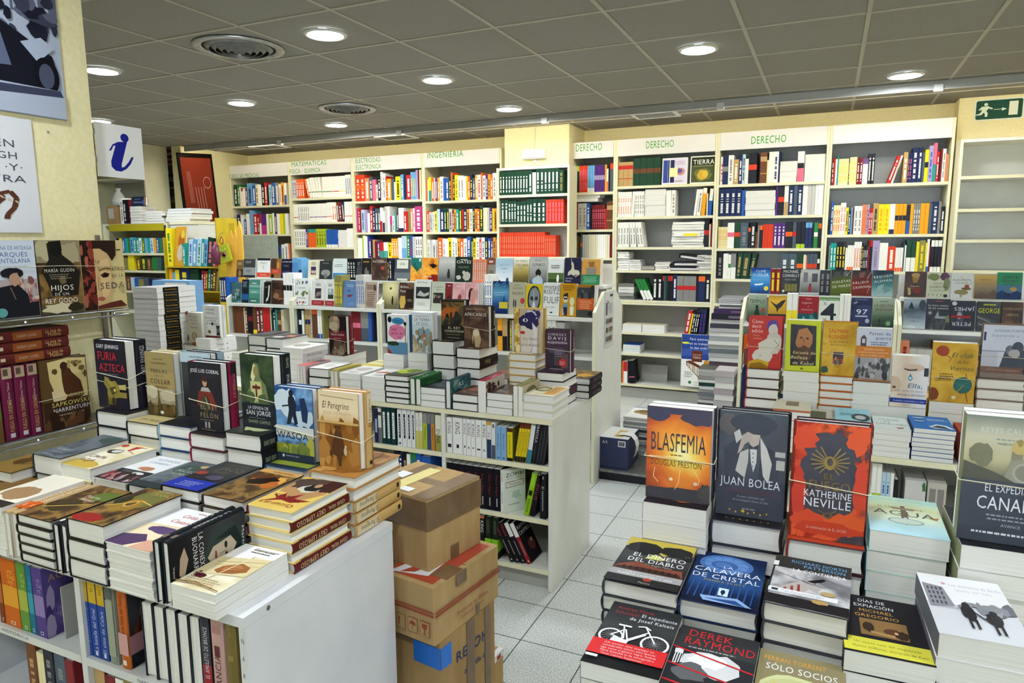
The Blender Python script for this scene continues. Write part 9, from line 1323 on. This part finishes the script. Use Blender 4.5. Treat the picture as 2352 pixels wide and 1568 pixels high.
# ---------------------------------------------------------------- stack of cardboard boxes
def carton(M, w_, d_, h_, label, m=CARD, tops=(), fronts=(), rights=(), flapm=None):
    """origin = near right bottom corner; the box runs to -x and +y"""
    o = thing('cardboard_box', label, 'box', M, 'stacked cardboard boxes')
    mb = MB(); bv = .004; W2 = -w_
    pl_ = [(W2 + bv, 0), (-bv, 0), (0, bv), (0, d_ - bv), (-bv, d_), (W2 + bv, d_), (W2, d_ - bv), (W2, bv)]
    mb.prism(pl_, 'z', 0, h_, m); mb.build('box_body', o)
    n = 0
    for face, items in (('t', tops), ('f', fronts), ('r', rights)):
        for nm, a, c, q, d, mm in items:
            n += 1; eps = .0006 + .0002 * n; mb = MB()
            if isinstance(a, str):   # lettering: text, x0, x1, z, height packed
                tx, (u0, u1, v, hh) = a, c; g, adv = glyphs(tx, .02)
                for vs, fs in g:
                    pts = [(u0 + x * (u1 - u0) / adv, v + y * hh / .7) for x, y in vs]
                    mb.mesh([(-w_ + u, -eps, z) if face == 'f' else ((eps, u, z) if face == 'r' else (-w_ + u, z, h_ + eps)) for u, z in pts], fs, mm)
            else:
                R4 = [(a, c), (q, c), (q, d), (a, d)] if not isinstance(a, list) else a
                mb.face([(-w_ + u, -eps, v) if face == 'f' else ((eps, u, v) if face == 'r' else (-w_ + u, v, h_ + eps)) for u, v in R4], mm)
            mb.build(nm, o)
    mb = MB()
    mb.box(-w_ + .01, d_ * .5 - .001, h_, -.01, d_ * .5 + .001, h_ + .0005, BLACKP); mb.build('flap_seam', o)
    return o
RED = mat('a8452f', .6, .2); INK = mat('9a4a34', .7, .1); BLUEI = mat('27406e', .7, .1); YL = mat('d8c878', .4, .3); WHT = mat('dfe0e4', .5, .3); BLT = mat('1f6fd0', .3, .4)
FR = OY(980, 1148.5, 1.62); zb1 = OY(971, 1311.6, 1.62).z; h1 = FR.z - zb1
FR2 = OZ(996, 1353, zb1 - .001); h2 = zb1 - OY(987, 1482, FR2.y).z
z2 = zb1 - h2; h4 = .155; h3 = z2 - h4
L1 = .25; D1 = .25
carton(TR(FR.x, FR.y, zb1 + .001, -11), .27, D1, h1 - .002, 'topmost cardboard box with a yellow paper strip, wrapped in brown tape',
       tops=[('tape', 0, D1 * .42, .27, D1 * .58, TAPE), ('tape', .045, 0, .10, D1, TAPE), ('tape', .27 - .06, 0, .27, D1, TAPE), ('yellow_label', .085, .02, .135, D1 - .03, YL), ('paper_label', .03, .1, .075, .15, WHT), ('paper_label', .135, .02, .18, .05, WHT)],
       fronts=[('tape', 0, h1 * .56, .27, h1 * .96, TAPE), ('tape', .1, 0, .15, h1 * .55, CARD2)], rights=[('tape', 0, h1 * .56, D1, h1 * .96, TAPE), ('tape', D1 * .4, 0, D1 * .55, h1 * .2, TAPE)])
A2 = -7.5
carton(TR(FR2.x, FR2.y, z2 + .0012, A2), .36, .33, h2 - .002, 'cardboard box with a red top and double red stripes, second in the pile',
       tops=[('red_print', .02, .02, .34, .31, RED), ('tape', .12, 0, .17, .33, TAPE), ('tape', .30, .06, .36, .14, TAPE), ('white_label', [(.18, .02), (.30, .05), (.29, .15), (.2, .1)], 0, 0, 0, WHT), ('red_print', [(.21, .03), (.25, .05), (.28, .14), (.24, .12)], 0, 0, 0, RED), ('red_sticker', .1, .01, .15, .055, mat('b02a2c')), ('lettering', 'ENE', (.105, .145, .036, .012), 0, 0, WHT), ('lettering', 'KAN', (.105, .145, .018, .012), 0, 0, WHT)],
       fronts=[('red_stripe', 0, h2 * .55, .36, h2 * .585, INK), ('red_stripe', 0, h2 * .49, .36, h2 * .525, INK)] + [('care_mark', .22 + .045 * i, h2 * .12, .255 + .045 * i, h2 * .38, INK) for i in range(3)] + [('care_mark', .2215 + .045 * i, h2 * .13, .2535 + .045 * i, h2 * .37, CARD) for i in range(3)] + [('care_mark', [(.230, h2 * .18), (.234, h2 * .18), (.234, h2 * .28), (.238, h2 * .28), (.232, h2 * .34), (.226, h2 * .28), (.230, h2 * .28)], 0, 0, 0, INK), ('care_mark', [(.270, h2 * .26), (.276, h2 * .32), (.284, h2 * .33), (.292, h2 * .30), (.295, h2 * .25), (.284, h2 * .26), (.284, h2 * .17), (.282, h2 * .17), (.282, h2 * .26)], 0, 0, 0, INK), ('care_mark', [(.316, h2 * .34), (.338, h2 * .34), (.336, h2 * .27), (.329, h2 * .24), (.329, h2 * .18), (.334, h2 * .16), (.320, h2 * .16), (.325, h2 * .18), (.325, h2 * .24), (.318, h2 * .27)], 0, 0, 0, INK)],
       rights=[('red_stripe', 0, h2 * .55, .33, h2 * .585, INK), ('red_stripe', 0, h2 * .49, .33, h2 * .525, INK), ('lettering', 'Productos de Oficina', (.10, .26, h2 * .26, .012), 0, 0, INK), ('lettering', 'Calidad de Servicio', (.115, .24, h2 * .15, .010), 0, 0, INK), ('tape', .10, h2 * .78, .15, h2 * .995, TAPE), ('tape', .2, 0, .215, h2 * .2, TAPE)])
carton(TR(FR2.x + .002, FR2.y + .025, h4 + .0014, -8), .34, .28, h3 - .002, 'cardboard box with blue tape and blue hand lettering, third in the pile', m=CARD2,
       fronts=[('blue_tape', .24, h3 * .68, .34, h3 * .92, BLT), ('tape', .0, h3 * .86, .24, h3 * .99, TAPE), ('tape', .12, .0, .17, h3 * .7, TAPE), ('handwriting', [(.20, h3 * .30), (.23, h3 * .34), (.26, h3 * .28), (.29, h3 * .36), (.30, h3 * .30), (.292, h3 * .31), (.26, h3 * .255), (.23, h3 * .31)], 0, 0, 0, mat('1c1a1c')), ('handwriting', [(.30, h3 * .44), (.305, h3 * .44), (.295, h3 * .22), (.29, h3 * .22)], 0, 0, 0, mat('1c1a1c'))],
       rights=[('blue_tape', 0, h3 * .68, .05, h3 * .92, BLT), ('lettering', 'REPOH', (.07, .24, h3 * .62, .034), 0, 0, BLUEI), ('lettering', 'arcada.c', (.11, .22, h3 * .42, .02), 0, 0, BLUEI), ('lettering', 'v.edu', (.07, .13, h3 * .2, .016), 0, 0, BLUEI), ('tape', .125, 0, .165, h3 * .99, TAPE), ('tape', .22, 0, .25, h3 * .99, TAPE)])
P4 = OZ(1137, 1487, h4)
carton(TR(P4.x + .012, P4.y - .31, .001, -3), .36, .32, h4 - .002, 'lowest cardboard box sticking out of the pile, with red and white edge tape', m=CARD,
       tops=[('edge_tape', .34, 0, .36, .32, WHT)], rights=[('edge_tape', 0, h4 * .86, .32, h4 * .99, WHT)] + [('edge_tape', .02 + .05 * i, h4 * .88, .045 + .05 * i, h4 * .97, mat('b02a2c')) for i in range(6)] + [('lettering', 'VVS', (.1, .16, h4 * .3, .02), 0, 0, mat('2a2a2c')), ('paper_label', .04, h4 * .1, .08, h4 * .6, WHT)])

# ---------------------------------------------------------------- children corner at the far left
OLV = mat('b3a51e', .5, .3); OLD = noisy('yellow_board', 'b39c1e:0.3 c2aa28:0.7', 15, .45, .35)
KY2 = 5.15
def kx(a, py=540, Y=KY2): return OY(a, py, Y).x
zt_ = OY(320, 513, KY2).z
kz = [OY(330, y, KY2).z for y in (581, 621, 668, 715)]
KB = bookcase(kx(236), kx(386), KY2, .34, zt_, kz + [.45, .12], 'low white children bookcase with a yellow strip behind the woman face novel')
mb = MB(); mb.box(kx(252), KY2 - .004, OY(320, 530, KY2).z, kx(378), KY2 - .0005, zt_ - .004, OLV); mb.build('yellow_strip', KB)
KW = 'shelf of the children bookcase'
row(kx(245), kx(374), KY2 + .012, kz[0], '3*br/12/17/ttn bk/16/20 ye/12/20 bl/14/20/twh te/14/20 gr/12/20 sb/14/21/tnv 2*te/14/20/twh wh/12/20/tbl gr/14/20/tye sb/12/20 te/14/20 lb/14/20/tbl am/12/20 bl/14/20/tye gr/12/20 sl/14/20', 'children_book', 'top ' + KW, depth=.15, scale=.8)
row(kx(250), kx(374), KY2 + .012, kz[1], 'ye/40/12/tgr kh/20/17 ye/22/20/L3 _10 br/16/16/tye dg/22/18/tye br/16/17/ttn gr/22/17/L8 sl/14/18/L8 dg/16/19/L8', 'children_book', 'second ' + KW, depth=.15, scale=.8)
row(kx(250), kx(374), KY2 + .012, kz[2], 'gy/14/15 tn/14/18 gy/12/16 br/14/19/ttn lb/12/18 bl/14/17 kh/16/16 sl/16/18 nv/60/17', 'children_book', 'third ' + KW, depth=.15, scale=.8)
# things on top of it
mb = MB(); mb.box(0, 0, 0, .15, .14, .2, CARD2); bx_ = thing('cardboard_box', 'small dusty cardboard box with a white label on the children bookcase', 'box', TR(kx(237, 490), KY2 + .04, zt_ + .0006)); mb.build('box_body', bx_)
mb = MB(); mb.box(.03, -.001, .06, .12, -.0002, .17, mat('b8b8b4')); mb.build('paper_label', bx_)
mb = MB(); mb.lathe([(0, 0), (.07, .002), (.075, .05), (.05, .12), (.02, .16), (.03, .19), (.012, .185), (0, .18)], mat('b4b4b0', .35, .4), 12); o = mb.build('plastic_bag', None, TR(kx(250, 440), KY2 + .11, zt_ + .2022)); tag(o, 'crumpled white plastic bag on the small dusty cardboard box', 'bag')
row(kx(266, 490), kx(290, 490), KY2 + .05, zt_ + .0005, 'wh/22/28/tgy bk/22/26/twh bk/18/26 dr/12/26', 'children_book', 'children bookcase top beside the small box', depth=.16)
mb0 = OY(291, 478, KY2 + .04)
zz = zt_ + .0006; n_ = 6; th = (OY(300, 474, KY2 + .04).z - zt_) / n_ - .0005
for k in range(n_):
    o = link('children_book', flat_mesh(('br', 'kh', 'tn', 'br', 'kh', 'tn')[k], .165, th, .2), None, TR(kx(291, 490), KY2 + .04 + .003 * (k % 2), zz)); zz += th + .0005; tag(o, 'brown book lying flat under the planet book, %s from the bottom' % nth(k), 'book', 'brown flat children books')
UN = Spec(.22, .098, .03, '1c2438', None, [r(0, 0, 100, 100, '1d2740'), t('Universo', 44, 70, 62, 26, '9aa8c4'), lines(20, 24, 50, 1, 8, '7a86a4', 3, 6), e(88, 60, 12, 30, '3a5a9a'), r(90, 5, 8, 90, 'a86a3a')])
stand(UN, kx(293, 465), KY2 + .045, zz, 'dark blue planet book titled Universo on the brown flat books', tilt=3)
TN = ('tn', 'kh', 'iv', 'tn', 'cr', 'kh')
zz = zt_ + .0006
for k in range(5):
    o = link('picture_book', flat_mesh(TN[k], .30 - .02 * (k % 3), .022 + .006 * (k % 2), .24), None, TR(kx(326, 490) + .012 * (k % 2), KY2 + .03, zz)); zz += .0225 + .006 * (k % 2) + .0006; tag(o, 'tan picture book lying flat on the children bookcase, %s from the bottom' % nth(k), 'book', 'tan flat picture books')
# white counter and big flat books at its right
cx0, cx1 = kx(389, 540), kx(452, 540)
o = thing('white_counter', 'plain white counter end behind the yellow children display', 'counter', TR(cx0, KY2 + .02, .001)); mb = MB(); mb.box(0, 0, 0, cx1 - cx0, .5, zt_ - .02, LAM); mb.build('counter_body', o)
mb = MB(); mb.box(-.004, -.01, zt_ - .0195, cx1 - cx0 + .01, .51, zt_ + .01, EDGE); mb.build('counter_top', o)
zz = zt_ + .0120
for k, (c, w_, th) in enumerate((('tn', .36, .022), ('cr', .38, .028), ('tn', .37, .03), ('kh', .38, .03), ('bl', .34, .022))):
    o = link('picture_book', flat_mesh(c, w_, th, .26), None, TR(cx0 - .08 + .012 * k, KY2 + .03, zz)); zz += th + .0006; tag(o, ('large tan', 'large cream', 'large tan and worn', 'large khaki', 'large blue topmost')[k] + ' picture book lying flat on the white counter', 'book')
# tall shelving behind with files
TY = 5.62
ztall = OY(280, 300, TY).z
TBk = bookcase(OY(205, 400, TY).x, OY(332, 400, TY).x, TY, .32, ztall, [zt_ - .05, OY(280, 408, TY).z, .7, .12], 'tall grey white shelving partly hidden by the blue letter i sign', back=LAMG)
mb = MB(); mb.box(0, 0, 0, .34, .2, .05, mat('2c3c7c')); o = mb.build('file_folder', None, TR(OY(262, 440, TY).x, TY + .04, zt_ - .049)); tag(o, 'blue folder lying on the tall shelving behind the planet book', 'folder')
SY = 6.15
sx0, sx1 = OY(318, 400, SY).x, OY(421, 400, SY).x
sz = [OY(370, y, SY).z for y in (376, 430, 462)]
SCs = bookcase(sx0, sx1, SY, .3, ZC - .02, sz + [1.2, .8, .4], 'white stationery bookcase with paper piles left of the red framed picture')
for k in range(9):
    mb = MB(); x_ = sx0 + .06 + (sx1 - sx0 - .1) * k / 9; mb.box(x_, SY + .01, sz[2] - .14, x_ + .006, SY + .2, sz[2] - .026, OLV); mb.build('pigeonhole_divider', SCs)
mb = MB(); mb.box(sx0 + .03, SY + .008, sz[2] - .15, sx1 - .03, SY + .2, sz[2] - .141, OLV); mb.build('pigeonhole_floor', SCs)
UNITS.pop(); 
for k, (a, c, hgt, n, cols, nm) in enumerate(((331, 349, .19, 8, ('b8bcbc', 'd0d4d4'), 'pale grey box file'), (350, 365, .2, 7, ('c8c8a8', 'b0ae8c'), 'straw coloured box file'), (366, 382, .21, 5, ('d0d2d4', 'c0c4c8'), 'white box file'), (383, 396, .18, 4, ('a8a8a8', 'b8b8ba'), 'grey box file'))):
    papers(a, c, SY, sz[0], hgt, n, cols, nm + ' piled on the top stationery shelf, %s from the bottom', name='box_file', cat='file', wob=.003, dep=.2)
papers(398, 413, SY, sz[0], .2, 7, ('a82a50', 'd8d4d4'), 'magenta or white carton in the striped pile on the top stationery shelf, %s from the bottom', name='carton', cat='carton', wob=.002, dep=.2)
papers(333, 350, SY, sz[1], .12, 6, ('d0d2d0', '4a5a5a', 'c0c4c2'), 'white form pad on the second stationery shelf, %s from the bottom', name='form_pad', cat='paper', dep=.2)
papers(352, 372, SY, sz[1], .21, 12, ('d2d0bc', 'c0bea8', 'e0dece'), 'cream form pad in the tallest pile on the second stationery shelf, %s from the bottom', name='form_pad', cat='paper', dep=.2)
papers(374, 398, SY, sz[1], .16, 5, ('5a3a4a', '6a4a5a', 'c8c8c4', 'b0a8a8'), 'mauve catalogue on the second stationery shelf, %s from the bottom', name='catalogue', cat='catalogue', dep=.2)
row(OY(402, 420, SY).x, OY(416, 420, SY).x, SY + .012, sz[1], 'br/14/18 wh/10/17 dr/12/18', 'notebook', 'second stationery shelf', cat='notebook', depth=.15)
papers(352, 372, SY, sz[2], .06, 3, ('9a2a44', 'b8b8b4'), 'dark red pad on the third stationery shelf, %s from the bottom', name='form_pad', cat='paper', dep=.2)
papers(376, 412, SY, sz[2], .05, 3, ('c8d0d8', 'b8c0cc'), 'bluish paper packet on the third stationery shelf, %s from the bottom', name='paper_packet', cat='paper', dep=.2)
# red framed picture on the side wall
Y0_, Y1_ = OX(428, 450, -6.985).y, OX(505, 450, -6.985).y; zt2 = OX(470, 358, -6.985).z
paint('redpanel', 'v', '4a2a14 6a2c18 8a3422 8e3626', 8, .2, span=(0, 1.3))
RP = Spec(Y1_ - Y0_, 1.32, .02, '17100e', None, [r(0, 0, 100, 100, '17100e'), r(6, 4, 88, 92, 'redpanel')] + [s('c8a090', .8, 20 + 4 * i, 16, 24 + 4 * i, 44) for i in range(3)] + [s('d8b0a0', 1, 40 + 8 * i, 30, 44 + 8 * i, 50 + 2 * i) for i in range(4)] + [s('d8b8a8', .9, 76 + 11 * math.cos(a * .35), 26 + 5 * math.sin(a * .35), 76 + 11 * math.cos(a * .35 + .35), 26 + 5 * math.sin(a * .35 + .35)) for a in range(18)], False, name='framed_picture')
place(RP, TR(-6.999, Y0_, zt2 - 1.32) @ Matrix.Rotation(math.radians(4), 4, 'X') @ SPO, 'red abstract picture in a black frame beside the wall bookcases', cat='picture')
# yellow children display
DY = 4.9
def dx(a, py=580): return OY(a, py, DY).x
z1_, z2_ = OY(440, 612, DY).z, OY(470, 668, DY).z
o = thing('children_display', 'yellow children display rack hung with cloth books and orange pencil boards', 'display stand', TR(0, 0, 0))
for a in (376, 498):
    mb = MB(); mb.box(dx(a), DY, .001, dx(a) + .015, DY + .26, OY(a, 500 if a > 400 else 545, DY).z, OLD); mb.build('side_board', o)
for z in (z1_, z2_, .75, .4):
    mb = MB(); mb.box(dx(376) + .0155, DY + .002, z - .014, dx(498) - .0005, DY + .24, z, OLD); mb.build('shelf', o)
mb = MB(); mb.box(dx(376) + .016, DY + .245, .01, dx(498), DY + .255, z1_ + .06, mat('c8a93a')); mb.build('back_board', o)
PEN = noisy('pencil_orange', 'd8a238:0.4 e8b64a:0.6', 60, .5, .3, ax=(14, 14, .3))
for k, (pa, pb, ty) in enumerate(((517, 527, 540), (526, 536, 528), (536, 545, 528), (546, 556, 508))):
    x0, x1 = OY(pa, 560, DY - .03).x, OY(pb, 560, DY - .03).x; zt3 = OY((pa + pb) / 2, ty, DY - .03).z
    mb = MB(); mb.prism([(x0 + .001, .3), (x1 - .001, .3), (x1 - .001, zt3 - .09), ((x0 + x1) / 2, zt3), (x0 + .001, zt3 - .09)], 'y', DY - .03, DY - .012, PEN); mb.build('pencil_board', o)
x0, x1 = OY(527, 520, DY).x, OY(536, 520, DY).x
mb = MB(); mb.box(x0, DY - .008, .3, x1 + .02, DY + .03, OY(531, 513, DY).z, OLD); mb.build('post', o)
ROWY = DY + .02
def kid(pa, pb, yt, z, lab, col, art, T=.02, tilt=9, Y=ROWY, hard=True):
    x0, x1 = OY(pa, 580, Y).x, OY(pb, 580, Y).x; stand(Spec(x1 - x0, OY(pa, yt, Y).z - z, T, col, None, art, hard), x0, Y, z, lab, tilt=tilt)
row(dx(379), dx(379) + .075, ROWY, z1_, 'ye/36/38/tgr', 'children_book', 'top shelf of the yellow children display', depth=.2)
kid(397, 421, 520, z1_, 'orange yellow picture book with a puppy on the yellow children display', 'c8952a', [b(60, 40, 30, 26, 'a8622a', 3), b(50, 66, 26, 22, 'c8b8a0', 5), b(70, 20, 18, 10, 'd8b84a', 6)])
SMc = Spec(.12, .165, .012, 'a83a22', None, [r(0, 0, 100, 100, 'b04026'), t('sm', 52, 66, 70, 30, 'e0c8b8')], True)
kx0 = dx(413)
row(kx0, dx(494), ROWY, z1_, 'te/16/22/twh/L4 te/14/23/tgr/L5 lb/22/26/tbl/L7 sb/22/27/twh/L8 lb/24/27/tgr/L9 te/16/27/twh/L9 sb/18/26/tnv/L9 dg/30/28/tpk/L9 pk/14/24/L9', 'children_book', 'top shelf of yellow display', depth=.15, start=1)
row(dx(452), dx(495), ROWY, z2_, 'dr/14/20/twh/L5 rd/14/19/twh/L6 br/14/19/tye/L7 gr/16/21/twh/L8 nv/14/20/twh/L9 br/24/21/tye/L9 kh/14/19/L9', 'children_book', 'second shelf of yellow display', depth=.15)
row(dx(380), dx(446), ROWY, z2_, 'am/16/21 sb/14/18 ye/20/20 nv/50/22/tye dg/40/21', 'children_book', 'second shelf of yellow display left part', depth=.15)
row(dx(380), dx(490), ROWY, .7505, 'ye/30/22/tgr bl/24/22/twh gr/30/20/twh rd/20/22/tye sb/34/22/tnv am/24/21/trd', 'children_book', 'third shelf of yellow display', depth=.15)
P0 = OY(520, 586, DY - .07)
hang = thing('cloth_book', 'yellow green cloth book in a clear pouch hanging from the children display', 'toy', TR(P0.x - .075, DY - .07, P0.z - .085) @ Matrix.Rotation(math.radians(-14), 4, 'Y'))
mb = MB(); mb.prism([(0, .012), (.012, 0), (.138, 0), (.15, .012), (.15, .155), (.138, .168), (.012, .168), (0, .155)], 'y', -.012, .012, mat('b7b22c', .3, .5)); mb.build('pouch', hang)
mb = MB(); mb.face([(.02, -.0125, .02), (.13, -.0125, .02), (.13, -.0125, .15), (.02, -.0125, .15)], mat('9ab03a'))
for (cx, cz, rr, c) in ((.055, .085, .024, '8a5a4a'), (.09, .08, .026, 'a87a5a'), (.075, .06, .02, '7a4a3a'), (.04, .13, .01, 'd8d24a'), (.11, .125, .009, 'd8d24a')):
    mb.face([(cx + rr * math.cos(a * .4), -.0128, cz + rr * math.sin(a * .4)) for a in range(16)], mat(c))
mb.build('pouch_print', hang)
mb = MB(); mb.tube([(.075, 0, .166), (.05, 0, .21), (.075, .01, .25), (.1, 0, .21), (.078, 0, .167)], .004, mat('8a2a3c'), 6); mb.build('loop', hang)
mb = MB(); mb.lathe([(0, -.1), (.05, -.08), (.06, 0), (.04, .08), (.0, .1)], mat('6a2c44', .4, .4), 14); P1 = OY(503, 585, DY - .05); o2 = mb.build('plush_ball', None, TR(P1.x, DY - .07, P1.z)); tag(o2, 'dark red and violet soft toy hanging left of the yellow green cloth book', 'toy')
mb = MB(); mb.tube([(P1.x, DY - .07, P1.z + .098), (P1.x + .01, DY - .03, P1.z + .2), (P1.x + .02, DY + .01, P1.z + .21)], .002, DMET, 5); hk = mb.build('hanging_cord'); hk.parent = o2; hk.matrix_parent_inverse = o2.matrix_world.inverted()
# framed relief standing on the wall shelf under CIENCIAS MEDICAS
x0, x1 = OY(559, 545, YF - .03).x, OY(636, 545, YF - .03).x; zr0 = 1.672 - .024 - .33
REL = noisy('plaster_relief', 'a3b0a6:0.3 b5c0b6:0.7', 22, .8, .2, .8, 8)
ro = thing('relief_panel', 'pale green grey relief panel standing in front of the CIENCIAS MEDICAS shelves', 'picture', TR(x0, YF - .035, 1.33))
mb = MB(); mb.box(0, 0, 0, x1 - x0, .018, OY(590, 541, YF - .03).z - 1.33, mat('aab5ac', .7, .2)); mb.build('panel', ro)
mb = MB(); hh = OY(590, 541, YF - .03).z - 1.33; mb.box(.02, -.006, .02, x1 - x0 - .02, -.0003, hh - .025, REL); mb.build('relief', ro)
